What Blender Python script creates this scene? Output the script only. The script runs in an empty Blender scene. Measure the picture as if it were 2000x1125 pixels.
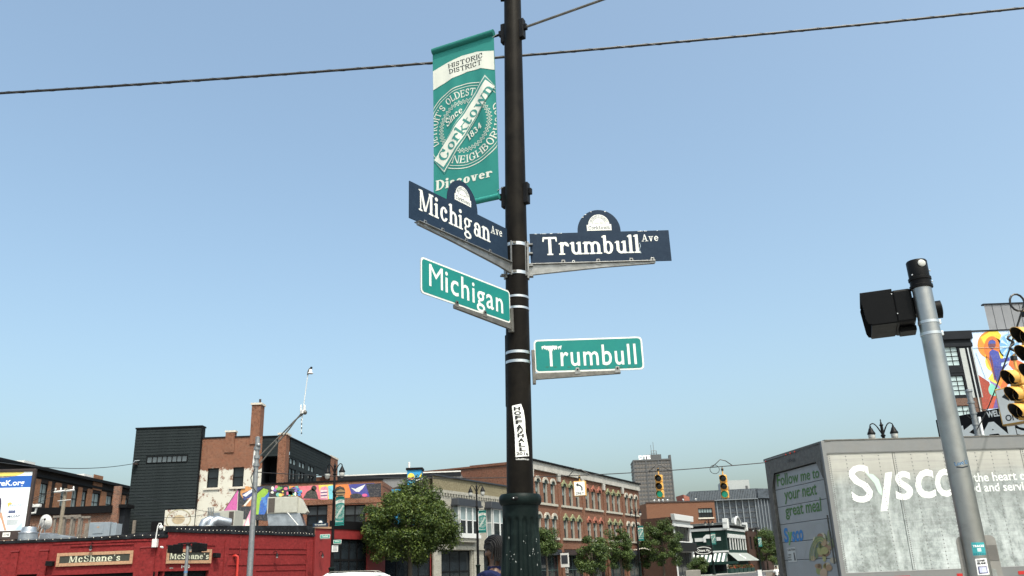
import bpy, bmesh, math, random
import numpy as np
from mathutils import Matrix, Vector
R = math.radians
scene = bpy.context.scene
COL = scene.collection

# ------------------------------------------------------------ camera, sky, sun
CAM_Z = 1.5
FPX, PITCH, ROLL = 1640.0, R(18.75), R(2.2)
cam_d = bpy.data.cameras.new('camera')
cam = bpy.data.objects.new('camera', cam_d)
COL.objects.link(cam)
cam_d.sensor_width = 36.0
cam_d.lens = 36.0 * FPX / 2000.0
cam_d.clip_start = 0.05
cam_d.clip_end = 6000
cam.matrix_world = Matrix.Translation((0, 0, CAM_Z)) @ Matrix.Rotation(R(90) + PITCH, 4, 'X') @ Matrix.Rotation(-ROLL, 4, 'Z')
scene.camera = cam
scene.render.resolution_x, scene.render.resolution_y = 1024, 576

SUN_EL, SUN_AZ = R(60), math.atan2(0.45, -0.89)     # azimuth of the sun seen from the scene (x right, y forward)
sdir = Vector((math.cos(SUN_EL) * math.sin(SUN_AZ), math.cos(SUN_EL) * math.cos(SUN_AZ), math.sin(SUN_EL)))
world = bpy.data.worlds.new('World')
scene.world = world
world.use_nodes = True
wn = world.node_tree.nodes
sky = wn.new('ShaderNodeTexSky')
sky.sky_type = 'NISHITA'
sky.sun_disc = False
sky.sun_elevation = SUN_EL
sky.sun_rotation = SUN_AZ
sky.altitude = 180
sky.air_density = 1.0
sky.dust_density = 6.7
sky.ozone_density = 1.5
bgn = wn['Background']
bgn.inputs['Strength'].default_value = 0.15
tint = wn.new('ShaderNodeMix')
tint.data_type = 'RGBA'; tint.blend_type = 'MULTIPLY'
tint.inputs[0].default_value = 1.0
tint.inputs[7].default_value = (1.045, 1.115, 1.0, 1)
world.node_tree.links.new(sky.outputs[0], tint.inputs[6])
world.node_tree.links.new(tint.outputs[2], bgn.inputs[0])
sun_d = bpy.data.lights.new('sun', 'SUN')
sun_d.energy = 2.15
sun_d.angle = R(0.55)
sun_d.color = (1.0, 0.955, 0.88)
sun = bpy.data.objects.new('sun', sun_d)
COL.objects.link(sun)
sun.rotation_euler = (-sdir).to_track_quat('-Z', 'Y').to_euler()
scene.view_settings.view_transform = 'Standard'
scene.view_settings.look = 'None'
scene.view_settings.exposure = 0.90
scene.view_settings.gamma = 1.0
scene.view_settings.use_curve_mapping = False
scene.render.engine = 'CYCLES'
scene.cycles.use_denoising = True

# ------------------------------------------------------------ pixel <-> place
def ray(px, py):
    u, v = (px - 1000) / FPX, (562.5 - py) / FPX
    c, s = math.cos(ROLL), math.sin(ROLL)
    x, y = u * c + v * s, -u * s + v * c
    return Vector((x, math.cos(PITCH) - y * math.sin(PITCH), math.sin(PITCH) + y * math.cos(PITCH)))
def atY(px, py, Y):
    d = ray(px, py)
    return Vector((0, 0, CAM_Z)) + d * (Y / d.y)
def atZ(px, py, Z):
    d = ray(px, py)
    return Vector((0, 0, CAM_Z)) + d * ((Z - CAM_Z) / d.z)
def on(Mx, px, py, y=0.0):
    """point of the plane y of a facade frame that is seen at a pixel -> local (x, z)"""
    Mi = Mx.inverted()
    o = Mi @ Vector((0, 0, CAM_Z))
    d = Mi.to_3x3() @ ray(px, py)
    t = (y - o.y) / d.y
    p = o + d * t
    return p.x, p.z
def frame(x, y, z, ang):
    return Matrix.Translation((x, y, z)) @ Matrix.Rotation(ang, 4, 'Z')
def frame_dir(x, y, z, dx, dy):
    return frame(x, y, z, math.atan2(dy, dx))

# ------------------------------------------------------------ objects
WM = {}
def link(o, parent=None, Mw=None):
    COL.objects.link(o)
    Mw = Mw if Mw is not None else Matrix.Identity(4)
    if parent:
        o.parent = parent
        o.matrix_basis = WM[parent.name].inverted() @ Mw
    else:
        o.matrix_basis = Mw
    WM[o.name] = Mw.copy()
    return o
def tag(o, label, cat=None, group=None, kind=None):
    if label: o['label'] = label
    if cat: o['category'] = cat
    if group: o['group'] = group
    if kind: o['kind'] = kind
    return o
def thing(name, label, cat, Mw=None, group=None):
    o = bpy.data.objects.new(name, None)
    o.empty_display_size = 0.3
    link(o, None, Mw if Mw is not None else Matrix.Identity(4))
    return tag(o, label, cat, group)
def put(name, data, parent, Mw=None):
    return link(bpy.data.objects.new(name, data), parent, Mw)
def copy_tree(o, Mw, parent=None):
    """copy of a thing with copies of its parts and sub-parts; Mw moves the root"""
    def rec(src, par, M):
        c = src.copy()
        COL.objects.link(c)
        if par:
            c.parent = par
        c.matrix_basis = src.matrix_basis if par else M
        WM[c.name] = (WM[par.name] @ src.matrix_basis) if par else M.copy()
        for k in list(src.children):
            rec(k, c, None)
        return c
    return rec(o, parent, Mw)

class MB:
    def __init__(s):
        s.v, s.f = [], []
    def add(s, vs, fs, M=None):
        n = len(s.v)
        if M is not None:
            vs = [tuple(M @ Vector(p)) for p in vs]
        s.v += [tuple(p) for p in vs]
        s.f += [tuple(i + n for i in f) for f in fs]
        return s
    def box(s, x0, y0, z0, x1, y1, z1, M=None):
        vs = [(x0,y0,z0),(x1,y0,z0),(x1,y1,z0),(x0,y1,z0),(x0,y0,z1),(x1,y0,z1),(x1,y1,z1),(x0,y1,z1)]
        return s.add(vs, [(0,3,2,1),(4,5,6,7),(0,1,5,4),(1,2,6,5),(2,3,7,6),(3,0,4,7)], M)
    def quad(s, a, b, c, d):
        return s.add([a, b, c, d], [(0, 1, 2, 3)])
    def prism(s, pts, y0, y1, M=None):
        """outline in x,z pushed from y0 to y1"""
        n = len(pts)
        vs = [(p[0], y0, p[1]) for p in pts] + [(p[0], y1, p[1]) for p in pts]
        fs = [tuple(range(n)), tuple(range(2*n-1, n-1, -1))]
        for i in range(n):
            j = (i + 1) % n
            fs.append((i, i + n, j + n, j))
        return s.add(vs, fs, M)
    def slab(s, pts, z0, z1, M=None):
        """outline in x,y pushed from z0 to z1"""
        n = len(pts)
        vs = [(p[0], p[1], z0) for p in pts] + [(p[0], p[1], z1) for p in pts]
        fs = [tuple(range(n-1, -1, -1)), tuple(range(n, 2*n))]
        for i in range(n):
            j = (i + 1) % n
            fs.append((i, j, j + n, i + n))
        return s.add(vs, fs, M)
    def tube(s, pts, r, n=8, M=None, cap=True):
        pts = [Vector(p) for p in pts]
        rs = r if isinstance(r, (list, tuple)) else [r] * len(pts)
        vs, fs = [], []
        prev = None
        for i, p in enumerate(pts):
            a = pts[max(i-1, 0)]; b = pts[min(i+1, len(pts)-1)]
            t = (b - a).normalized()
            if prev is None:
                ref = Vector((0, 0, 1)) if abs(t.z) < 0.9 else Vector((1, 0, 0))
                nx = t.cross(ref).normalized()
            else:
                nx = (prev - t * prev.dot(t)).normalized()
            prev = nx
            ny = t.cross(nx)
            for k in range(n):
                a_ = 2 * math.pi * k / n
                vs.append(tuple(p + (nx * math.cos(a_) + ny * math.sin(a_)) * rs[i]))
        for i in range(len(pts) - 1):
            for k in range(n):
                k2 = (k + 1) % n
                fs.append((i*n+k, i*n+k2, (i+1)*n+k2, (i+1)*n+k))
        if cap:
            fs.append(tuple(range(n-1, -1, -1)))
            fs.append(tuple(range((len(pts)-1)*n, len(pts)*n)))
        return s.add(vs, fs, M)
    def lathe(s, prof, n=24, M=None, fn=None, cap=True):
        vs, fs = [], []
        for r, z in prof:
            for k in range(n):
                a = 2 * math.pi * k / n
                rr = fn(r, z, a) if fn else r
                vs.append((rr * math.cos(a), rr * math.sin(a), z))
        for i in range(len(prof) - 1):
            for k in range(n):
                k2 = (k + 1) % n
                fs.append((i*n+k, i*n+k2, (i+1)*n+k2, (i+1)*n+k))
        if cap:
            fs.append(tuple(range(n-1, -1, -1)))
            fs.append(tuple(range((len(prof)-1)*n, len(prof)*n)))
        return s.add(vs, fs, M)
    def ball(s, c, r, n=10, m=6):
        rx, ry, rz = r if isinstance(r, (tuple, list)) else (r, r, r)
        prof = [(max(math.sin(math.pi*i/m), 1e-3), -math.cos(math.pi*i/m)) for i in range(m+1)]
        b = MB().lathe(prof, n)
        return s.add([(c[0]+x*rx, c[1]+y*ry, c[2]+z*rz) for x, y, z in b.v], b.f)
    def mesh(s, name, mat, smooth=False):
        me = bpy.data.meshes.new(name)
        me.from_pydata(s.v, [], s.f)
        if mat: me.materials.append(mat)
        if smooth:
            me.polygons.foreach_set('use_smooth', [True] * len(me.polygons))
            me.set_sharp_from_angle(angle=R(38))
        me.update()
        return me
    def build(s, name, mat, parent=None, Mw=None, smooth=False, bevel=0):
        o = put(name, s.mesh(name, mat, smooth), parent, Mw)
        if bevel:
            b = o.modifiers.new('bevel', 'BEVEL')
            b.width = bevel; b.segments = 2; b.limit_method = 'ANGLE'; b.angle_limit = R(40)
        return o

# ------------------------------------------------------------ materials
def lin(h):
    if isinstance(h, (tuple, list)): return tuple(h[:3])
    h = h.lstrip('#')
    out = []
    for i in (0, 2, 4):
        c = int(h[i:i+2], 16) / 255
        out.append(c / 12.92 if c <= 0.04045 else ((c + 0.055) / 1.055) ** 2.4)
    return tuple(out)
MATS = {}
def nodes(name):
    m = bpy.data.materials.new(name)
    m.use_nodes = True
    nt = m.node_tree
    return m, nt, nt.nodes, nt.links, nt.nodes['Principled BSDF']
def ramp2(nd, lk, fac, a, b, p0=0.0, p1=1.0):
    r = nd.new('ShaderNodeValToRGB')
    r.color_ramp.elements[0].color = (*a, 1); r.color_ramp.elements[0].position = p0
    r.color_ramp.elements[1].color = (*b, 1); r.color_ramp.elements[1].position = p1
    lk.new(fac, r.inputs[0])
    return r.outputs[0]
def noise(nd, lk, vec, scale, detail=4, rough=0.6, dist=0):
    n = nd.new('ShaderNodeTexNoise')
    n.inputs['Scale'].default_value = scale; n.inputs['Detail'].default_value = detail
    n.inputs['Roughness'].default_value = rough; n.inputs['Distortion'].default_value = dist
    lk.new(vec, n.inputs['Vector'])
    return n.outputs['Fac']
def mixc(nd, lk, fac, a, b, mode='MIX'):
    m = nd.new('ShaderNodeMix')
    m.data_type = 'RGBA'; m.blend_type = mode
    for sock, val in ((m.inputs[0], fac), (m.inputs[6], a), (m.inputs[7], b)):
        if hasattr(val, 'links'): lk.new(val, sock)
        elif isinstance(val, (int, float)): sock.default_value = val
        else: sock.default_value = (*val, 1)
    return m.outputs[2]
def bump(nd, lk, h, bs, strength, dist=0.01):
    b = nd.new('ShaderNodeBump')
    b.inputs['Strength'].default_value = strength; b.inputs['Distance'].default_value = dist
    lk.new(h, b.inputs['Height']); lk.new(b.outputs[0], bs.inputs['Normal'])
def mat(name, col, rough=0.6, metal=0.0, var=0.14, vs=2.5, bmp=0.0, bs_=30, spec=0.5, dirt=None, dirt_amt=0.35, ds=1.2):
    if name in MATS: return MATS[name]
    m, nt, nd, lk, bs = nodes(name)
    c = lin(col)
    tc = nd.new('ShaderNodeTexCoord').outputs['Object']
    f = noise(nd, lk, tc, vs)
    out = ramp2(nd, lk, f, tuple(x*(1-var) for x in c), tuple(min(x*(1+var), 1) for x in c), 0.3, 0.7)
    if dirt:
        d = noise(nd, lk, tc, ds, 6, 0.7, 0.4)
        dm = ramp2(nd, lk, d, (0,0,0), (dirt_amt,)*3, 0.45, 0.72)
        out = mixc(nd, lk, dm, out, lin(dirt))
    lk.new(out, bs.inputs['Base Color'])
    rr = nd.new('ShaderNodeMapRange')
    rr.inputs[3].default_value = max(rough - 0.1, 0.02); rr.inputs[4].default_value = min(rough + 0.1, 1)
    lk.new(noise(nd, lk, tc, vs * 3), rr.inputs[0]); lk.new(rr.outputs[0], bs.inputs['Roughness'])
    bs.inputs['Metallic'].default_value = metal
    bs.inputs['Specular IOR Level'].default_value = spec
    if bmp: bump(nd, lk, noise(nd, lk, tc, bs_, 6), bs, bmp)
    MATS[name] = m
    return m
def brick(name, c1, c2, mortar, bw=0.215, bh=0.075, ms=0.01, paint=None, rough=0.85, bstr=0.6, stain=0.3, special=None, axis='x'):
    if name in MATS: return MATS[name]
    m, nt, nd, lk, bs = nodes(name)
    tc = nd.new('ShaderNodeTexCoord').outputs['Object']
    sp = nd.new('ShaderNodeSeparateXYZ'); lk.new(tc, sp.inputs[0])
    sm = nd.new('ShaderNodeMath'); sm.operation = 'ADD'
    lk.new(sp.outputs[0], sm.inputs[0]); lk.new(sp.outputs[1], sm.inputs[1])
    cb = nd.new('ShaderNodeCombineXYZ'); lk.new(sm.outputs[0], cb.inputs[0]); lk.new(sp.outputs[2], cb.inputs[1])
    b = nd.new('ShaderNodeTexBrick')
    kf = 0.72
    c1, c2, mortar = [tuple(x*kf for x in lin(c)) if isinstance(c, str) else c for c in (c1, c2, mortar)]
    b.inputs['Scale'].default_value = 1.0
    b.inputs['Brick Width'].default_value = bw; b.inputs['Row Height'].default_value = bh
    b.inputs['Mortar Size'].default_value = ms; b.inputs['Bias'].default_value = -0.1
    b.inputs['Mortar Smooth'].default_value = 0.2
    for i, c in zip(('Color1', 'Color2', 'Mortar'), (c1, c2, mortar)):
        b.inputs[i].default_value = (*lin(c), 1)
    lk.new(cb.outputs[0], b.inputs['Vector'])
    big = noise(nd, lk, tc, 0.55, 5, 0.65)
    small = noise(nd, lk, tc, 7, 3, 0.6)
    out = mixc(nd, lk, ramp2(nd, lk, small, (0,0,0), (0.75,)*3, 0.48, 0.72), b.outputs['Color'], tuple(x*0.42 for x in lin(c2)))
    out = mixc(nd, lk, ramp2(nd, lk, noise(nd, lk, tc, 3.1, 5, 0.8), (0,0,0), (0.5,)*3, 0.55, 0.7), out, tuple(min(x*1.5+0.03, 1) for x in lin(c1)))
    if stain:
        out = mixc(nd, lk, ramp2(nd, lk, big, (0,0,0), (stain,)*3, 0.42, 0.72), out, tuple(x*0.5 for x in lin(c1)))
    if special: out = special(nd, lk, tc, sp, out)
    lk.new(out, bs.inputs['Base Color'])
    bs.inputs['Roughness'].default_value = rough
    bs.inputs['Specular IOR Level'].default_value = 0.25
    bump(nd, lk, b.outputs['Fac'], bs, -bstr, 0.012)
    MATS[name] = m
    return m
def paint_mat(name='print', rough=0.5, wear=0.10, ws=6.0, bmp=0.0):
    """flat print: the colour of each printed shape comes from its colour attribute"""
    if name in MATS: return MATS[name]
    m, nt, nd, lk, bs = nodes(name)
    at = nd.new('ShaderNodeVertexColor'); at.layer_name = 'Col'
    tc = nd.new('ShaderNodeTexCoord').outputs['Object']
    f = noise(nd, lk, tc, ws, 5)
    out = mixc(nd, lk, ramp2(nd, lk, f, (wear,)*3, (0,0,0), 0.35, 0.65), at.outputs[0], (0.05, 0.05, 0.05))
    if bmp:
        f2 = noise(nd, lk, tc, 9.0, 6, 0.8)
        out = mixc(nd, lk, ramp2(nd, lk, f2, (0,0,0), (bmp,)*3, 0.5, 0.68), out, (0.30, 0.24, 0.20))
        f3 = noise(nd, lk, tc, 5.0, 6, 0.8)
        out = mixc(nd, lk, ramp2(nd, lk, f3, (bmp,)*3, (0,0,0), 0.32, 0.48), out, (0.03, 0.03, 0.035))
    lk.new(out, bs.inputs['Base Color'])
    bs.inputs['Roughness'].default_value = rough
    MATS[name] = m
    return m
PRINT = paint_mat()
PRINT_WALL = paint_mat('wall_paint', 0.85, 0.22, 2.0, 0.45)
def glass(name='window_glass', tint=(0.012, 0.016, 0.02), rough=0.06):
    if name in MATS: return MATS[name]
    m, nt, nd, lk, bs = nodes(name)
    tc = nd.new('ShaderNodeTexCoord').outputs['Object']
    f = noise(nd, lk, tc, 0.7, 2)
    lk.new(ramp2(nd, lk, f, tuple(t*0.6 for t in tint), tuple(t*1.5 for t in tint), 0.3, 0.7), bs.inputs['Base Color'])
    bs.inputs['Roughness'].default_value = rough
    bs.inputs['Specular IOR Level'].default_value = 0.32
    bump(nd, lk, noise(nd, lk, tc, 0.9, 2), bs, 0.06, 0.05)
    MATS[name] = m
    return m
GLASS = glass()
BLIND_SKY = glass('blind_and_sky_pane', (0.16, 0.20, 0.21), 0.15)  # pale base colour holds blinds and a painted sky reflection together
GLASS_SKY = glass('sky_glass', (0.32, 0.40, 0.42), 0.12)  # reflected sky put into the pale base colour of the glass

# ------------------------------------------------------------ flat shapes and lettering
def sh_map(sh, fn): return [fn(x, y) for x, y in sh[0]], sh[1]
def sh_box(sh):
    xs = [p[0] for p in sh[0]]; ys = [p[1] for p in sh[0]]
    return min(xs), min(ys), max(xs), max(ys)
def sh_fit(sh, x0, y0, x1, y1):
    a, b, c, d = sh_box(sh)
    return sh_map(sh, lambda x, y: (x0 + (x-a)/(c-a)*(x1-x0), y0 + (y-b)/(d-b)*(y1-y0)))
def sh_move(sh, dx, dy, s=1.0): return sh_map(sh, lambda x, y: (x*s+dx, y*s+dy))
def sh_center(sh, cx, cy, w=None, h=None):
    a, b, c, d = sh_box(sh)
    s = (w / (c-a)) if w else ((h / (d-b)) if h else 1)
    return sh_map(sh, lambda x, y: (cx + (x-(a+c)/2)*s, cy + (y-(b+d)/2)*s))
def sh_rot(sh, a, cx=0, cy=0):
    c, s = math.cos(a), math.sin(a)
    return sh_map(sh, lambda x, y: (cx + x*c - y*s, cy + x*s + y*c))
def poly(*pts): return list(pts), [tuple(range(len(pts)))]
def ell(cx, cy, rx, ry=None, n=28, a0=0, a1=2*math.pi):
    ry = rx if ry is None else ry
    full = abs(a1 - a0 - 2*math.pi) < 1e-6
    k = n if full else n + 1
    return [(cx + rx*math.cos(a0 + (a1-a0)*i/n), cy + ry*math.sin(a0 + (a1-a0)*i/n)) for i in range(k)], [tuple(range(k))]
def strip(path, w, closed=False):
    """band of width w along a polyline"""
    n = len(path); vs = []; fs = []
    for i, p in enumerate(path):
        a = path[(i-1) % n] if closed or i else path[i]
        b = path[(i+1) % n] if closed or i < n-1 else path[i]
        dx, dy = b[0]-a[0], b[1]-a[1]; L = math.hypot(dx, dy) or 1
        nx, ny = -dy/L*w/2, dx/L*w/2
        vs += [(p[0]+nx, p[1]+ny), (p[0]-nx, p[1]-ny)]
    for i in range(n if closed else n-1):
        j = (i+1) % n
        fs.append((2*i, 2*i+1, 2*j+1, 2*j))
    return vs, fs
def rrect(x0, y0, x1, y1, r, n=6):
    pts = []
    for cx, cy, a in ((x1-r, y1-r, 0), (x0+r, y1-r, 90), (x0+r, y0+r, 180), (x1-r, y0+r, 270)):
        for i in range(n+1):
            t = R(a + 90*i/n)
            pts.append((cx + r*math.cos(t), cy + r*math.sin(t)))
    return pts, [tuple(range(len(pts)))]

_tc = {}
def btext(s, bold=0.0, xs=1.0, track=1.0):
    """sans lettering, cap height 1, starts at 0"""
    key = (s, bold, track)
    if key not in _tc:
        cu = bpy.data.curves.new('lettering', 'FONT')
        cu.body = s; cu.size = 1.0; cu.offset = bold; cu.space_character = track; cu.resolution_u = 3
        o = bpy.data.objects.new('lettering', cu)
        COL.objects.link(o)
        bpy.context.view_layer.update()
        me = o.evaluated_get(bpy.context.evaluated_depsgraph_get()).to_mesh()
        vs = [(v.co.x / 0.72, v.co.y / 0.72) for v in me.vertices]
        fs = [tuple(p.vertices) for p in me.polygons]
        bpy.data.objects.remove(o); bpy.data.curves.remove(cu)
        _tc[key] = (vs, fs)
    return sh_map(_tc[key], lambda x, y: (x*xs, y))

# serif lettering drawn from stems, bowls and slabs (distance fields, then contoured)
class G:
    def __init__(s, w=0.16, c=0.2, h=0.021):
        s.w, s.c, s.h = w, c, h
    def grid(s, W):
        xs = np.arange(-0.22, W + 0.24, s.h); ys = np.arange(-0.42, 1.2, s.h)
        s.X, s.Y = np.meshgrid(xs, ys)
        s.parts = []
    def box(s, x0, y0, x1, y1): s.parts.append(np.maximum.reduce([x0-s.X, s.X-x1, y0-s.Y, s.Y-y1]))
    def pol(s, *p):
        d = []
        ar = sum(p[i][0]*p[(i+1)%len(p)][1]-p[(i+1)%len(p)][0]*p[i][1] for i in range(len(p)))
        if ar < 0: p = p[::-1]
        for i in range(len(p)):
            (x0, y0), (x1, y1) = p[i], p[(i+1) % len(p)]
            L = math.hypot(x1-x0, y1-y0)
            d.append(((s.X-x0)*(y1-y0) - (s.Y-y0)*(x1-x0)) / L)
        s.parts.append(np.maximum.reduce(d))
    def dia(s, x0, y0, x1, y1, w):   # diagonal bar, width w measured along x
        s.pol((x0-w/2, y0), (x0+w/2, y0), (x1+w/2, y1), (x1-w/2, y1))
    def disk(s, cx, cy, r): s.parts.append(np.hypot(s.X-cx, s.Y-cy) - r)
    def ring(s, cx, cy, rx, ry, tx, ty, *clips):
        o = (np.hypot((s.X-cx)/rx, (s.Y-cy)/ry) - 1) * min(rx, ry)
        i = (np.hypot((s.X-cx)/max(rx-tx, .01), (s.Y-cy)/max(ry-ty, .01)) - 1) * min(max(rx-tx, .01), max(ry-ty, .01))
        f = np.maximum(o, -i)
        for c in clips: f = np.maximum(f, c)
        s.parts.append(f)
    def up(s, y): return y - s.Y
    def dn(s, y): return s.Y - y
    def rt(s, x): return x - s.X
    def lf(s, x): return s.X - x
    def cut(s, x0, y0, x1, y1): return -np.maximum.reduce([x0-s.X, s.X-x1, y0-s.Y, s.Y-y1])
    def st(s, x, y0, y1, top='l', bot='b', w=None):
        w = w or s.w; e, t = 0.075, 0.075
        s.box(x, y0, x+w, y1)
        if bot == 'b': s.box(x-e, y0, x+w+e, y0+t)
        if bot == 'r': s.box(x, y0, x+w+e, y0+t)
        if top == 'l': s.pol((x-e, y1-0.12), (x+0.02, y1-0.12), (x+w, y1), (x+w-0.05, y1), (x-e, y1-0.06))
        if top == 'b': s.box(x-e, y1-t, x+w+e, y1)
    def glyph(s, ch):
        w, c = s.w, s.c; X = 0.68; th = 0.095; n2 = 2*w + c
        widths = {'m': 3*w+2*c, 'M': 0.82, 'i': w, 'l': w, "'": 0.16, 'I': w, 'w': 0.86, 'O': 0.7, 'C': 0.66, 'G': 0.7,
                  'T': 0.7, 'A': 0.72, 'N': 0.72, 'D': 0.66, 'H': 0.7, 'R': 0.68, 'B': 0.58, 'E': 0.54, 'L': 0.52, 'S': 0.52,
                  'r': w+0.24, 't': w+0.2, 'c': 0.46, 'e': 0.5, 'o': 0.52, 'a': 0.48, 'g': 0.52, 'v': 0.5, 'k': 0.56, 's': 0.4,
                  '1': 0.26, '8': 0.46, '3': 0.42, '4': 0.5, ' ': 0.3, '.': 0.18}
        W = widths.get(ch, n2)
        s.grid(W)
        def arch(x0):
            r = n2/2
            s.ring(x0+r, X-0.27, r, 0.27, w, th+0.02, s.up(X-0.28))
        if ch in 'nhm':
            s.st(0, 0, 1 if ch == 'h' else X); arch(0); s.st(w+c, 0, X-0.26, None)
            if ch == 'm': arch(w+c); s.st(2*w+2*c, 0, X-0.26, None)
        elif ch == 'u':
            s.st(0, 0.25, X, 'l', None); r = n2/2
            s.ring(r, 0.26, r, 0.27, w, th+0.02, s.dn(0.27)); s.st(w+c, 0, X, 'l', 'r')
        elif ch == 'b':
            s.st(0, 0.06, 1, 'l', None); s.ring(n2/2, X/2-0.005, n2/2, X/2+0.01, w, th)
        elif ch == 'l': s.st(0, 0, 1)
        elif ch == 'i': s.st(0, 0, X); s.disk(w/2, 0.87, w*0.62)
        elif ch == 'r':
            s.st(0, 0, X); s.ring(w+0.10, X-0.26, 0.2, 0.27, w*0.8, 0.12, s.up(X-0.24), s.rt(w*0.3)); s.disk(w+0.17, X-0.12, 0.085)
        elif ch == 'o': s.ring(W/2, X/2, W/2, X/2+0.01, w, th)
        elif ch == 'c':
            s.ring(W/2+0.02, X/2, W/2+0.02, X/2+0.01, w, th, s.cut(W*0.55, 0.2, 2, 0.49)); s.disk(W-0.1, 0.5, 0.085)
        elif ch == 'e':
            s.ring(W/2, X/2, W/2, X/2+0.01, w, th, s.cut(W*0.55, 0.17, 2, 0.335)); s.box(w*0.5, 0.33, W-0.05, 0.41)
        elif ch == 'a':
            s.ring(0.2, 0.2, 0.2, 0.21, w*0.9, 0.08, s.lf(W-w*0.6)); s.st(W-w, 0, X-0.2, None, 'r')
            s.ring(W/2+0.01, X-0.22, W/2-0.01, 0.23, w, th, s.up(X-0.22)); s.disk(0.11, X-0.2, 0.085)
        elif ch == 'g':
            s.ring(0.22, 0.46, 0.22, 0.23, w*0.85, 0.075); s.ring(0.25, -0.14, 0.25, 0.17, w*0.8, 0.075)
            s.ring(0.2, 0.14, 0.17, 0.16, 0.1, 0.08, s.lf(0.18)); s.box(0.16, -0.01, 0.34, 0.07); s.box(0.34, 0.58, 0.56, 0.67)
        elif ch == 's' or ch == 'S':
            H = X if ch == 's' else 0.98; ry = H*0.275; cx = W/2
            s.ring(cx, H-ry, W/2-0.01, ry, w*0.95, th*1.15, s.cut(cx, -1, 2, H-ry)); s.ring(cx, ry, W/2, ry+0.005, w*0.95, th*1.15, s.cut(-1, ry, cx, 2))
            s.box(W-0.1, H-ry-0.04, W-0.03, H-0.03); s.box(0.02, 0.03, 0.09, ry+0.05)
        elif ch == 'v':
            s.dia(W/2-0.02, 0, 0.1, X, w); s.dia(W/2+0.02, 0, W-0.09, X, w*0.55); s.box(-0.05, X-0.07, 0.25, X); s.box(W-0.22, X-0.07, W+0.05, X)
        elif ch == 'w':
            for a, b, q in ((0.08, 0.27, w), (0.43, 0.27, w*0.55), (0.43, 0.62, w), (0.79, 0.62, w*0.55)): s.dia(b, 0, a, X, q)
            s.box(-0.07, X-0.07, 0.24, X); s.box(0.66, X-0.07, 0.93, X)
        elif ch == 'k':
            s.st(0, 0, 1); s.dia(w-0.02, 0.26, W-0.08, X, 0.11); s.dia(W-0.06, 0, w+0.08, 0.4, w); s.box(W-0.24, X-0.07, W+0.06, X); s.box(W-0.2, 0, W+0.1, 0.075)
        elif ch == 't':
            s.st(0.03, 0.18, 0.92, None, None); s.box(-0.1, X-0.09, W, X); s.ring(0.03+w/2+0.1, 0.2, w/2+0.1, 0.2, w, th, s.dn(0.2))
        elif ch == 'M':
            s.st(0.03, 0, 0.98, 'b', 'b', w*0.5); s.st(W-w-0.02, 0, 0.98, 'b'); s.dia(W/2-0.06, 0.05, 0.1, 0.98, w*0.95); s.dia(W/2-0.04, 0.05, W-0.16, 0.98, w*0.5)
        elif ch == 'T':
            s.st(W/2-w/2, 0, 0.98, None); s.box(0, 0.87, W, 0.98); s.pol((0, 0.98), (0.1, 0.98), (0.04, 0.72), (-0.02, 0.72)); s.pol((W, 0.98), (W-0.1, 0.98), (W-0.04, 0.72), (W+0.02, 0.72))
        elif ch == 'A':
            s.dia(0.1, 0, W/2, 0.98, w*0.55); s.dia(W-0.12, 0, W/2-0.01, 0.98, w); s.box(0.2, 0.27, W-0.2, 0.36); s.box(-0.04, 0, 0.25, 0.07); s.box(W-0.32, 0, W+0.06, 0.07)
        elif ch == 'C' or ch == 'G' or ch == 'O':
            cl = [] if ch == 'O' else [s.cut(W*0.62, 0.3 if ch == 'C' else 0.42, 2, 0.66)]
            s.ring(W/2, 0.49, W/2, 0.505, w*1.1, th, *cl)
            if ch != 'O': s.box(W-0.13, 0.6, W-0.04, 0.98)
            if ch == 'G': s.box(W-0.2, 0.08, W-0.04, 0.42); s.box(W-0.3, 0.36, W+0.04, 0.44)
        elif ch == 'D': s.st(0, 0, 0.98, 'b'); s.ring(0.2, 0.49, W-0.2, 0.49, w, th, s.rt(0.2)); s.box(0, 0, 0.22, th); s.box(0, 0.98-th, 0.22, 0.98)
        elif ch == 'B' or ch == 'R':
            s.st(0, 0, 0.98, 'b'); s.ring(0.22, 0.74, W-0.24, 0.25, w, th, s.rt(0.22)); s.box(0, 0.89, 0.24, 0.98); s.box(0, 0.48, 0.24, 0.57)
            if ch == 'B': s.ring(0.22, 0.27, W-0.22, 0.28, w, th, s.rt(0.22)); s.box(0, 0, 0.24, 0.085)
            else: s.dia(W-0.07, 0, 0.28, 0.52, w); s.box(W-0.2, 0, W+0.07, 0.075)
        elif ch == 'E' or ch == 'L':
            s.st(0, 0, 0.98, 'b'); s.box(0, 0, W, 0.09); s.box(W-0.07, 0, W, 0.26)
            if ch == 'E': s.box(0, 0.89, W-0.03, 0.98); s.box(W-0.1, 0.72, W-0.03, 0.98); s.box(0, 0.46, W-0.12, 0.54); s.box(W-0.18, 0.38, W-0.12, 0.62)
        elif ch == 'H': s.st(0, 0, 0.98, 'b'); s.st(W-w, 0, 0.98, 'b'); s.box(0, 0.45, W, 0.54)
        elif ch == 'I': s.st(0, 0, 0.98, 'b')
        elif ch == 'N': s.st(0.02, 0, 0.98, 'b', 'b', w*0.55); s.st(W-w*0.6, 0, 0.98, 'b', None, w*0.55); s.dia(W-w*0.45, 0, 0.08, 0.98, w)
        elif ch == "'": s.pol((0, 0.98), (0.15, 0.98), (0.07, 0.68), (0.03, 0.68))
        elif ch == '.': s.disk(0.08, 0.08, 0.09)
        elif ch == '1': s.st(0.06, 0, 0.98, 'l')
        elif ch == '8': s.ring(W/2, 0.74, W/2-0.03, 0.25, w*0.8, th); s.ring(W/2, 0.27, W/2, 0.28, w*0.9, th)
        elif ch == '3':
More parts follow.
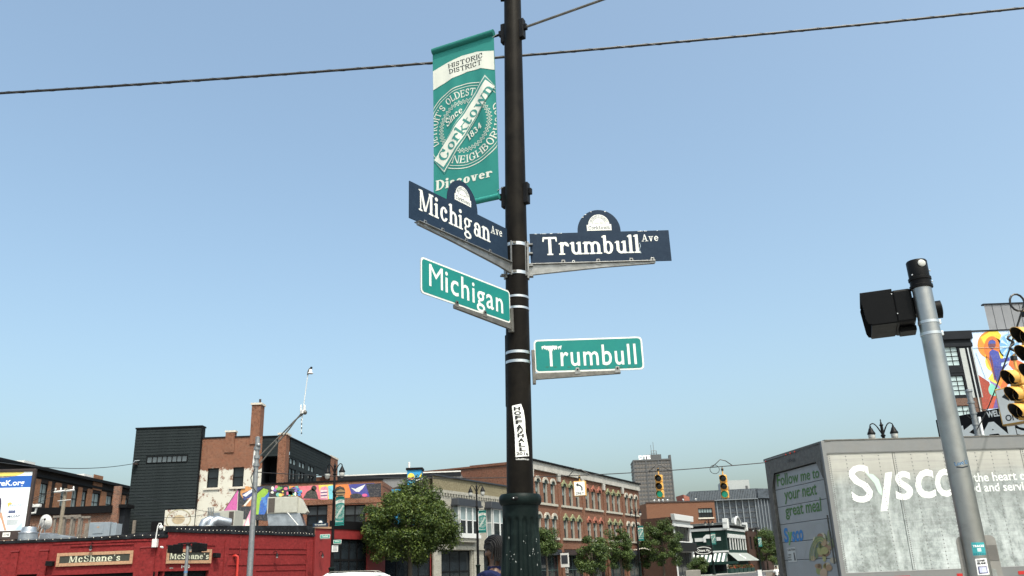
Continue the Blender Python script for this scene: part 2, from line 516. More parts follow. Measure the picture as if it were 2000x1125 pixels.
            s.ring(W/2-0.02, 0.74, W/2-0.02, 0.25, w*0.85, th, s.cut(-1, 0.5, W*0.4, 0.8)); s.ring(W/2-0.02, 0.27, W/2+0.02, 0.28, w*0.9, th, s.cut(-1, 0.22, W*0.4, 0.6))
        elif ch == '4': s.st(W-w-0.1, 0, 0.98, None); s.box(0, 0.26, W, 0.35); s.pol((0, 0.26), (0.1, 0.26), (W-w*0.5, 0.98), (W-w-0.1, 0.98))
        return W
_gc = {}
def glyph(ch, w, c):
    key = (ch, w, c)
    if key in _gc: return _gc[key]
    g = G(w, c); W = g.glyph(ch)
    if not g.parts:
        _gc[key] = (W, [], []); return _gc[key]
    F = np.minimum.reduce(g.parts); Xs, Ys = g.X[0], g.Y[:, 0]
    vs, fs, vi = [], [], {}
    def V(k, p):
        if k not in vi: vi[k] = len(vs); vs.append(p)
        return vi[k]
    ny, nx = F.shape
    inside = F < 0
    for j in range(ny-1):
        i = 0
        while i < nx-1:
            q = [(i, j), (i+1, j), (i+1, j+1), (i, j+1)]
            ins = [inside[b, a] for a, b in q]
            if all(ins):
                k = i
                while k+1 < nx-1 and inside[j, k+2] and inside[j+1, k+2]: k += 1
                fs.append(tuple(V(t, (Xs[t[0]], Ys[t[1]])) for t in ((i, j), (k+1, j), (k+1, j+1), (i, j+1))))
                i = k+1; continue
            if any(ins):
                out = []
                for t in range(4):
                    a, b = q[t], q[(t+1) % 4]
                    fa, fb = F[a[1], a[0]], F[b[1], b[0]]
                    if fa < 0: out.append(V(a, (Xs[a[0]], Ys[a[1]])))
                    if (fa < 0) != (fb < 0):
                        u = fa/(fa-fb)
                        out.append(V((min(a, b), max(a, b)), (Xs[a[0]]+(Xs[b[0]]-Xs[a[0]])*u, Ys[a[1]]+(Ys[b[1]]-Ys[a[1]])*u)))
                if len(out) > 2: fs.append(tuple(out))
            i += 1
    _gc[key] = (W, vs, fs)
    return _gc[key]
def stext(s, w=0.16, c=0.2, track=0.17):
    """serif lettering, cap height 1"""
    vs, fs, x = [], [], 0.0
    for ch in s:
        W, gv, gf = glyph(ch, w, c)
        n = len(vs)
        vs += [(px+x, py) for px, py in gv]; fs += [tuple(i+n for i in f) for f in gf]
        x += W + track
    return vs, fs

class Decal:
    """printed shapes on a plane, each colour a hair above the one below"""
    def __init__(s, mt=None): s.items = []; s.mt = mt or PRINT
    def add(s, sh, col, layer=1):
        s.items.append((sh, lin(col), layer)); return s
    def build(s, name, parent, Mw, y0=-0.001, dl=0.0012, fn=None):
        vs, fs, cols = [], [], []
        for (v, f), c, L in s.items:
            n = len(vs)
            vs += [(p[0], y0 - L*dl, p[1]) for p in v]
            fs += [tuple(i+n for i in q) for q in f]
            cols += [c]*sum(len(q) for q in f)
        me = bpy.data.meshes.new(name)
        me.from_pydata(vs, [], fs)
        at = me.color_attributes.new('Col', 'FLOAT_COLOR', 'CORNER')
        flat = np.ones((len(cols), 4), dtype=np.float32); flat[:, :3] = np.array(cols)
        at.data.foreach_set('color', flat.ravel())
        if fn:      # cut the shapes fine enough to follow the curve
            bm = bmesh.new(); bm.from_mesh(me)
            for ax, st in ((0, 0.022), (2, 0.09)):
                lo = min(v.co[ax] for v in bm.verts); hi = max(v.co[ax] for v in bm.verts)
                p = lo + st
                while p < hi:
                    co = [0, 0, 0]; no = [0, 0, 0]; co[ax] = p; no[ax] = 1
                    bmesh.ops.bisect_plane(bm, geom=bm.verts[:]+bm.edges[:]+bm.faces[:], plane_co=co, plane_no=no, dist=1e-6)
                    p += st
            for v in bm.verts: v.co = fn(*v.co)
            bm.to_mesh(me); bm.free()
        me.materials.append(s.mt)
        me.update()
        return put(name, me, parent, Mw)

# ------------------------------------------------------------ building helpers
def wall(root, Mw, x0, x1, z0, z1, holes, mt, depth=0.25, name='wall', top=None):
    """outer skin of a wall at y = 0 with real openings; reveals go in by depth. top(x) may give a sloped top"""
    mb = MB()
    xs = sorted({x0, x1, *[h[0] for h in holes], *[h[1] for h in holes]})
    zs = sorted({z0, z1, *[h[2] for h in holes], *[h[3] for h in holes]})
    xs = [x for x in xs if x0 - 1e-6 <= x <= x1 + 1e-6]; zs = [z for z in zs if z0 - 1e-6 <= z <= z1 + 1e-6]
    for i in range(len(xs)-1):
        for j in range(len(zs)-1):
            cx, cz = (xs[i]+xs[i+1])/2, (zs[j]+zs[j+1])/2
            if any(h[0] < cx < h[1] and h[2] < cz < h[3] for h in holes): continue
            a, b = zs[j+1], zs[j+1]
            if top and j == len(zs)-2: a, b = top(xs[i]), top(xs[i+1])
            mb.quad((xs[i],0,zs[j]), (xs[i+1],0,zs[j]), (xs[i+1],0,b), (xs[i],0,a))
    for a, b, c, d in [h[:4] for h in holes]:
        mb.quad((a,0,c),(a,depth,c),(a,depth,d),(a,0,d)); mb.quad((b,0,c),(b,0,d),(b,depth,d),(b,depth,c))
        mb.quad((a,0,d),(a,depth,d),(b,depth,d),(b,0,d)); mb.quad((a,0,c),(b,0,c),(b,depth,c),(a,depth,c))
    return mb.build(name, mt, root, Mw)
_pane = {}
def window(root, Mw, x0, x1, z0, z1, fm, gm=None, nx=1, nz=2, inset=0.14, fr=0.06, bar=0.035, name='window', pick=None):
    """frame with glazing bars, each pane a sub-part"""
    mb = MB(); y0, y1 = inset, inset + 0.07
    mb.box(x0, y0, z0, x0+fr, y1, z1); mb.box(x1-fr, y0, z0, x1, y1, z1)
    mb.box(x0+fr, y0, z0, x1-fr, y1, z0+fr); mb.box(x0+fr, y0, z1-fr, x1-fr, y1, z1)
    w, h = (x1-x0-2*fr)/nx, (z1-z0-2*fr)/nz
    for i in range(1, nx): mb.box(x0+fr+i*w-bar/2, y0+0.012, z0+fr, x0+fr+i*w+bar/2, y1-0.003, z1-fr)
    for j in range(1, nz): mb.box(x0+fr, y0+0.009, z0+fr+j*h-bar/2, x1-fr, y1-0.001, z0+fr+j*h+bar/2)
    o = mb.build(name, fm, root, Mw)
    for i in range(nx):
        for j in range(nz):
            g = gm or GLASS
            if pick: g = pick(i, j)
            k = (round(w, 3), round(h, 3), g.name)
            if k not in _pane:
                _pane[k] = MB().box(-w/2, 0, -h/2, w/2, 0.012, h/2).mesh('pane', g)
            c = Vector((x0+fr+(i+0.5)*w, y0+0.035, z0+fr+(j+0.5)*h))
            put('pane', _pane[k], o, Mw @ Matrix.Translation(c))
    return o
def part_box(name, root, Mw, x0, y0, z0, x1, y1, z1, mt, bevel=0):
    return MB().box(x0, y0, z0, x1, y1, z1).build(name, mt, root, Mw, bevel=bevel)
def shell(root, Mw, W, D, z0, z1, wm, rm, parapet=0.0, name='wall'):
    """the other three walls and the roof of a block whose front is the plane y = 0"""
    mb = MB()
    mb.quad((W,0,z0),(W,D,z0),(W,D,z1),(W,0,z1)); mb.quad((W,D,z0),(0,D,z0),(0,D,z1),(W,D,z1)); mb.quad((0,D,z0),(0,0,z0),(0,0,z1),(0,D,z1))
    mb.build(name, wm, root, Mw)
    MB().quad((0,0.02,z1-parapet),(W,0.02,z1-parapet),(W,D-0.02,z1-parapet),(0,D-0.02,z1-parapet)).build('roof', rm, root, Mw)
def sh_px(sh, Mx, TL, TR, BR, BL):
    """shape box -> four pixels on the plane of a frame"""
    a, b, c, d = sh_box(sh)
    def fn(x, y):
        u, v = (x-a)/(c-a), (y-b)/(d-b)
        px = (BL[0]*(1-u)+BR[0]*u)*(1-v) + (TL[0]*(1-u)+TR[0]*u)*v
        py = (BL[1]*(1-u)+BR[1]*u)*(1-v) + (TL[1]*(1-u)+TR[1]*u)*v
        return on(Mx, px, py)
    return sh_map(sh, fn)
def sh_base(sh, Mx, L, Rr, top):
    """lettering on a base line between two pixels, cap height up to a third"""
    x0, z0 = on(Mx, *L); x1, z1 = on(Mx, *Rr); h = on(Mx, *top)[1] - z0
    a, b, c, d = sh_box(sh)
    return sh_map(sh, lambda x, y: (x0+(x-a)/(c-a)*(x1-x0), z0+(x-a)/(c-a)*(z1-z0)+y*h))
def px_poly(Mx, *pts): return poly(*[on(Mx, *p) for p in pts])

# ============================================================ ground
L1 = Vector((0.4365, 0.8997)); N1 = Vector((0.8997, -0.4365))     # the avenue and the way its left-hand fronts look
O1 = Vector((-18.72, 46.1))
A1 = math.atan2(L1.y, L1.x)
def along(t, off=0.0): return O1 + L1*t + N1*off
def t_at(px, off=0.0):
    r = ray(px, 1110); k = r.x / r.y
    o = O1 + N1*off
    return (k*o.y - o.x) / (L1.x - k*L1.y)
m_asph = mat('asphalt', (0.052, 0.052, 0.054), 0.9, var=0.25, vs=0.6, bmp=0.5, bs_=60)
m_side = mat('sidewalk_concrete', (0.22, 0.215, 0.20), 0.9, var=0.12, vs=0.8, bmp=0.3, bs_=30, dirt='#5b554c', ds=0.4)
m_earth = mat('dry_ground', (0.22, 0.21, 0.17), 0.95, var=0.3, vs=0.05)
m_white = mat('road_paint', (0.72, 0.72, 0.70), 0.7, var=0.1, vs=3)
g = MB().quad((-2500,-600,0),(2500,-600,0),(2500,4500,0),(-2500,4500,0)).build('ground', m_earth); g['kind'] = 'structure'
def sheet(name, pts, z, mt):
    o = MB().add([(p[0], p[1], z) for p in pts], [tuple(range(len(pts)))]).build(name, mt); o['kind'] = 'structure'; return o
q = [along(-70, 4.5), along(900, 4.5), along(900, 34), along(-70, 34)]
sheet('avenue_road', q, 0.008, m_asph)
sheet('cross_road', [(-120, 11), (160, 11), (160, 42), (-120, 42)], 0.004, m_asph)
def pavement(name, pts):
    o = MB().slab(pts, 0.0, 0.13).build(name, m_side, bevel=0.02); o['kind'] = 'structure'; return o
pavement('pavement', [along(0, 0), along(0, 4.5), along(82.5, 4.5), along(82.5, 0)])
pavement('pavement', [(-60, 41.9), (-15.2, 41.9), (-18.7, 46.1), (-60, 46.1)])
pavement('pavement', [along(96, 0), along(96, 4.5), along(240, 4.5), along(240, 0)])
pavement('near_pavement', [(-40, -14), (5.2, -14), (6.0, 4), (5.6, 9.2), (-9, 9.2), (-40, 9.2)])
for k in range(14):
    c = along(k*9+20, 15); d = L1*1.5; n = N1*0.08
    sheet('lane_marking', [c-d-n, c+d-n, c+d+n, c-d+n], 0.013, m_white)

# ============================================================ metals
m_pole = mat('dark_bronze_paint', (0.0062, 0.0052, 0.0044), 0.46, var=0.2, vs=5, bmp=0.05, bs_=12, spec=0.07, dirt='#3a352e', dirt_amt=0.25, ds=3)
m_base = mat('dark_green_iron', (0.0045, 0.0088, 0.0086), 0.46, var=0.15, vs=6, bmp=0.1, bs_=25, spec=0.08, dirt='#33413f', dirt_amt=0.3, ds=5)
m_blk = mat('black_metal', (0.008, 0.008, 0.009), 0.45, var=0.2, vs=6, spec=0.1)
m_alu = mat('cast_aluminium', (0.24, 0.24, 0.235), 0.42, 0.75, var=0.2, vs=9, bmp=0.15, bs_=50, dirt='#56514a', dirt_amt=0.4, ds=14)
m_alud = mat('weathered_aluminium', (0.12, 0.115, 0.105), 0.5, 0.5, var=0.3, vs=14, bmp=0.15, bs_=50)
m_strap = mat('steel_strap', (0.55, 0.56, 0.57), 0.32, 0.9, var=0.1, vs=9)
m_galv = mat('galvanised_steel', (0.25, 0.26, 0.27), 0.42, 0.6, var=0.14, vs=7, bmp=0.05, bs_=40, dirt='#6b6a66', dirt_amt=0.3, ds=5)

# ============================================================ the street lamp post in front
M_POLE = Matrix.Translation((-0.047, 6.62, 0)) @ Matrix.Rotation(R(1.35), 4, 'Y')
def pole_r(z): return 0.104 + (0.0795-0.104)*(z-2.05)/(6.6-2.05)
b_dir = Vector((-0.910, 0.414, 0)).normalized()
post = thing('street_lamp_post', 'tall dark lamp post with fluted green base carrying the street name signs', 'lamp post', M_POLE)
MB().lathe([(pole_r(z), z) for z in (1.9, 2.4, 3, 3.6, 4.2, 4.8, 5.4, 6, 6.6, 7.3, 8.2)], 40).build('shaft', m_pole, post, M_POLE, smooth=True)
def flute(r, z, a):
    k = 0.5 + 0.5*math.cos(14*a)
    d = min(max((1.90 - 0.05*(1-k)**2 - z)/0.02, 0), 1) * min(max((z-0.42)/0.03, 0), 1)
    return r * (1 - 0.085*d*max(0, (k-0.28)/0.72)**0.5)
prof = [(0.30,0),(0.30,0.10),(0.285,0.13),(0.27,0.34),(0.25,0.40),(0.236,0.42)]
prof += [(0.136+0.108*((2.0-z)/1.58)**1.5, z) for z in [0.44+0.04*i for i in range(34)]]
prof += [(0.1385, z) for z in (1.83,1.845,1.86,1.875,1.89,1.90,1.91,1.93,1.97,2.0)]
MB().lathe(prof, 168, fn=flute).build('base', m_base, post, M_POLE, smooth=True)
MB().lathe([(0.10,1.985),(0.148,1.99),(0.160,2.005),(0.1645,2.03),(0.160,2.055),(0.148,2.07),(0.10,2.075)], 48).build('collar', m_base, post, M_POLE, smooth=True)
o = MB().ball((-0.035,-0.151,2.03), (0.034,0.016,0.017), 14, 8).build('screw_recess', m_blk, post, M_POLE, smooth=True)  # black bulge on the collar, its colour stands for the hole's shade
MB().ball((-0.05,-0.166,2.031), 0.006, 8, 6).build('set_screw', m_strap, o, M_POLE, smooth=True)
m_chip = mat('bare_primer', (0.20, 0.215, 0.21), 0.7, var=0.3, vs=40)
rnd = random.Random(4)
mb = MB()
def base_rad(z): return 0.136+0.108*((2.0-z)/1.58)**1.5
for k in range(30):      # chipped paint on the base
    a = -math.pi/2 + rnd.uniform(-1.25, 1.25); z = rnd.gauss(1.60, 0.10)
    if k < 5: a, z = -math.pi/2+0.72+rnd.uniform(-.06,.06), 1.66+rnd.uniform(-.03,.02)
    s = rnd.uniform(0.0015, 0.0055)
    pts = []
    for i in range(7):
        t = 2*math.pi*i/7
        zz = z + s*rnd.uniform(.5,1.8)*math.sin(t); aa = a + s*rnd.uniform(.5,1.3)*math.cos(t)/base_rad(z)
        r_ = flute(base_rad(zz), zz, aa) + 0.0012
        pts.append((r_*math.cos(aa), r_*math.sin(aa), zz))
    mb.add(pts, [tuple(range(7))])
o = mb.build('paint_chips', m_chip, post, M_POLE); o['kind'] = 'stuff'
def polebox(name, ang, z0, z1, w, d0, d1, mt, par=None):
    """block on the shaft, centred on a compass angle"""
    return MB().box(d0, -w/2, z0, d1, w/2, z1).build(name, mt, par or post, M_POLE @ Matrix.Rotation(ang, 4, 'Z'), bevel=0.006)
ba = math.atan2(b_dir.y, b_dir.x)
for z, zs in ((6.27, 0.13), (4.60, 0.125)):
    for s, a in ((0, ba), (1, ba+math.pi)):
        rr = pole_r(z)
        polebox('banner_bracket', a, z-zs*0.85, z+zs*0.7, 0.06, rr-0.02, rr+0.036, m_blk)
        MB().box(rr+0.036, -0.017, z-0.025, rr+0.062, 0.02, z+0.03).build('bracket_socket', m_blk, post, M_POLE @ Matrix.Rotation(a, 4, 'Z'), bevel=0.005)
        if s == 0 or z > 6:
            ln = 0.68 if s == 0 else 0.86
            MB().tube([(rr+0.05, 0, z), (rr+ln, 0, z+(0.0 if s == 0 else 0.05))], 0.012, 10).build('banner_arm', m_blk if s == 0 else m_alud, post, M_POLE @ Matrix.Rotation(a, 4, 'Z'), smooth=True)
polebox('cable_cover', R(176), 2.75, 3.34, 0.035, 0.07, 0.1045, m_pole)
polebox('banner_bracket', ba+R(20), 6.62, 6.75, 0.06, 0.06, 0.115, m_blk)
# head of the lamp, above the picture
def lamp_head(root, Mw, zt, r0, detail=14):
    MB().lathe([(r0, zt-0.9), (r0*1.5, zt-0.87), (r0*1.6, zt-0.82), (r0, zt-0.78), (r0*0.9, zt-0.35), (r0*1.5, zt-0.32), (r0*0.8, zt-0.27), (0.02, zt-0.12), (0.035, zt-0.08), (0.004, zt)], detail).build('finial', m_blk, root, Mw, smooth=True)
    for s in (-1, 1):
        pts = [(0, 0, zt-0.80)]
        for i in range(9):
            t = i/8
            pts.append((s*(0.05+0.47*t), 0, zt-0.72 + 0.52*math.sin(t*2.0) - 0.02*t))
        pts += [(s*0.545, 0, zt-0.28), (s*0.55, 0, zt-0.36)]
        MB().tube(pts, [0.035]*4+[0.028]*(len(pts)-4), 8).build('arm', m_blk, root, Mw, smooth=True)
        ML = Mw @ Matrix.Translation((s*0.55, 0, zt-0.36))
        lan = MB().lathe([(0.02,0.02),(0.05,0),(0.05,-0.07),(0.09,-0.1),(0.14,-0.24),(0.18,-0.30),(0.2,-0.36),(0.195,-0.39),(0.17,-0.40)], detail).build('lantern', m_blk, root, ML, smooth=True)
        MB().lathe([(0.165,-0.40),(0.17,-0.48),(0.16,-0.58),(0.12,-0.68),(0.06,-0.73),(0.01,-0.74)], detail).build('globe', m_globe, lan, ML, smooth=True)
m_globe = mat('frosted_globe', (0.42, 0.42, 0.40), 0.3, var=0.08, vs=4)
lamp_head(post, M_POLE, 9.0, 0.068)

# sticker on the shaft
def bend(x, y, z):
    r = pole_r(z) - y
    a = -math.pi/2 + x / pole_r(z)
    return (r*math.cos(a), r*math.sin(a), z)
zt, zb = atY(1008, 789, 6.52).z, atY(1018, 890, 6.52).z
ks = (zt-zb)/0.51
dec = Decal()
dec.add(([(-0.055, zt-0.012), (0.018, zt), (0.038, zt-0.07*ks), (0.047, zt-0.16*ks), (0.049, zt-0.24*ks), (0.050, zt-0.275*ks), (0.060, zt-0.34*ks), (0.072, zt-0.42*ks), (0.079, zb+0.0), (-0.030, zb-0.01), (-0.034, zt-0.3*ks), (-0.045, zt-0.15*ks)], [tuple(range(11, -1, -1))]), '#e9e9e6', 1)
z = zt - 0.05*ks
for i, ch in enumerate('HOFFA*HALL'):
    cx = -0.014 + 0.0042*i
    if ch == '*':
        dec.add(ell(cx, z+0.008, 0.022, 0.027), '#141414', 2)
        dec.add(poly((cx-0.014,z-0.01),(cx-0.006,z-0.014),(cx+0.002,z),(cx+0.012,z+0.004),(cx+0.010,z+0.018),(cx-0.002,z+0.024),(cx-0.004,z+0.012),(cx-0.012,z+0.002)), '#d8d8d5', 3)
    else:
        w = 0.05 if ch != 'O' else 0.056
        dec.add(sh_fit(btext(ch, 0.045), cx-w/2, z-0.016*ks, cx+w/2, z+0.022*ks), '#101010', 2)
    z -= 0.0445*ks
dec.add(sh_fit(btext('2016', 0.03), -0.024, zb+0.004, 0.072, zb+0.028), '#101010', 2)
dec.add(sh_fit(btext('hoffahall2016.com', 0.02), -0.028, zb-0.032, 0.076, zb-0.018), '#cfcfcc', 2)
o = dec.build('sticker', post, M_POLE, y0=-0.0014, fn=bend)
o['label'] = 'torn white sticker with black vertical lettering'

# ============================================================ banner
def banner_frame(base, z):  # origin: outer lower corner
    return frame_dir(base.x, base.y, z, -b_dir.x, -b_dir.y)
MBAN = frame_dir(-0.674, 6.890, 4.616, 0.594, -0.27)
BW, BH = 0.652, 1.672
teal, cream = '#2b7872', '#c9cbc2'
m_cloth = mat('teal_vinyl', lin('#2b7872'), 0.7, spec=0.15, var=0.05, vs=3)
m_hem = mat('teal_hem', lin('#1f635d'), 0.7, spec=0.15, var=0.05, vs=3)
def wave(x, y, z):
    k = 0.5 - 0.5*math.cos(2*math.pi*min(max(z/BH, 0), 1))
    return (x, y + k*(0.009*math.sin(x*19+0.6) + 0.004*math.sin(x*41+z*1.5)), z)
def z8(x, y): return on(MBAN, 760+x*0.3733, y*0.3733)
def banner_print():
    d = Decal(paint_mat('banner_print', 0.55, 0.05, 3))
    def clip(sh):
        keep = [f for f in sh[1] if any(0.004 < sh[0][i][0] < BW-0.004 for i in f)]
        return [(min(max(x, 0.002), BW-0.002), y) for x, y in sh[0]], keep
    up_ = [z8(*p) for p in ((236,372),(300,332),(380,293),(460,271),(560,262))]
    lo_ = [z8(*p) for p in ((560,363),(480,358),(410,375),(330,412),(236,470))]
    up_[0] = (0.002, up_[0][1]); lo_[-1] = (0.002, lo_[-1][1]); up_[-1] = (BW-.002, up_[-1][1]); lo_[0] = (BW-.002, lo_[0][1])
    d.add(([*up_, *lo_], [(0,1,8,9),(1,2,7,8),(2,3,6,7),(3,4,5,6)]), cream, 1)
    def zq(sh, *q):
        return sh_px(sh, MBAN, *[(760+x*0.3733, y*0.3733) for x, y in q])
    d.add(zq(stext('HISTORIC', 0.15, 0.2, 0.15), (308,338),(488,276),(489,304),(310,360)), '#16211f', 2)
    d.add(zq(stext('DISTRICT', 0.15, 0.2, 0.15), (312,366),(484,312),(485,339),(316,389)), '#16211f', 2)
    cx, cz = z8(398, 655); Ro = 0.428
    def circ(r, w, skip=()):
        pts = [(cx+r*math.cos(t), cz+r*math.sin(t)) for t in [2*math.pi*i/96 for i in range(96)]]
        return clip(strip(pts, w, True))
    d.add(circ(Ro, 0.008), cream, 1); d.add(circ(Ro-0.028, 0.005), cream, 1)
    for rz in (0.262, 0.240):
        zz = [(cx+(rz+(0.013 if i % 2 else -0.013))*math.cos(2*math.pi*i/88), cz+(rz+(0.013 if i % 2 else -0.013))*math.sin(2*math.pi*i/88)) for i in range(88)]
        d.add(clip(strip(zz, 0.007, True)), cream, 1)
    def arc_text(s, r, a0, a1, h, inward):
        sh = stext(s, 0.13, 0.18, 0.16); bx = sh_box(sh); L = bx[2]-bx[0]
        def fn(x, y):
            t = a0 + (a1-a0)*(x-bx[0])/L
            rr = r + y*h if not inward else r + h - y*h
            return cx+rr*math.cos(t), cz+rr*math.sin(t)
        return clip(sh_map(sh, fn))
    d.add(arc_text("DETROIT'S OLDEST", 0.300, R(203), R(72), 0.078, False), cream, 1)
    d.add(arc_text('NEIGHBORHOOD', 0.300, R(247), R(385), 0.078, True), cream, 1)
    # ribbon
    def ribbon(g, col, L):
        a, b, c, e = z8(507,420), z8(557,452), z8(287,876), z8(236,838)
        m = ((a[0]+c[0])/2, (a[1]+c[1])/2)
        P_ = [(p[0]+(p[0]-m[0])*g*0.35, p[1]+(p[1]-m[1])*g*0.10) for p in (a, b, c, e)]
        ax = Vector((a[0]-e[0], a[1]-e[1])).normalized(); nx = Vector((-ax.y, ax.x))
        out = []
        for p, su, sv in ((a,1,1),(b,1,-1),(c,-1,-1),(e,-1,1)):
            out.append((p[0]+ax.x*g*su+nx.x*g*sv, p[1]+ax.y*g*su+nx.y*g*sv))
        out = [(min(max(x, 0.002), BW-0.002), y) for x, y in out]
        d.add(poly(*out), col, L)
    ribbon(0.050, teal, 2); ribbon(0.036, cream, 3); ribbon(0.026, teal, 4); ribbon(0.0, cream, 5)
    d.add(zq(stext('Corktown', 0.15, 0.19, 0.13), (251,822),(507,436),(552,462),(293,850)), teal, 6)
    d.add(zq(stext('Since', 0.13, 0.2, 0.12), (294,628),(377,556),(386,585),(306,668)), cream, 4)
    d.add(zq(stext('1834', 0.15, 0.2, 0.12), (406,706),(476,638),(488,664),(420,735)), cream, 4)
    d.add(zq(stext('Discover', 0.2, 0.16, 0.12), (243,945),(540,880),(543,922),(243,1000)), cream, 1)
    return d
def banner_cloth():
    mb = MB(); nx, nz = 36, 24
    for j in range(nz+1):
        for i in range(nx+1): mb.v.append(wave(BW*i/nx, 0, BH*j/nz))
    for j in range(nz):
        for i in range(nx): a = j*(nx+1)+i; mb.f.append((a, a+1, a+nx+2, a+nx+1))
    n = len(mb.v)
    mb.v += [(x, y+0.004, z) for x, y, z in mb.v]; mb.f += [tuple(i+n for i in f[::-1]) for f in mb.f]
    return mb
ban = thing('street_banner', 'large teal banner hanging from the near lamp post with circular white crest', 'banner', MBAN, 'teal lamp post banners')
cl = banner_cloth().build('cloth', m_cloth, ban, MBAN, smooth=True)
banner_print().build('print', cl, MBAN, y0=-0.0015, fn=wave)
for z in (BH-0.035, -0.028):
    MB().tube([(0, 0.004, z+0.005), (BW, 0.004, z+0.005)], 0.034 if z > 0 else 0.026, 12).build('rod_pocket', m_hem if z > 0 else m_cloth, ban, MBAN, smooth=True)
for z in (BH-0.08, 0.03):
    MB().tube([(BW-0.012, -0.004, z), (BW+0.04, 0.0, z+0.02)], 0.003, 6).build('tie', m_strap, ban, MBAN)

# ============================================================ street name signs
m_navy = mat('navy_sign_face', lin('#1b2a3c'), 0.55, var=0.06, vs=6, spec=0.12, dirt='#283849', dirt_amt=0.4, ds=20)
m_sgreen = mat('green_sign_face', lin('#16706c'), 0.5, var=0.06, vs=5, spec=0.2, dirt='#1f7f70', dirt_amt=0.35, ds=9)
m_salu = mat('bare_sign_back', (0.45, 0.46, 0.46), 0.45, 0.6, var=0.1, vs=5)
SW = '#d3d4d0'
def tab(root, Mw, x, z, mt):
    t = MB().prism([(x-0.024, z-0.02), (x+0.024, z-0.02), (x+0.014, z+0.03), (x-0.014, z+0.03)], -0.016, -0.0125).build('tab', mt, root, Mw, bevel=0.001)
    MB().tube([(x, -0.017, z+0.015), (x, -0.021, z+0.015)], 0.007, 8).build('bolt', m_blk, t, Mw)
def strap(root, z, r=None, h=0.02):
    r = pole_r(z) + 0.003
    MB().lathe([(r-0.004, z-h/2), (r, z-h/2+0.001), (r, z+h/2-0.001), (r-0.004, z+h/2)], 40, cap=False).build('strap', m_strap, root, M_POLE, smooth=True)
def big_sign(label, Mw, W, H, arch, tabs, texts, arm_from, badge):
    s = thing('street_name_sign', label, 'street sign', Mw, 'street name signs on the near post')
    ax, ar, ah = arch
    pts = [(0,0),(W,0),(W,H),(ax+ar,H)] + [(ax+ar*math.cos(t), H+0.012+(ah-0.012)*math.sin(t)) for t in [math.pi*i/24 for i in range(25)]] + [(ax-ar,H),(0,H)]
    pan = MB().prism(pts, -0.004, 0.004).build('panel', m_navy, s, Mw, bevel=0.0012)
    d = Decal()
    for sh, c, L in texts: d.add(sh, c, L)
    # crest
    bx, bz, k = badge
    d.add(ell(bx, bz, 0.108*k, 0.115*k, 24, 0, math.pi), SW, 1); d.add(poly((bx-0.125*k,bz-0.062*k),(bx+0.125*k,bz-0.062*k),(bx+0.125*k,bz+0.004*k),(bx-0.125*k,bz+0.004*k)), SW, 2)
    d.add(strip([(bx+0.066*k*math.cos(t), bz+0.007+0.07*k*math.sin(t)) for t in [math.pi*i/20 for i in range(21)]], 0.003), '#27374a', 3)
    d.add(sh_fit(stext('Corktown', 0.14, 0.2, 0.15), bx-0.108*k, bz-0.050*k, bx+0.108*k, bz-0.008*k), '#1d2835', 3)
    sh = stext("DETROIT'S OLDEST", 0.13, 0.2, 0.18); q = sh_box(sh)
    d.add(sh_map(sh, lambda x, y: (bx+(0.076*k+y*0.022*k)*math.cos(R(165)-R(150)*(x-q[0])/(q[2]-q[0])), bz+0.006+(0.079*k+y*0.022*k)*math.sin(R(165)-R(150)*(x-q[0])/(q[2]-q[0])))), '#27374a', 3)
    d.add(sh_fit(btext('Since 1834', 0.0), bx-0.044*k, bz+0.014*k, bx+0.044*k, bz+0.026*k), '#27374a', 3)
    d.build('lettering', pan, Mw, y0=-0.0045, dl=0.0006)
    return s, pan
# -- Michigan, navy
MM = frame_dir(-0.7205, 5.545, 3.945, 0.693, 0.975)
WMi = 1.196
tx = [(sh_base(stext('Michigan', 0.15, 0.18, 0.17), MM, (817,410), (957,474), (819,369)), SW, 1),
      (sh_base(stext('Ave', 0.13, 0.2, 0.14), MM, (957.6,455), (980,463), (960.5,441)), SW, 1)]
ax0, ax1 = on(MM, 873, 384)[0], on(MM, 932, 414)[0]
bc = on(MM, 903, 385)
s_mi, p_mi = big_sign('navy blue street name sign reading Michigan Ave with arched top', MM, WMi, 0.294, ((ax0+ax1)/2, (ax1-ax0)/2, 0.222), None, tx, None, (bc[0], bc[1]-0.005, 0.82))
MB().prism([(0.09,-0.025),(0.09,0.0),(WMi+0.03,0.0),(WMi+0.03,-0.095),(WMi-0.12,-0.075),(0.5,-0.04)], -0.012, 0.012).build('bracket_arm', m_alu, s_mi, MM, bevel=0.003)
MB().box(0.085,-0.028,-0.004,WMi+0.03,0.028,0.003).build('bracket_flange', m_alu, s_mi, MM, bevel=0.001)
for p in ((828,433),(862,447),(908,470),(955,492)): tab(s_mi, MM, on(MM, *p)[0], 0.0, m_alu)
# -- Trumbull, navy
MT = frame_dir(0.166, 6.62, 3.947, 1.19, 0.035)
tx = [(sh_base(stext('Trumbull', 0.15, 0.18, 0.17), MT, (1060.6,499), (1251,494), (1059.5,463)), SW, 1),
      (sh_base(stext('Ave', 0.13, 0.2, 0.14), MT, (1253,472), (1286,470.6), (1254,458)), SW, 1)]
ax0, ax1 = on(MT, 1128, 452)[0], on(MT, 1212, 450)[0]
bc = on(MT, 1169.5, 438)
s_tr, p_tr = big_sign('navy blue street name sign reading Trumbull Ave with arched top', MT, 1.19, 0.279, ((ax0+ax1)/2, (ax1-ax0)/2, 0.205), None, tx, None, (bc[0], bc[1]-0.008, 0.84))
MB().prism([(1.045,-0.022),(1.045,0.0),(-0.05,0.0),(-0.05,-0.10),(0.12,-0.085),(0.6,-0.045)], -0.012, 0.012).build('bracket_arm', m_alu, s_tr, MT, bevel=0.003)
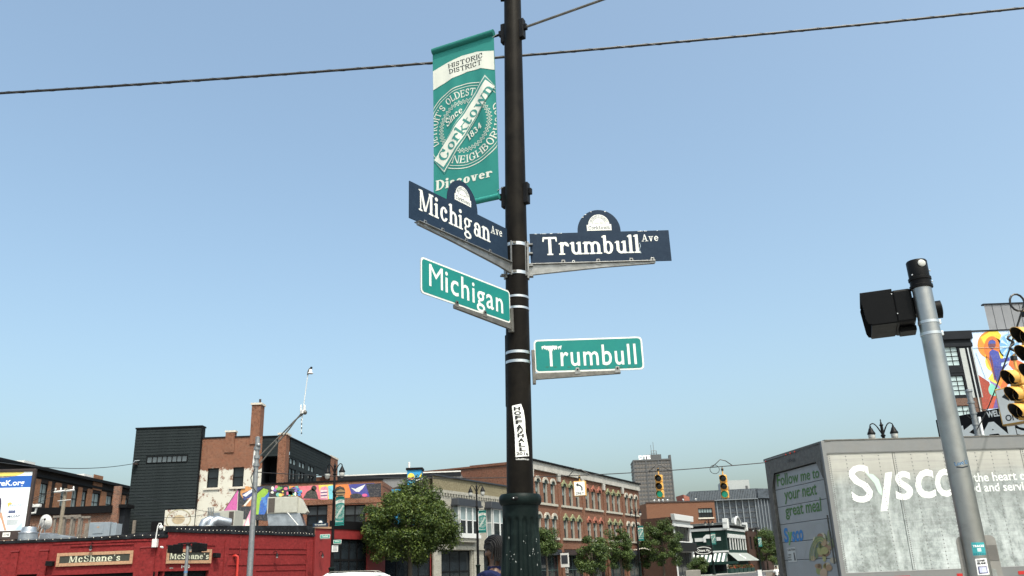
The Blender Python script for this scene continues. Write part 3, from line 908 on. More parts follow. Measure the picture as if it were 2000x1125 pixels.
MB().box(-0.05,-0.028,-0.004,1.05,0.028,0.003).build('bracket_flange', m_alu, s_tr, MT, bevel=0.001)
for p in ((1100,514),(1168,512),(1232.7,510),(1274,508)): tab(s_tr, MT, on(MT, *p)[0], 0.0, m_alu)
chips = Decal(); rnd = random.Random(7)
for k in range(26):
    x = rnd.choice([rnd.uniform(0.02,0.3), rnd.uniform(0.45,0.75), rnd.uniform(0.9,1.1)]); s = rnd.uniform(0.002,0.006)
    z = 0.279-0.003
    if abs(x-(ax0+ax1)/2) < (ax1-ax0)/2:
        z = 0.279+0.012+0.191*math.sqrt(max(0, 1-((x-(ax0+ax1)/2)/((ax1-ax0)/2))**2))-0.004
    chips.add(([(x+s*rnd.uniform(.6,1.6)*math.cos(t)*1.5, z+s*rnd.uniform(.3,.8)*math.sin(t)) for t in [2*math.pi*i/6 for i in range(6)]], [tuple(range(6))]), '#d9dcdb', 1)
for k in range(8):
    x = 0.93+0.012*math.sin(k)*0.5; z = 0.17-0.012*k
    chips.add(poly((x, z), (x+0.004, z), (x+0.003, z-0.013), (x-0.001, z-0.013)), '#9fb0bd', 1)
chips.add(ell(0.36, 0.018, 0.012), SW, 1); chips.add(ell(0.36, 0.018, 0.007), '#1d2835', 2)
chips.build('scuffs', p_tr, MT, y0=-0.0045, dl=0.0006)['kind'] = 'stuff'
# clamps shared by the two navy signs: left plate and bands on the Michigan sign, right plate on the other
for s, a in ((s_mi, R(197)), (s_tr, R(-3))):
    r_ = pole_r(4.0)
    pl = MB().box(r_-0.004, -0.03, 3.82, r_+0.012, 0.03, 4.15).build('clamp_plate', m_alu, s, M_POLE @ Matrix.Rotation(a, 4, 'Z'), bevel=0.003)
    for z in (3.84, 3.93, 4.04, 4.12): MB().box(r_+0.012, -0.026, z, r_+0.045, 0.026, z+0.012).build('rib', m_alu, pl, M_POLE @ Matrix.Rotation(a, 4, 'Z'))
    MB().box(r_-0.002, -0.095, 3.835, r_+0.004, -0.080, 4.14).build('clamp_side', m_alu, s, M_POLE @ Matrix.Rotation(a+R(-28 if s is s_tr else 50), 4, 'Z') @ Matrix.Translation((0,0.08,0)), bevel=0.002)
for z in (3.86, 4.115): strap(s_mi, z, h=0.03)
for z in (3.862, 4.117):
    MB().box(-0.03, -pole_r(4)-0.014, z-0.008, 0.0, -pole_r(4)-0.002, z+0.008).build('strap_buckle', m_alud, s_mi, M_POLE)
# -- small green signs
def green_sign(label, Mw, W, H, text, base, tabs, armr, straps_z, rail_end, pole_left):
    s = thing('street_name_sign', label, 'street sign', Mw, 'street name signs on the near post')
    o = rrect(0, 0, W, H, 0.034)[0]
    pan = MB().prism(o, -0.0025, 0.0025).build('panel', m_salu, s, Mw)
    d = Decal(paint_mat('sign_border', 0.4, 0.05, 9))
    d.add(rrect(0.002, 0.002, W-0.002, H-0.002, 0.033), SW, 1)
    d.build('border', pan, Mw, y0=-0.0027, dl=0.0005)
    MB().prism(rrect(0.014, 0.014, W-0.014, H-0.014, 0.026)[0], -0.0042, -0.0038).build('sign_face', m_sgreen, pan, Mw)
    d = Decal(paint_mat('sign_letters', 0.4, 0.05, 9))
    sh = btext(text, 0.009, 1, 1.12)
    if text[0] == 'M':      # the M keeps its open counters
        m0 = btext('M', 0.0, 1, 1.12); w0 = sh_box(m0)[2]+0.16; r0 = btext(text[1:], 0.009, 1, 1.12); r1 = sh_move(r0, w0-sh_box(r0)[0], 0)
        sh = (m0[0]+r1[0], m0[1]+[tuple(i+len(m0[0]) for i in f) for f in r1[1]])
    d.add(sh_base(sh, Mw, *base), SW, 1)
    return s, pan, d
MGM = frame_dir(-0.651, 5.643, 3.406, 0.633, 0.877)
WG = 1.075
s_gm, pan, d = green_sign('green street name sign reading Michigan with white border', MGM, WG, 0.279, 'Michigan', ((837.4,558), (982,612.4), (839.8,513.6)), None, None, None, None, False)
d.build('lettering', pan, MGM, y0=-0.0044, dl=0.0005)
x_a = on(MGM, 887, 598)[0]
MB().prism([(x_a,-0.03),(x_a,-0.002),(WG+0.02,-0.002),(WG+0.02,-0.05)], -0.012, 0.012).build('bracket_arm', m_alud, s_gm, MGM, bevel=0.002)
for p in ((890,598),(945,620)): tab(s_gm, MGM, on(MGM, *p)[0], 0.0, m_alud)
MB().box(WG-0.01,-0.02,-0.07,WG+0.02,0.02,0.13).build('clamp_plate', m_alud, s_gm, MGM, bevel=0.003)
for z in (3.555, 3.652): strap(s_gm, z)
MGT = frame_dir(0.157, 6.62, 3.016, 0.887, 0.019)
s_gt, pan, d = green_sign('green street name sign reading Trumbull with peeling letters', MGT, 0.887, 0.277, 'Trumbull', ((1064,715.7), (1244,710.8), (1062,674.6)), None, None, None, None, True)
for k in range(5):   # the peeling T and r
    x, z = on(MGT, 1060+k*8, 676+k % 2*3)
    d.add(poly((x-0.012,z-0.006),(x+0.02,z+0.004),(x+0.012,z-0.02-0.014*(k % 3)),(x+0.002,z-0.012),(x-0.006,z-0.034+0.01*(k % 2))), SW, 2)
for px in (1069, 1085, 1112, 1131, 1152, 1187, 1213, 1229, 1240):   # letters slipped down, leaving dark edges
    x, z = on(MGT, px, 715)
    d.add(poly((x-0.016,z-0.004),(x+0.012,z-0.003),(x+0.010,z-0.014),(x-0.013,z-0.015)), '#0a5f52', 1)
d.build('lettering', pan, MGT, y0=-0.0044, dl=0.0005)
MB().prism([(-0.01,-0.055),(-0.01,-0.002),(0.69,-0.002),(0.69,-0.028)], -0.012, 0.012).build('bracket_arm', m_alud, s_gt, MGT, bevel=0.002)
for p in ((1128,727),(1206,725)): tab(s_gt, MGT, on(MGT, *p)[0], 0.0, m_alu)
MB().box(-0.02,-0.022,-0.09,0.006,0.022,0.19).build('clamp_plate', m_alud, s_gt, MGT, bevel=0.003)
for z in (3.105, 3.182): strap(s_gt, z, h=0.024)

# ============================================================ overhead cable
m_cable = mat('black_cable', (0.010, 0.010, 0.011), 0.5, var=0.3, vs=30)
m_lash = mat('lashing_wire', (0.10, 0.10, 0.105), 0.5, 0.6, var=0.1, vs=9)
def span(name, label, a, b, r, sag, n=40, lash=0, mt=None, cat='cable'):
    a, b = Vector(a), Vector(b)
    pts = [a.lerp(b, i/n) - Vector((0, 0, sag*4*(i/n)*(1-i/n))) for i in range(n+1)]
    o = MB().tube(pts, r, 8).build(name, mt or m_cable, smooth=True)
    tag(o, label, cat)
    if lash:
        t = (b-a).normalized(); nx = t.cross(Vector((0,0,1))).normalized(); ny = t.cross(nx)
        L = (b-a).length; k = int(L/lash)*8; hp = []
        for i in range(k+1):
            u = i/k; th = 2*math.pi*i/8
            hp.append(a.lerp(b, u) - Vector((0,0,sag*4*u*(1-u))) + (nx*math.cos(th)+ny*math.sin(th))*(r+0.002))
        MB().tube(hp, 0.0032, 4).build('lashing', m_lash, o)
    return o
a = atY(-260, 197, 10.6); b = atY(2260, -13, 10.6)
span('overhead_cable', 'thick black overhead cable crossing the sky behind the banner', a, b, 0.0185, 0.16, lash=0.42)
# ============================================================ signal pole on the right, with its boxes
m_tpole = mat('brushed_aluminium_pole', (0.36, 0.355, 0.345), 0.36, 1.0, var=0.07, vs=4, bmp=0.04, bs_=18, dirt='#6e6b66', dirt_amt=0.35, ds=7)
m_box = mat('black_polycarbonate', (0.0055, 0.0055, 0.006), 0.42, spec=0.1, var=0.15, vs=6, bmp=0.03, bs_=60)
M_TP = frame(2.342, 4.58, 0, 0)
tp = thing('signal_pole', 'brushed aluminium signal pole with black cap and small stickers', 'pole', M_TP)
MB().lathe([(0.0585, 0.02), (0.0585, 1.2), (0.055, 2.2), (0.0515, 3.0)], 40).build('shaft', m_tpole, tp, M_TP, smooth=True)
MB().lathe([(0.11, 0), (0.11, 0.08), (0.075, 0.2), (0.06, 0.21)], 24).build('base', m_tpole, tp, M_TP, smooth=True)
cp = MB().lathe([(0.05,2.955),(0.062,2.957),(0.062,2.972),(0.0565,2.976),(0.0565,3.0),(0.0615,3.004),(0.0615,3.018),(0.0555,3.022),(0.0565,3.115),(0.052,3.122),(0.0,3.124)], 32).build('cap', m_box, tp, M_TP, smooth=True)
MB().ball((0.002,-0.056,3.092), (0.023,0.006,0.021), 16, 6).build('cap_lens', m_globe, cp, M_TP, smooth=True)
for a, z in ((R(-40), 3.05), (R(-150), 3.03), (R(-35), 2.985)):
    MB().ball((0.062*math.cos(a), 0.062*math.sin(a), z), 0.005, 8, 5).build('bolt', m_strap, cp, M_TP)
for z in (2.685, 2.752):
    r_ = 0.0535
    MB().lathe([(r_-0.002, z-0.009), (r_+0.0025, z-0.008), (r_+0.0025, z+0.008), (r_-0.002, z+0.009)], 32, cap=False).build('band', m_strap, tp, M_TP, smooth=True)
    MB().box(r_-0.002,-0.010,z-0.012,r_+0.012,0.010,z+0.012).build('band_screw', m_strap, tp, M_TP @ Matrix.Rotation(R(-8),4,'Z'), bevel=0.002)
def tbend(x, y, z):
    r = 0.0585 + (0.0515-0.0585)*max(0, (z-1.2)/1.8) - y; a = -math.pi/2 - R(6) + x/0.056
    return (r*math.cos(a), r*math.sin(a), z)
zz = atY(1873, 905, 4.55).z
d = Decal()
d.add(sh_rot(sh_center(btext('Lost D', 0.06), 0, 0, w=0.074), R(8), 0.002, zz), '#141c28', 1)
d.add(sh_rot(sh_center(btext('Lost D', 0.005), 0, 0, w=0.070), R(8), 0.002, zz), '#7fa3c8', 2)
d.add(strip([(-0.028, zz-0.020), (0.0, zz-0.025), (0.034, zz-0.018)], 0.007), '#141c28', 1)
o = d.build('sticker', tp, M_TP, y0=-0.0008, dl=0.0005, fn=tbend); o['label'] = 'blue graffiti style lettering sticker'
zz = atY(1905, 1072, 4.55).z
d = Decal(); d.add(poly((-0.033,zz-0.033),(0.031,zz-0.031),(0.033,zz+0.030),(-0.031,zz+0.032)), '#2a8f96', 1)
d.add(sh_center(btext('TRACKS', 0.04), 0, zz+0.013, w=0.054), '#e8eeee', 2); d.add(poly((-0.010,zz-0.014),(0.008,zz-0.014),(0.008,zz+0.003),(-0.010,zz+0.003)), '#bcd7d8', 2)
for k in range(7): d.add(poly((-0.03+k*0.009,zz-0.03),(-0.026+k*0.009,zz-0.03),(-0.024+k*0.009,zz-0.022),(-0.029+k*0.009,zz-0.020)), '#1c6d78', 2)
o = d.build('sticker', tp, M_TP, y0=-0.0008, dl=0.0005, fn=tbend); o['label'] = 'teal square sticker'
zz = atY(1912, 1105, 4.55).z
d = Decal(); d.add(poly((-0.030,zz-0.045),(0.026,zz-0.043),(0.026,zz+0.036),(-0.028,zz+0.034)), '#e4e4e4', 1)
d.add(sh_center(btext('CONEY', 0.05), -0.001, zz+0.025, w=0.042), '#15151a', 2); d.add(sh_center(btext('ISLAND', 0.05), -0.001, zz+0.012, w=0.042), '#15151a', 2)
d.add(poly((-0.023,zz-0.038),(0.018,zz-0.037),(0.018,zz-0.003),(-0.022,zz-0.003)), '#2b2f63', 2); d.add(poly((-0.019,zz-0.034),(0.014,zz-0.033),(0.014,zz-0.007),(-0.018,zz-0.007)), '#b9bdd6', 3)
o = d.build('sticker', tp, M_TP, y0=-0.0008, dl=0.0005, fn=tbend); o['label'] = 'white sticker with a blue square'
# pedestrian signal, hood towards the left
MPS = frame_dir(2.285, 4.60, 0, 0.93, -0.36)
DEP = 0.33
def pm_(x, y, dy=0.0): return on(MPS, x, y, dy)
xn0, xn1, xb1 = pm_(1685,600)[0], pm_(1746,600)[0], pm_(1786,600)[0]
zt_ = pm_(1715, 569)[1]; zb_ = pm_(1720, 634)[1]
ps = thing('pedestrian_signal', 'black pedestrian signal box with deep hood strapped to the aluminium pole', 'signal', MPS @ Matrix.Translation((0,0,zb_)))
MB().box(xn1, 0.0, zb_-0.003, xb1, DEP, zt_-0.004).build('housing', m_box, ps, MPS, bevel=0.014)
hp = [(xn1+0.004, zt_+0.003), (xn0, zt_+0.0), (xn0-0.006, zt_-0.02), (xn0+0.006, zb_+0.035), (xn0+0.016, zb_+0.012), (xn0+0.04, zb_+0.004), (xn1+0.004, zb_+0.004)]
for y0 in (-0.006, DEP): MB().prism(hp, y0, y0+0.005).build('hood_side', m_box, ps, MPS, bevel=0.0015)
MB().box(xn0-0.004, -0.003, zt_-0.002, xn1+0.004, DEP+0.003, zt_+0.004).build('hood_top', m_box, ps, MPS, bevel=0.002)
MB().box(xn0+0.03, 0.0, zb_-0.001, xn1, DEP, zb_+0.004).build('hood_floor', m_box, ps, MPS)
MB().box(xb1-0.09, 0.09, zb_-0.035, xb1+0.0, 0.22, zb_-0.003).build('clamp', m_box, ps, MPS, bevel=0.006)
MB().box(xb1-0.01, 0.05, zb_+0.05, xb1+0.06, 0.15, zb_+0.15).build('mount', m_box, ps, MPS, bevel=0.006)
for x, z in ((xn1+0.0, zt_-0.03), (xn1+0.012, zb_+0.05)): MB().ball((x, -0.007, z), 0.004, 8, 5).build('screw', m_strap, ps, MPS)
q = pm_(1822, 606, 0.16)
MB().lathe([(0.03,-0.05),(0.05,-0.045),(0.052,0.045),(0.03,0.05)], 20).build('rear_lens_hood', m_box, ps, MPS @ Matrix.Translation((q[0], 0.16, q[1])) @ Matrix.Rotation(R(90), 4, 'Y'), smooth=True)
# back of a small sign, strapped behind the pole
MSG = frame_dir(0, 4.66, 0, 1, -0.03)
x0 = on(MSG, 1873, 1085)[0]; x1 = on(MSG, 1951, 1085)[0]; z1 = on(MSG, 1910, 1046)[1]
sg = thing('sign_plate', 'grey back of a rounded metal sign behind the aluminium pole', 'sign', MSG @ Matrix.Translation(((x0+x1)/2, 0, z1-0.38)))
m_back = mat('dull_sign_back', (0.20, 0.195, 0.185), 0.6, 0.3, var=0.2, vs=9, dirt='#8d8a86', dirt_amt=0.5, ds=6)
pl = MB().prism(rrect(x0, z1-0.38, x1, z1, 0.03)[0], 0.0, 0.003).build('plate', m_back, sg, MSG)
m_bk2 = mat('dark_tape', (0.10, 0.095, 0.09), 0.7, var=0.2, vs=9)
MB().box(x1-0.075, -0.002, z1-0.125, x1-0.004, -0.0005, z1-0.05).build('tape', m_bk2, pl, MSG)
MB().prism([(x1-0.06,z1-0.16),(x1-0.03,z1-0.17),(x1-0.028,z1-0.21),(x1-0.012,z1-0.25),(x1-0.03,z1-0.27),(x1-0.05,z1-0.22)], -0.002, -0.0005).build('glue_mark', m_chip, pl, MSG)
MB().box((x0+x1)/2-0.03, -0.02, z1-0.2, (x0+x1)/2+0.03, 0, z1-0.17).build('strap_bracket', m_strap, sg, MSG)

# ============================================================ delivery trailer
MS = frame_dir(5.42, 15.0, 0, 0.995, 0.09)
rv = Vector((-0.37, 2.57)); rl = rv.length
MR = frame_dir(5.42+rv.x, 15.0+rv.y, 0, -rv.x, -rv.y)
ZT = on(MS, 1612, 861)[1]; ZB = 1.20; LT = 9.6
def truck_skin():
    m, nt, nd, lk, bs = nodes('printed_trailer_side')
    tc = nd.new('ShaderNodeTexCoord').outputs['Object']
    sp = nd.new('ShaderNodeSeparateXYZ'); lk.new(tc, sp.inputs[0])
    mp = nd.new('ShaderNodeMapping'); lk.new(tc, mp.inputs[0]); mp.inputs['Scale'].default_value = (1.6, 1, 0.35)
    fall = noise(nd, lk, mp.outputs[0], 2.2, 10, 0.66, 0.15)
    leaf = noise(nd, lk, tc, 5.5, 12, 0.78, 0.2)
    big = noise(nd, lk, tc, 0.75, 4, 0.55)
    mp2 = nd.new('ShaderNodeMapping'); lk.new(tc, mp2.inputs[0]); mp2.inputs['Scale'].default_value = (0.45, 1, 16)
    streak = noise(nd, lk, mp2.outputs[0], 1.6, 8, 0.7)
    c = mixc(nd, lk, ramp2(nd, lk, leaf, (0,0,0), (1,1,1), 0.40, 0.62), lin('#757c7c'), lin('#b4bcbc'))
    c = mixc(nd, lk, ramp2(nd, lk, big, (0,0,0), (0.55,)*3, 0.45, 0.7), c, lin('#5d635c'))
    c = mixc(nd, lk, ramp2(nd, lk, fall, (0,0,0), (0.85,)*3, 0.48, 0.66), c, lin('#c4cbcb'))
    hz = nd.new('ShaderNodeMapRange'); lk.new(sp.outputs[2], hz.inputs[0]); hz.inputs[1].default_value = 2.62; hz.inputs[2].default_value = 3.25
    mm = nd.new('ShaderNodeMath'); mm.operation = 'MULTIPLY_ADD'; lk.new(big, mm.inputs[0]); mm.inputs[1].default_value = 0.8; lk.new(hz.outputs[0], mm.inputs[2])
    c = mixc(nd, lk, ramp2(nd, lk, mm.outputs[0], (0,0,0), (0.9,)*3, 0.5, 1.15), c, lin('#a9a7a0'))
    bz = nd.new('ShaderNodeMapRange'); lk.new(sp.outputs[2], bz.inputs[0]); bz.inputs[1].default_value = 1.7; bz.inputs[2].default_value = 2.45
    bb = nd.new('ShaderNodeMath'); bb.operation = 'MULTIPLY'; lk.new(bz.outputs[0], bb.inputs[0])
    iv = nd.new('ShaderNodeMath'); iv.operation = 'SUBTRACT'; iv.inputs[0].default_value = 1.0; lk.new(hz.outputs[0], iv.inputs[1]); lk.new(iv.outputs[0], bb.inputs[1])
    bc_ = nd.new('ShaderNodeMath'); bc_.operation = 'MULTIPLY'; lk.new(bb.outputs[0], bc_.inputs[0]); bc_.inputs[1].default_value = 0.42
    c = mixc(nd, lk, bc_.outputs[0], c, lin('#6a6f6e'))      # the darker forest band of the print
    c = mixc(nd, lk, ramp2(nd, lk, streak, (0,0,0), (0.4,)*3, 0.48, 0.66), c, lin('#77777a'))
    lk.new(c, bs.inputs['Base Color'])
    bs.inputs['Roughness'].default_value = 0.38
    bump(nd, lk, streak, bs, 0.12, 0.01)
    return m
m_skin = truck_skin()
m_rail = mat('trailer_aluminium', (0.19, 0.195, 0.198), 0.5, 0.3, var=0.08, vs=3, dirt='#716b64', dirt_amt=0.35, ds=3)
m_door = mat('trailer_door_white', (0.30, 0.31, 0.315), 0.5, var=0.06, vs=3, dirt='#8e8d89', dirt_amt=0.5, ds=2)
m_rub = mat('tyre_rubber', (0.015, 0.015, 0.015), 0.85, var=0.2, vs=8)
m_grime = mat('truck_chassis', (0.04, 0.04, 0.042), 0.7, var=0.3, vs=5)
m_red = mat('red_reflector', (0.42, 0.02, 0.02), 0.3, var=0.1, vs=9)
m_led = mat('red_marker_lens', (0.75, 0.05, 0.03), 0.25, var=0.05, vs=9)
tr = thing('delivery_trailer', 'tall delivery trailer with faded waterfall print and big white lettering', 'trailer', frame(5.42+LT/2, 16.3, 0, math.atan2(0.09, 0.995)))
zr = ZT - 0.215
n_p = 8; pw = LT/n_p
for i in range(n_p):
    MB().box(i*pw+0.006, 0.0, ZB+0.10, (i+1)*pw-0.006, 0.02, zr).build('side_panel', m_skin, tr, MS)
MB().box(-0.012, -0.014, zr, LT, 0.03, ZT).build('top_rail', m_rail, tr, MS, bevel=0.004)
MB().box(-0.012, -0.022, ZT-0.006, LT, 0.05, ZT+0.018).build('roof_edge', m_alud, tr, MS, bevel=0.003)
MB().box(0, -0.016, zr-0.012, LT, -0.001, zr-0.001).build('rail_lip', m_rail, tr, MS)
MB().box(-0.012, -0.012, ZB-0.06, LT, 0.04, ZB+0.10).build('bottom_rail', m_rail, tr, MS, bevel=0.004)
MB().box(-0.075, -0.014, ZB-0.06, 0.0, 0.05, ZT-0.0).build('corner_post', m_rail, tr, MS, bevel=0.006)
mb = MB()
k = 0
for i in range(n_p*4):
    x = i*pw/4 + 0.04
    n = 60
    for j in range(n):
        z = ZB+0.12+(zr-ZB-0.15)*j/(n-1)
        if i % 4 and j % 2: continue
        mb.add([(x-0.010,-0.001,z-0.010),(x+0.010,-0.001,z-0.010),(x+0.010,-0.001,z+0.010),(x-0.010,-0.001,z+0.010),(x,-0.009,z)], [(0,1,4),(1,2,4),(2,3,4),(3,0,4)])
for j in range(300):
    x = 0.02+j*0.032
    for z, y in ((zr-0.006, -0.017), (ZB+0.085, -0.013)):
        mb.add([(x-0.005,y,z-0.005),(x+0.005,y,z-0.005),(x+0.005,y,z+0.005),(x-0.005,y,z+0.005),(x,y-0.004,z)], [(0,1,4),(1,2,4),(2,3,4),(3,0,4)])
for j in range(56):
    z = ZB+0.12+(zr-ZB-0.15)*j/55
    mb.add([(0.008-0.008,-0.001,z-0.012),(0.008+0.01,-0.001,z-0.012),(0.008+0.01,-0.001,z+0.010),(0.008-0.008,-0.001,z+0.010),(0.012,-0.010,z)], [(0,1,4),(1,2,4),(2,3,4),(3,0,4)])
o = mb.build('rivets', m_rail, tr, MS); o['kind'] = 'stuff'
def z6(x, y): return (1480+x*0.2711, 820+y*0.2711)
def q6(sh, *q): return sh_px(sh, MS, *[z6(*p) for p in q])
TW = '#dfe2e0'
d = Decal(paint_mat('trailer_print', 0.4, 0.06, 4))
d.add(q6(btext('S', 0.014), (643,332),(800,318),(840,590),(686,602)), TW, 1)
d.add(sh_px(poly((0,0),(1,0),(1,1),(0,1)), MS, z6(918,382), z6(968,374), z6(935,655), z6(885,660)), TW, 1)
d.add(poly(*[on(MS, *z6(*p)) for p in ((778,384),(830,392),(872,430),(893,500),(893,545),(868,520),(842,460))]), '#b9cfc4', 1)
d.add(q6(btext('s', 0.012), (985,374),(1098,364),(1126,570),(998,584)), TW, 1)
d.add(q6(btext('c', 0.012), (1128,364),(1260,352),(1288,560),(1140,574)), TW, 1)
d.add(q6(btext('o', 0.012), (1268,356),(1420,345),(1450,548),(1286,562)), TW, 1)
d.add(sh_base(btext('At the heart of', 0.014), MS, z6(1452,450), z6(1962,428), z6(1452,385)), TW, 1)
d.add(sh_base(btext('food and service', 0.014), MS, z6(1462,522), z6(1995,503), z6(1462,458)), TW, 1)
d.build('side_lettering', tr, MS, y0=-0.001, dl=0.0012)
for k in range(9):
    x = 2.9+k*0.55 - 2.6
    d = MB().box(x, -0.0165, ZB-0.035, x+0.27, -0.0125, ZB+0.02).build('reflective_tape', m_red if k % 2 else m_rail, tr, MS)
# rear: frame, roll-up door in slats
fw = 0.20
MB().box(0, 0, ZB-0.06, fw, 0.12, ZT-0.02).build('rear_post', m_alud, tr, MR, bevel=0.01)
MB().box(rl-fw-0.05, 0, ZB-0.06, rl-0.0, 0.12, ZT-0.02).build('rear_post', m_alud, tr, MR, bevel=0.01)
MB().box(fw, 0.005, ZT-0.31, rl-fw-0.05, 0.12, ZT-0.02).build('rear_header', m_alud, tr, MR, bevel=0.006)
MB().box(-0.01, -0.01, ZT-0.02, rl+0.02, 0.1, ZT+0.016).build('roof_edge', m_alud, tr, MR)
MB().box(0, 0.002, ZB-0.14, rl, 0.12, ZB-0.06).build('rear_sill', m_alud, tr, MR)
for s, xx in ((1, fw), (-1, rl-fw-0.05)):
    MB().prism([(xx, ZT-0.31), (xx+s*0.18, ZT-0.31), (xx, ZT-0.62)] if s > 0 else [(xx, ZT-0.31), (xx, ZT-0.62), (xx-0.18, ZT-0.31)], -0.004, 0.004).build('gusset', m_alud, tr, MR)
zs = [on(MR, *(1490+x*0.2177, 880+y*0.2177), 0.07)[1] for x, y in ((115,358),(135,512),(160,668),(185,822),(205,985))]
st = (zs[0]-zs[-1])/4; zc = ZT-0.32
edges = [zc] + [zs[0]-st*k for k in range(0, 8)]
edges = [e for e in edges if e > ZB-0.05] + [ZB-0.05]
for a, b in zip(edges[:-1], edges[1:]):
    if a-b > 0.03: MB().box(fw+0.01, 0.06, b+0.004, rl-fw-0.06, 0.085, a-0.004).build('door_slat', m_door, tr, MR, bevel=0.006)
MB().box(fw, 0.088, ZB-0.05, rl-fw-0.05, 0.10, ZT-0.36).build('door_backing', m_grime, tr, MR)
for xx in (fw+0.02, rl-fw-0.09):
    MB().tube([(xx, -0.01, ZT-1.25), (xx, -0.01, ZB+0.25)], 0.014, 8).build('grab_bar', m_alud, tr, MR, smooth=True)
MD = MR @ Matrix.Translation((0, 0.06, 0))
def z4(x, y): return (1490+x*0.2177, 880+y*0.2177)
def q4(sh, *q): return sh_px(sh, MD, *[z4(*p) for p in q])
d = Decal(paint_mat('door_print', 0.5, 0.1, 4))
gr = '#3f6b2c'
d.add(q4(btext('Follow me to', 0.012), (124,216),(503,148),(508,242),(134,325)), gr, 1)
d.build('door_lettering', tr, MD, y0=-0.004, dl=0.0012); d = Decal(MATS['door_print'])
d.add(q4(btext('your next', 0.012), (190,362),(480,296),(490,432),(200,482)), gr, 1)
d.build('door_lettering', tr, MD, y0=-0.004, dl=0.0012); d = Decal(MATS['door_print'])
d.add(q4(btext('great meal', 0.012), (196,492),(518,420),(532,580),(212,622)), gr, 1)
d.build('door_lettering', tr, MD, y0=-0.004, dl=0.0012); d = Decal(MATS['door_print'])
d.add(q4(btext('S', 0.03), (188,694),(222,692),(236,822),(196,828)), '#2b77b4', 1)
d.add(q4(btext('y', 0.02), (222,730),(262,728),(270,840),(232,850)), '#5f9a57', 1)
d.add(q4(btext('sco', 0.03), (262,728),(360,706),(368,810),(268,822)), '#2b77b4', 1)
d.build('emblem_lettering', tr, MD, y0=-0.004, dl=0.0012); d = Decal(MATS['door_print'])
d.add(q4(poly((0,0),(1,0),(1,1),(0,1)), (217,872),(290,866),(308,998),(232,1002)), '#b9bab6', 1)
d.add(q4(btext('CAUTION', 0.03), (222,882),(288,876),(291,896),(226,903)), '#333333', 2)
for r_, s in enumerate(('WIDE', 'RIGHT', 'TURNS')): d.add(q4(btext(s, 0.03), (226+r_*2,930+r_*22),(256+r_*2,928+r_*22),(258+r_*2,942+r_*22),(228+r_*2,945+r_*22)), '#333333', 2)
d.add(q4(poly((0,0),(1,0),(1,1),(0,1)), (275,915),(286,914),(300,985),(286,988)), '#555555', 2)
d.build('caution_sticker', tr, MD, y0=-0.004, dl=0.0012)
d = Decal(MATS['door_print'])
rnd = random.Random(11)
d.add(q4(strip([(math.cos(t), math.sin(t)) for t in [math.pi*i/30 for i in range(31)]], 0.012), (385,655),(610,640),(660,985),(370,1010)), '#9aa096', 1)
food = ['#8a8f5a', '#a09a63', '#7d8560', '#9c7f62', '#b0a48c', '#8b6a52', '#c1b79f', '#a88d6c', '#6f7a58', '#b59a80']
for k in range(34):
    u, v = rnd.gauss(0.55, 0.2), rnd.random()
    x, y = 430+u*180+v*20, 760+v*340
    rx, ry = rnd.uniform(12, 38), rnd.uniform(20, 55)
    d.add(q4(ell(0, 0, 1, 1, 14), (x-rx,y-ry),(x+rx,y-ry*0.9),(x+rx,y+ry),(x-rx,y+ry)), food[k % 10], 2+k % 6)
for k in range(5):
    d.add(q4(strip([(math.cos(t), math.sin(t)) for t in [R(60)+R(140)*i/16 for i in range(17)]], 0.07), (430+k*12,775+k*12),(560-k*6,765+k*12),(570-k*6,985-k*4),(420+k*12,990-k*4)), ['#6e7d55','#93995f','#7a8a60','#a9a86c','#6d7a70'][k], 9)
d.build('food_picture', tr, MD, y0=-0.004, dl=0.0012)
d = Decal(MATS['door_print']); d.add(sh_px(btext('247456', 0.01), MR, z4(215,80), z4(288,66), z4(290,98), z4(218,112)), '#2a2a2a', 1); d.build('unit_number', tr, MR, y0=0.003, dl=0.001)
for k, (x, y) in enumerate(((210,36),(250,22),(290,10),(30,96))):
    u, w = on(MR, *z4(x, y))
    MB().ball((u, -0.012, min(w, ZT-0.03)), (0.022, 0.012, 0.014), 10, 6).build('marker_light', m_led, tr, MR, smooth=True)
u = rl-0.05
MB().ball((u, -0.012, ZT-0.07), (0.022, 0.012, 0.014), 10, 6).build('marker_light', m_led, tr, MR, smooth=True)
for k in range(9):
    x = 0.06+k*(rl-0.15)/9
    MB().box(x, -0.006, ZB-0.125, x+0.2, 0.001, ZB-0.075).build('reflective_tape', m_red if k % 2 == 0 else m_rail, tr, MR)
# roof, far side, belly and wheels
MB().slab([(5.42-0.02+rv.x, 15+rv.y), (5.42, 15.06), (5.42+LT*0.995, 15.06+LT*0.09), (5.42+LT*0.995+rv.x, 15+LT*0.09+rv.y)], ZT-0.03, ZT-0.008).build('roof', m_rail, tr, Matrix.Identity(4))
MB().box(0.05, 2.5, ZB-0.06, LT, 2.56, ZT-0.02).build('far_side', m_rail, tr, MS)
MB().box(LT-0.03, 0.05, ZB-0.06, LT+0.02, 2.5, ZT-0.02).build('front_wall', m_rail, tr, MS)
MB().box(0.1, 0.06, ZB-0.16, LT, 2.5, ZB-0.07).build('floor', m_grime, tr, MS)
MB().box(0.4, 0.75, ZB-0.42, LT-0.3, 0.85, ZB-0.16).build('chassis_beam', m_grime, tr, MS); MB().box(0.4, 1.7, ZB-0.42, LT-0.3, 1.8, ZB-0.16).build('chassis_beam', m_grime, tr, MS)
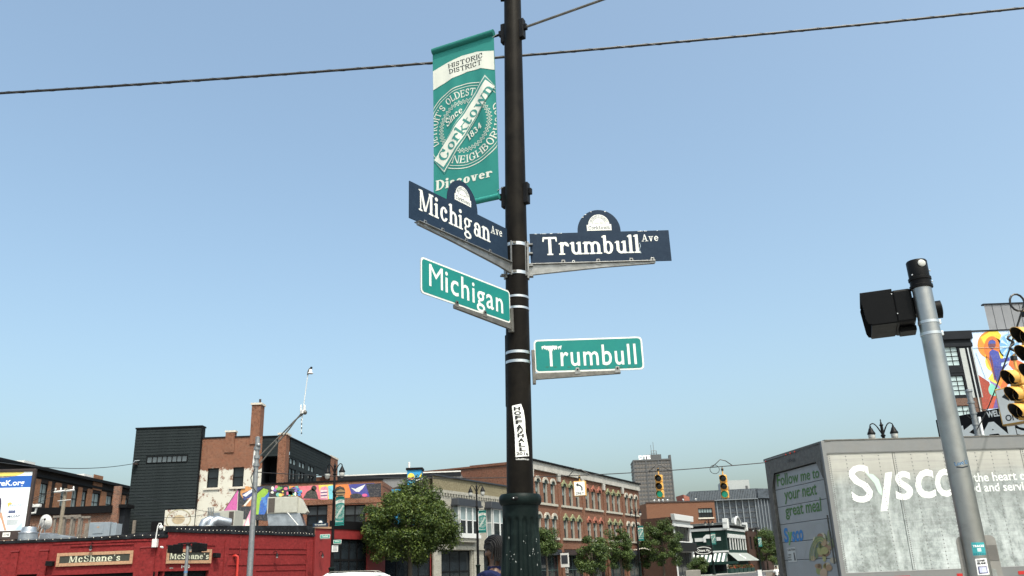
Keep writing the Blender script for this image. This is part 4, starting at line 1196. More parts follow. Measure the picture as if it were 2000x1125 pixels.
for x in (1.6, 2.9):
    for y in (0.02, 2.2):
        w = MB().lathe([(0.25,-0.14),(0.46,-0.14),(0.50,-0.10),(0.50,0.10),(0.46,0.14),(0.25,0.14)], 28).build('tyre', m_rub, tr, MS @ Matrix.Translation((x, y+0.17, 0.508)) @ Matrix.Rotation(R(90), 4, 'X'), smooth=True)
        MB().lathe([(0.02,0.05),(0.22,0.06),(0.26,0.13),(0.27,0.14),(0.27,-0.14)], 20).build('rim', m_rail, w, MS @ Matrix.Translation((x, y+0.17, 0.508)) @ Matrix.Rotation(R(90), 4, 'X'), smooth=True)
    MB().tube([(x, 0.2, 0.508), (x, 2.3, 0.508)], 0.07, 10).build('axle', m_grime, tr, MS)
for y in (0.5, 2.0): MB().box(LT-1.4, y, 0.02, LT-1.27, y+0.13, ZB-0.16).build('landing_leg', m_grime, tr, MS)

# ============================================================ dark apartment block with a painted end wall
m_dark = mat('charcoal_panel', (0.014, 0.016, 0.020), 0.6, spec=0.1, var=0.12, vs=1.5)
m_gpan = mat('pale_grey_panel', (0.34, 0.36, 0.36), 0.6, var=0.08, vs=1)
m_pent = mat('grey_metal_cladding', (0.16, 0.165, 0.18), 0.5, 0.2, var=0.07, vs=1)
m_roofw = mat('white_membrane', (0.75, 0.76, 0.76), 0.7, var=0.05, vs=1)
m_brbr = brick('brown_brick', '#6b4a3d', '#7a5647', '#8d8178')
m_fdark = mat('black_window_frame', (0.007, 0.007, 0.008), 0.6, spec=0.08, var=0.1, vs=5)
MA = frame(0, 88, 0, 0)
zt_ = on(MA, 1900, 646)[1]
xL = on(MA, 1837, 655)[0]; xM = on(MA, 1895, 660)[0]; xR = xM + 24
ap = thing('apartment_block', 'black panelled apartment block with a large colourful mural on its end wall', 'building', frame((xL+xR)/2, 88, 0, 0))
zbr = on(MA, 1870, 778)[1]
wins = []
for (a, b, c, e) in ((1845,677,1874,714), (1858,734,1887,775), (1868,797,1898,812)):
    x0, z1 = on(MA, a, b); x1, z0 = on(MA, c, e); wins.append([x0, x1, z0, z1])
wcx = sum((w[0]+w[1])/2 for w in wins[:2])/2; ww = 1.45
wh = wins[0][3]-wins[0][2]; fl = wins[0][3]-wins[1][3]
holes = []
z = wins[0][3]
while z > 3: holes.append((wcx-ww/2, wcx+ww/2, z-wh, z)); z -= fl
up_h = [h for h in holes if h[2] > zbr]; lo_h = [h for h in holes if h[2] <= zbr and h[3] < zbr]
wall(ap, MA, xL, xM, zbr, zt_-0.9, up_h, m_dark)
wall(ap, MA, xL, xM+0.4, 0, zbr, lo_h, m_brbr)
part_box('cornice', ap, MA, xL-0.25, -0.25, zt_-0.9, xM+0.15, 0.0, zt_, m_dark)
part_box('cornice_band', ap, MA, xL-0.1, -0.10, zt_-1.7, xM+0.05, -0.005, zt_-1.3, m_dark)
part_box('panel_strip', ap, MA, wcx+ww/2+0.18, -0.05, zbr, wcx+ww/2+0.75, -0.004, zt_-1.9, m_gpan)
part_box('downpipe', ap, MA, wcx+ww/2+0.95, -0.14, zbr-2, wcx+ww/2+1.08, -0.02, zt_-1.9, m_strap)
part_box('corner_trim', ap, MA, xM-0.16, -0.06, zbr, xM-0.04, -0.004, zt_-1.8, m_gpan)
part_box('floor_band', ap, MA, xL, -0.04, wins[0][2]-0.75, wcx+ww/2+0.1, -0.004, wins[0][2]-0.5, m_dark)
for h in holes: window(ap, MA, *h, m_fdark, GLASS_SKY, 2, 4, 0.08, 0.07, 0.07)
MB().slab([(xL+0.01,0.26),(xR,0.26),(xR,15),(xL+8,15)], 0, zt_-0.1).build('rear_wall', m_dark, ap, MA)
MB().slab([(xL+0.3,0.4),(xR-0.2,0.4),(xR-0.2,14.6),(xL+8.2,14.6)], zt_-0.1, zt_-0.05).build('roof', m_roofw, ap, MA)
part_box('coping', ap, MA, xM+0.15, -0.08, zt_-0.12, xR, 0.3, zt_+0.02, m_dark)
# mural
m_mw = mat('mural_ground', lin('#b6cbe6'), 0.8, var=0.06, vs=0.7)
MB().box(xM, -0.006, 0.5, xR, 0.05, zt_-0.12).build('mural_wall', m_mw, ap, MA)
def z1z(x, y): return (1820+x*0.249, 580+y*0.249)
def m1(*pts): return poly(*[on(MA, *z1z(*p)) for p in pts])
def me(cx, cy, rx, ry, **k): return sh_map(ell(0, 0, 1, 1, **k), lambda x, y: on(MA, *z1z(cx+x*rx, cy-y*ry)))
d = Decal(PRINT_WALL)
d.add(me(455,375,98,108), '#d58a2f', 1)
d.add(m1((455,270),(515,266),(545,300),(500,420),(430,400),(380,318)), '#e5c93c', 2)
d.add(me(490,430,75,110), '#e2c843', 2); d.add(me(470,400,62,92), '#d9722c', 3); d.add(me(468,500,50,80), '#e4cc4e', 2)
d.add(m1((440,470),(480,560),(475,600),(425,480)), '#d58a2f', 3)
d.add(me(605,385,85,100), '#9cc6ea', 2); d.add(me(605,385,76,90), '#6fa9dd', 3); 
for k in range(9): d.add(m1((605,385),(605+72*math.cos(k*0.7),385+86*math.sin(k*0.7)),(605+72*math.cos(k*0.7+0.3),385+86*math.sin(k*0.7+0.3))), '#b9d8f2', 4)
d.add(me(470,372,30,38), '#6d3b4b', 5); d.add(m1((443,372),(445,348),(470,338),(497,346),(500,368),(470,366)), '#3a4fa0', 6)
d.add(m1((450,430),(475,410),(520,430),(540,485),(608,475),(612,498),(545,515),(540,560),(505,600),(490,660),(470,560),(450,480)), '#39489f', 6)
d.add(m1((450,440),(475,500),(490,600),(515,680),(495,650),(470,560)), '#6b2b3c', 7)
d.add(m1((488,540),(560,545),(600,515),(560,570),(520,680),(492,620)), '#2f3b8b', 7)
d.add(m1((500,610),(565,555),(560,650),(530,720)), '#dd8f33', 5); d.add(m1((520,700),(570,600),(620,640),(570,735)), '#d96a33', 4)
d.add(m1((362,610),(450,668),(470,760),(430,880),(400,880)), '#9b3b2b', 3); d.add(m1((470,770),(540,715),(500,800),(480,875),(425,878)), '#b6482f', 4)
d.add(m1((440,640),(500,560),(520,690),(460,660)), '#e5cc55', 4); d.add(me(485,725,42,52), '#77c3b4', 5)
d.add(m1((455,655),(535,705),(525,720),(460,670)), '#8d6fb0', 6); d.add(m1((480,875),(500,800),(530,740),(522,870)), '#5d4a92', 5)
d.add(m1((620,470),(723,520),(723,600),(650,580),(600,530)), '#d9682f', 3); d.add(m1((660,560),(723,600),(723,700),(680,640)), '#8fb7e6', 4)
d.build('mural', ap, MA, y0=-0.010, dl=0.004)
mb = MB()
for p, q in (((320,400),(640,398)), ((345,440),(420,640)), ((600,270),(605,300))):
    a = on(MA, *z1z(*p)); b = on(MA, *z1z(*q)); mb.tube([(a[0],-0.05,a[1]),(b[0],-0.05,b[1])], 0.02, 4)
mb.build('panel_joint', m_gpan, ap, MA)
# stair tower on the roof
xa, za = on(MA, 1921, 594, 6); xb = xa+14
pb = MB().slab([(xa,6),(xb,6),(xb,12),(xa+5,12)], zt_-0.3, za).build('roof_tower', m_pent, ap, MA)
for k in range(12): MB().box(xa+0.9+k*1.05, 5.97, zt_-0.2, xa+0.93+k*1.05, 6.0, za-0.1).build('seam', m_dark, pb, MA)
MB().box(xa-0.1, 5.9, za-0.12, xb, 6.4, za+0.04).build('roof_edge', m_dark, pb, MA)
xa, za = on(MA, 1882, 640, 3)
MB().box(xa, 3, zt_-0.2, xa+3.2, 5, zt_+0.42).build('roof_curb', m_roofw, ap, MA)

# ============================================================ black board with big white letters
P1 = atY(1872, 812, 46); P2 = atZ(2000, 788, P1.z)
MK = frame_dir(P1.x, P1.y, 0, P2.x-P1.x, P2.y-P1.y)
zk = P1.z; xk0 = on(MK, 1829, 830)[0]
bd = thing('roof_sign', 'black sign board with big white letters behind the trailer', 'sign', MK @ Matrix.Translation((0, 0, 0)))
MB().box(xk0, 0, 3.6, 11, 0.5, zk).build('board', m_blk, bd, MK, bevel=0.02)
for x in (0.5, 4, 8): MB().box(x, 0.1, 0, x+0.25, 0.4, 3.6).build('post', m_blk, bd, MK)
d = Decal(PRINT)
d.add(sh_base(btext('WELCOME', 0.03, 0.8), MK, z1z(436,946), z1z(668,912), z1z(434,898)), TW, 1)
d.add(sh_base(btext('KAIS', 0.05), MK, z1z(212,1130), z1z(830,1062), z1z(205,1015)), TW, 1)
d.build('lettering', bd, MK, y0=-0.004, dl=0.004)
# ============================================================ grey service pole and near signals
cpx = atY(1906, 830, 42)
sp_ = thing('utility_pole', 'grey steel pole with clamps rising behind the trailer', 'pole', frame(cpx.x, cpx.y, 0, 0))
zt_ = atY(1898, 765, 42).z
Mq = frame(cpx.x, cpx.y, 0, 0)
MB().lathe([(0.16,0),(0.15,3),(0.13,zt_-0.1),(0.13,zt_)], 16).build('shaft', m_galv, sp_, Mq, smooth=True)
MB().lathe([(0.14,zt_-0.03),(0.17,zt_),(0.16,zt_+0.1),(0.02,zt_+0.14)], 14).build('cap', m_galv, sp_, Mq, smooth=True)
for k in range(5):
    z = zt_-0.6-k*0.55
    MB().lathe([(0.14,z),(0.17,z+0.01),(0.17,z+0.09),(0.14,z+0.1)], 14).build('clamp', m_galv, sp_, Mq, smooth=True)
MB().lathe([(0.07,zt_-2.2),(0.07,zt_-1.3)], 8).build('conduit_box', m_roofw, sp_, Mq @ Matrix.Translation((0.17,-0.12,0)), smooth=True)
mb = MB()
mb.tube([(0.1+0.45*math.cos(t), 0, zt_-1.1+0.3*math.sin(t)) for t in [2*math.pi*i/18 for i in range(22)]], 0.015, 5)
mb.build('cable_loop', m_cable, sp_, Mq)
m_sig = mat('signal_yellow', (0.62, 0.34, 0.075), 0.38, var=0.08, vs=6, dirt='#7d5a24', dirt_amt=0.3, ds=4)
m_sigd = mat('signal_visor_black', (0.006, 0.006, 0.006), 0.6, var=0.1, vs=5)
m_lens0 = mat('dark_signal_lens', (0.012, 0.008, 0.006), 0.2, var=0.1, vs=5)
def green_lamp():
    m, nt, nd, lk, bs = nodes('lit_green_lens')
    bs.inputs['Base Color'].default_value = (0.01, 0.25, 0.16, 1); bs.inputs['Roughness'].default_value = 0.25
    bs.inputs['Emission Color'].default_value = (0.03, 0.75, 0.42, 1); bs.inputs['Emission Strength'].default_value = 0.13
    return m
m_green = green_lamp()
def signal_head(label, Mw, lit=True, group=None, visor_len=0.26, name='traffic_signal'):
    """three sections, face at y<0, hangs from z=0 down; thing origin at the hanger"""
    s = thing(name, label, 'traffic signal', Mw, group)
    MB().tube([(0,0,0.30),(0,0,0.0)], 0.03, 8).build('hanger', m_sig, s, Mw, smooth=True)
    MB().box(-0.05,-0.05,0.18,0.05,0.05,0.28).build('hanger_clamp', m_sigd, s, Mw, bevel=0.01)
    for k in range(3):
        z = -0.02-0.355*k
        h = MB().box(-0.17,-0.10,z-0.345,0.17,0.12,z).build('housing', m_sig, s, Mw, bevel=0.03)
        Ml = Mw @ Matrix.Translation((0,-0.10,z-0.172)) @ Matrix.Rotation(R(90),4,'X')
        MB().lathe([(0.0001,0.015),(0.08,0.012),(0.135,0.004),(0.137,0.0)], 24, cap=False).build('lens', m_green if (lit and k == 2) else m_lens0, h, Ml, smooth=True)
        vs_ = MB(); n = 24
        for ring_r in (0.158, 0.150):
            for t in (0.0, 1.0):
                for i in range(n+1):
                    a = R(-52)+R(284)*i/n
                    cut = visor_len*(1.0 if t else 0.0)*(0.62+0.38*math.sin(max(min(a, R(205)), R(-25))*0.999) if t else 1)
                    vs_.v.append((ring_r*math.cos(a), ring_r*math.sin(a), max(cut, 0.10 if t else 0)))
        m_ = n+1
        for i in range(n):
            vs_.f += [(i,i+1,m_+i+1,m_+i),(2*m_+i,3*m_+i,3*m_+i+1,2*m_+i+1),(m_+i,m_+i+1,3*m_+i+1,3*m_+i)]
        Mv = Mw @ Matrix.Translation((0,-0.10,z-0.172)) @ Matrix.Rotation(R(90),4,'X')
        vz = vs_.build('visor', m_sig, h, Mv, smooth=True)
        vi = MB(); 
        for t in (0.0, 1.0):
            for i in range(n+1):
                a = R(-50)+R(280)*i/n
                vi.v.append((0.147*math.cos(a), 0.147*math.sin(a), (visor_len*(0.62+0.38*math.sin(max(min(a, R(205)), R(-25)))) if t else 0.002)-0.004*t))
        for i in range(n): vi.f.append((i, i+1, m_+i+1, m_+i))
        vi.build('visor_lining', m_sigd, h, Mv, smooth=True)
    MB().lathe([(0.05,-1.12),(0.06,-1.10),(0.05,-1.08)], 10).build('end_cap', m_sig, s, Mw)
    return s
# near right-hand signals face left
def head_at(px, py, Y, face, label, lit, group=None):
    p = atY(px, py, Y)
    Mw = Matrix.Translation(p) @ Matrix.Rotation(face, 4, 'Z')
    return signal_head(label, Mw, lit, group), p
_, pa = head_at(1985, 720, 17.5, R(-78), 'yellow three section signal seen from the side, hanging lower of the two beside the mural', False, 'near signals seen from the side')
_, pb_ = head_at(2008, 636, 15.6, R(-80), 'yellow signal cut by the right edge, higher of the two beside the mural', False, 'near signals seen from the side')
s1 = span('span_wire', 'dark span wire carrying the yellow signals at the right edge', pb_ + (pb_-pa)*1.2 + Vector((0,0,0.28)), Vector((cpx.x, cpx.y, atY(1909, 855, 42).z+0.4)), 0.022, 0.25, mt=m_cable)
mb = MB(); c0 = pb_ + Vector((0,0,0.3))
mb.tube([c0+Vector((-0.10+0.14*math.cos(t), 0, 0.17+0.17*math.sin(t))) for t in [2*math.pi*i/14 for i in range(16)]], 0.02, 6)
mb.build('slack_cable', m_cable, s1); mb = MB()
c0 = pa + Vector((0,0,0.3))
mb.tube([c0+Vector((0.02+0.06*math.sin(t*3), 0, 0.1*t)) for t in [i*0.4 for i in range(12)]], 0.025, 6)
mb.build('slack_cable', m_cable, s1)
# turn-only box sign behind the lower signal
def only_sign(label, Mw, w=0.62, h=0.78, dpt=0.22, group=None):
    s = thing('lane_sign', label, 'sign', Mw, group)
    MB().box(-w/2,-dpt/2,-h,w/2,dpt/2,0).build('sign_case', m_sig, s, Mw, bevel=0.02)
    MB().tube([(0,0,0.25),(0,0,0)], 0.03, 8).build('hanger', m_sig, s, Mw); MB().box(-0.05,-0.05,0.14,0.05,0.05,0.22).build('hanger_clamp', m_sigd, s, Mw)
    d = Decal(PRINT)
    d.add(poly((-w/2+0.035,-h+0.035),(w/2-0.035,-h+0.035),(w/2-0.035,-0.035),(-w/2+0.035,-0.035)), '#e8e8e4', 1)
    k = w/0.62
    path = [(0.12*k,-0.50*h/0.78), (0.12*k,-0.36*h/0.78), (0.08*k,-0.28*h/0.78), (0.0,-0.22*h/0.78), (-0.07*k,-0.20*h/0.78)]
    d.add(strip(path, 0.062*k), '#141414', 2)
    d.add(poly((-0.19*k,-0.19*h/0.78),(-0.06*k,-0.10*h/0.78),(-0.06*k,-0.30*h/0.78)), '#141414', 2)
    d.add(sh_fit(btext('ONLY', 0.02), -0.21*k, -0.70*h/0.78, 0.21*k, -0.57*h/0.78), '#141414', 2)
    d.build('sign_face', s, Mw, y0=-dpt/2-0.002, dl=0.003)
    return s
p = atY(1978, 755, 19.0)
only_sign('left turn only box sign seen sideways behind the near yellow signal', Matrix.Translation(p) @ Matrix.Rotation(R(-62),4,'Z'), 0.75, 0.85, 0.24, 'turn only box signs')
# ============================================================ red painted pub on the corner
def wallpaint(name, base, dark, mort=0.9, stain='#2a0d0c', amt=0.35):
    def sp(nd, lk, tc, sx, out):
        return out
    return brick(name, base, dark, tuple(x*mort for x in lin(base)), stain=amt, bstr=0.45)
m_redb = wallpaint('red_painted_brick', (0.20, 0.018, 0.019), (0.16, 0.014, 0.015))
m_redp = mat('red_paint', (0.185, 0.017, 0.018), 0.6, var=0.15, vs=3)
m_tar = mat('black_tar_parapet', (0.010, 0.011, 0.013), 0.8, spec=0.08, var=0.35, vs=2.5, bmp=0.3, bs_=8, dirt='#3b4148', dirt_amt=0.5, ds=1.6)
m_roof = mat('grey_roof', (0.10, 0.10, 0.105), 0.9, var=0.2, vs=1)
m_void = mat('opening_shade_paint', (0.006, 0.006, 0.007), 0.7, var=0.2, vs=2, spec=0.1)  # near-black paint for the shade inside openings and slots
m_gal2 = mat('sheet_metal', (0.34, 0.37, 0.41), 0.38, 0.7, var=0.2, vs=3, dirt='#6a6f76', dirt_amt=0.45, ds=2.5)
m_hvac = mat('hvac_beige_grey', (0.36, 0.36, 0.32), 0.55, var=0.08, vs=2, dirt='#6f6c60', dirt_amt=0.4, ds=2)
m_whitem = mat('white_enamel', (0.56, 0.56, 0.55), 0.4, var=0.06, vs=4)
m_cream = mat('cream_board', (0.36, 0.21, 0.125), 0.7, var=0.12, vs=6)
m_slate = mat('sign_slate', (0.028, 0.030, 0.022), 0.6, var=0.15, vs=6)
MA1 = frame(-40, 46.1, 0, 0)          # frontal wall, local x = world x + 40
MB1 = frame(O1.x, O1.y, 0, A1)        # avenue wall
pub = thing('corner_pub', 'low red painted brick pub on the corner with two slate lettered signs', 'building', frame(-20, 50, 0, 0))
XF = O1.x + 40                        # fold
def box_px(Mx, x0, y0, x1, y1):
    a = on(Mx, x0, y1); b = on(Mx, x1, y0)
    return a[0], b[0], a[1], b[1]
dA = []
for r_ in ((100, 1118, 260, 1125), (32, 1121, 72, 1125)):
    a, b, c, e = box_px(MA1, *r_); dA.append((a, b, 0.15, e))
zA = on(MA1, 150, 1057)[1]
wall(pub, MA1, 0, XF, 0, zA, dA, m_redb, 0.35)
zB = 4.22; TB = t_at(612)
a, b, c, e = box_px(MB1, 308, 1114, 408, 1125)
dB = [(a, b, 0.15, e)]
wall(pub, MB1, 0, TB, 0, zB, dB, m_redb, 0.35)
for Mx, hs in ((MA1, dA), (MB1, dB)):
    for h in hs:
        dr = MB(); n = max(2, int((h[1]-h[0])/1.1)); w = (h[1]-h[0])/n
        for i in range(n+1): dr.box(h[0]+i*w-0.05, 0.22, h[2], h[0]+i*w+0.05, 0.30, h[3])
        dr.box(h[0], 0.215, h[3]-0.15, h[1], 0.305, h[3]); dr.box(h[0], 0.225, 1.95, h[1], 0.295, 2.05)
        dd = dr.build('door', m_fdark, pub, Mx)
        for i in range(n): MB().box(h[0]+i*w+0.05, 0.26, h[2], h[0]+(i+1)*w-0.05, 0.27, h[3]-0.15).build('pane', GLASS, dd, Mx)
# pilasters and recessed panel edges
def pil(Mx, px0, px1, ptop, d=0.09):
    a = on(Mx, px0, ptop); b = on(Mx, px1, ptop)
    MB().box(a[0], -d, 0, b[0], 0.0-0.001, a[1]).build('pilaster', m_redb, pub, Mx)
    MB().box(a[0]-0.03, -d-0.03, a[1], b[0]+0.03, 0, a[1]+0.06).build('pilaster_cap', m_redp, pub, Mx)
pil(MA1, 24, 38, 1078); pil(MA1, 80, 96, 1076); pil(MA1, 276, 305, 1070, 0.05)
for i, (px0, px1, p0) in enumerate(((104, 325, 1062), (215, 287, 1057), (138, 262, 1066))):
    a = on(MA1, px0, p0); b = on(MA1, min(px1, 304), p0)
    MB().box(a[0], -0.035-0.01*i, a[1]-0.05, b[0], -0.001, a[1]+0.03).build('brick_course', m_redb, pub, MA1)
for px0, px1, p0 in ((325, 420, 1062), (441, 470, 1080), (440, 600, 1102), (440, 606, 1069), (500, 600, 1080), (500, 600, 1113)):
    a = on(MB1, px0, p0); b = on(MB1, px1, p0); zz = (a[1])
    MB().box(a[0], -0.04, zz-0.06, b[0], -0.001, zz+0.03).build('brick_course', m_redb, pub, MB1)
for px in (440, 490, 600):
    a = on(MB1, px, 1100)
    MB().box(a[0]-0.15, -0.05, 0, a[0]+0.15, -0.001, 3.9).build('pilaster', m_redb, pub, MB1)
# black parapet, tarred
zP0, zP1 = on(MA1, 60, 1057)[1], on(MA1, 300, 1036)[1]
MB().box(0, -0.06, zA, XF+0.02, 0.3, zA+0.16).build('coping', m_tar, pub, MA1, bevel=0.02)
MB().prism([(on(MA1,118,1040)[0], zA+0.14), (XF, zA+0.14), (XF, zP1), (on(MA1,140,1041)[0], zP1-0.25)], 0.35, 0.6).build('parapet', m_tar, pub, MA1)
zp = on(MB1, 417, 1027)[1]
MB().box(0, -0.07, zB, TB, 0.28, zB+0.14).build('coping', m_tar, pub, MB1, bevel=0.02)
MB().prism([(0, zB+0.14), (TB, zB+0.14), (TB, on(MB1,606,1026)[1]), (on(MB1,417,1027)[0], zp), (0, zp-0.1)], 0.0, 0.25).build('parapet', m_tar, pub, MB1)
MB().slab([(-40,46.4), (O1.x,46.4), tuple(along(TB,-0.3)), tuple(along(34,-0.3)), (-6,72.5), (-40,72.5)], 4.0, 4.12).build('roof', m_roof, pub, Matrix.Identity(4))
# string lights along the coping
m_bulb = mat('warm_white_bulb', (0.80, 0.76, 0.66), 0.25, var=0.05, vs=5)
def string_lights(label, Mx, x0, x1, zf, n, y=-0.16, r=0.02, sag=0.03, mt=None):
    s = thing('string_lights', label, 'string lights', Mx @ Matrix.Translation((x0, y, zf(x0))))
    pts = []
    for i in range(n*2+1):
        x = x0+(x1-x0)*i/(n*2); pts.append((x, y, zf(x) - (0 if i % 2 == 0 else sag)))
    MB().tube(pts, 0.008, 4).build('wire', m_cable, s, Mx)
    me_ = MB().ball((0,0,0), (r, r, r*1.35), 8, 5).mesh('bulb', mt or m_bulb, True)
    for i in range(n): put('bulb', me_, s, Mx @ Matrix.Translation((x0+(x1-x0)*(i+0.5)/n, y, zf(x0+(x1-x0)*(i+0.5)/n)-sag-r)))
    return s
string_lights('string of small bulbs along the black coping left of the white camera arm', MA1, 3, XF-0.2, lambda x: zA+0.2+0.02*math.sin(x*2), 42)
string_lights('string of small bulbs along the black coping right of the white camera arm', MB1, 0.3, TB-0.3, lambda x: zB+0.22+0.02*math.sin(x*2), 40)
# signs
def pub_sign(label, Mx, q, tq):
    a, b, c, e = box_px(Mx, *q)
    s = thing('pub_sign', label, 'sign', Mx @ Matrix.Translation(((a+b)/2, 0, c)), 'pub signs')
    t = 0.16
    for k, bx in enumerate(((a, c, b, c+t), (a, e-t, b, e), (a, c+t, a+t, e-t), (b-t, c+t, b, e-t))):
        n = max(1, int(max(bx[2]-bx[0], bx[3]-bx[1])/0.15)); mb = MB()
        hor = (bx[2]-bx[0]) > (bx[3]-bx[1])
        for i in range(n):
            if hor: w = (bx[2]-bx[0])/n; mb.box(bx[0]+i*w+0.006, -0.10, bx[1]+0.004, bx[0]+(i+1)*w-0.006, -0.06, bx[3]-0.004)
            else: w = (bx[3]-bx[1])/n; mb.box(bx[0]+0.004, -0.10, bx[1]+i*w+0.006, bx[2]-0.004, -0.06, bx[1]+(i+1)*w-0.006)
        mb.box(bx[0], -0.085, bx[1], bx[2], -0.055, bx[3])
        mb.build('sign_border', m_cream, s, Mx)
    bo = MB().box(a+t*0.9, -0.07, c+t*0.9, b-t*0.9, -0.05, e-t*0.9).build('board', m_slate, s, Mx)
    d = Decal(PRINT_WALL)
    d.add(sh_fit(stext("McShane's", 0.15, 0.2, 0.14), *tq(a, b, c, e)), '#c9cbb4', 1)
    d.build('lettering', bo, Mx, y0=-0.074, dl=0.003)
    return a, b, c, e
pub_sign("wide slate sign reading McShane's in cream letters, left of the two on the pub", MA1, (110, 1075, 262, 1107), lambda a, b, c, e: (a+0.66, c+0.18, b-0.66, e-0.14))
a, b, c, e = pub_sign("narrow slate sign reading McShane's with letters filling it, right of the two on the pub", MB1, (322, 1073, 412, 1101), lambda a, b, c, e: (a+0.22, c+0.22, b-0.2, e-0.2))
d = Decal(PRINT_WALL); x0, z0 = on(MB1, 354, 1109.5); x1, z1 = on(MB1, 371, 1103)
d.add(sh_fit(btext('1460', 0.04), x0, z0, x1, z1), '#d9d3cc', 1)
x0, z0 = on(MB1, 331, 1111); x1, z1 = on(MB1, 338, 1108); d.add(poly((x0,z0),(x1,z0),(x1,z1),(x0,z1)), '#8f8a84', 1); d.add(sh_fit(btext('1460', 0.03), x0+.03, z0+.02, x1-.03, z1-.02), '#3b3434', 2)
d.build('house_number', pub, MB1, y0=-0.004, dl=0.003)
# gooseneck lamps
def wall_lamp(label, Mx, px, py):
    x, z = on(Mx, px, py, -0.3)
    s = thing('wall_lamp', label, 'lamp', Mx @ Matrix.Translation((x, 0, z)), 'gooseneck lamps on the red wall')
    MB().tube([(x,0,z+0.15),(x,-0.12,z+0.26),(x,-0.26,z+0.24),(x,-0.30,z+0.12)], 0.018, 6).build('arm', m_blk, s, Mx, smooth=True)
    MB().lathe([(0.03,0.14),(0.05,0.10),(0.07,0.02),(0.13,-0.04),(0.12,-0.045)], 14).build('shade', m_blk, s, Mx @ Matrix.Translation((x,-0.3,z)), smooth=True)
    MB().ball((x,-0.30,z-0.08), (0.06,0.06,0.075), 10, 6).build('bulb', m_whitem, s, Mx, smooth=True)
wall_lamp('small black lamp above the wide slate sign', MA1, 177, 1070)
wall_lamp('small black lamp over the narrow slate sign', MB1, 372, 1071)
wall_lamp('small black wall lamp right of the grey steel pole', MB1, 541, 1085)
def speaker(label, Mx, px, py):
    x, z = on(Mx, px, py, -0.2)
    s = thing('wall_speaker', label, 'speaker', Mx @ Matrix.Translation((x, 0, z)), 'black boxes on the red wall')
    MB().prism([(x-0.18,z-0.10),(x+0.18,z-0.13),(x+0.2,z+0.12),(x-0.16,z+0.14)], -0.34, -0.06).build('case', m_blk, s, Mx, bevel=0.02)
    MB().box(x-0.05,-0.08,z-0.06,x+0.05,0,z+0.06).build('bracket', m_blk, s, Mx)
speaker('black speaker left of the wide slate sign', MA1, 97, 1101); speaker('black speaker right of the narrow slate sign', MB1, 423, 1085)
# red pipe
x, z = on(MB1, 459, 1090)
o = MB().tube([(x-0.12,0.02,z+0.12),(x-0.1,-0.14,z+0.12),(x,-0.2,z+0.06),(x+0.02,-0.2,z-0.1),(x+0.02,-0.2,0.1)], 0.075, 10).build('vent_pipe', mat('bright_red_pipe', (0.42,0.03,0.022), 0.45, var=0.08, vs=3), smooth=True, Mw=MB1)
tag(o, 'bright red bent pipe standing against the red pub wall', 'pipe')
x, z = on(MB1, 468, 1065)
o = MB().tube([(x,-0.06,z+0.5),(x,-0.06,z-0.6)], 0.02, 6).build('conduit', m_redp, pub, MB1)
# white wall-mounted camera arm at the fold
x, z = on(MA1, 305, 1055, -0.25)
s = thing('surveillance_mount', 'white camera arm and box fixed on the corner of the red pub', 'camera', MA1 @ Matrix.Translation((x, -0.2, z)))
MB().box(x-0.2,-0.3,z-0.36,x+0.05,-0.05,z+0.06).build('box', m_whitem, s, MA1, bevel=0.02)
MB().tube([(x-0.06,-0.2,z),(x+0.0,-0.2,z+0.7),(x+0.06,-0.2,z+0.85),(x+0.16,-0.2,z+0.84),(x+0.17,-0.2,z+0.74)], 0.035, 8).build('arm', m_whitem, s, MA1, smooth=True)
MB().lathe([(0.03,0.1),(0.09,0.06),(0.12,-0.02),(0.10,-0.06),(0.04,-0.13),(0.01,-0.15)], 12).build('dome', m_whitem, s, MA1 @ Matrix.Translation((x+0.17,-0.2,z+0.66)), smooth=True)
MB().tube([(x+0.25,-0.2,z-0.35),(x+0.4,-0.25,z-0.38)], 0.05, 8).build('side_camera', m_whitem, s, MA1, smooth=True)
# right-hand part of the pub with tall dark glazed doors
TC = t_at(846) - 0.3
zc_ = on(MB1, 626, 1032)[1]
h1 = box_px(MB1, 648, 1054, 718, 1125); hC = [(h1[0], h1[1], 0.15, h1[3])]
h2 = (t_at(752), t_at(842)); hC.append((h2[0], h2[1], 0.15, h1[3]))
wall(pub, MB1, TB+0.05, TC, 0, zc_, hC, m_redp, 0.3)
MB().box(TB-0.02, -0.08, zc_, t_at(648), 0.3, zc_+0.12).build('coping', m_cream, pub, MB1)
MB().box(t_at(648), -0.05, zc_, TC, 0.3, zc_+0.55).build('balcony_edge', m_blk, pub, MB1)
MB().box(TB-0.1, -0.16, 0.1, TB+0.02, -0.03, zB).build('downpipe', m_redp, pub, MB1)
x, z = on(MB1, 632, 1048); MB().box(x-0.4,-0.08,z-0.12,x-0.15,0,z+0.1).build('junction_box', m_alud, pub, MB1)
for h in hC: window(pub, MB1, *h, m_fdark, GLASS, 4, 3, 0.10, 0.12, 0.14, 'glazed_door')
wall_lamp('small black wall lamp beside the tall glazed doors', MB1, 630, 1085)

# ------------------------------------------------------------ things on the pub roof
def rooftop(px, py, dist):     # point behind the avenue wall
    return atY(px, py, dist)
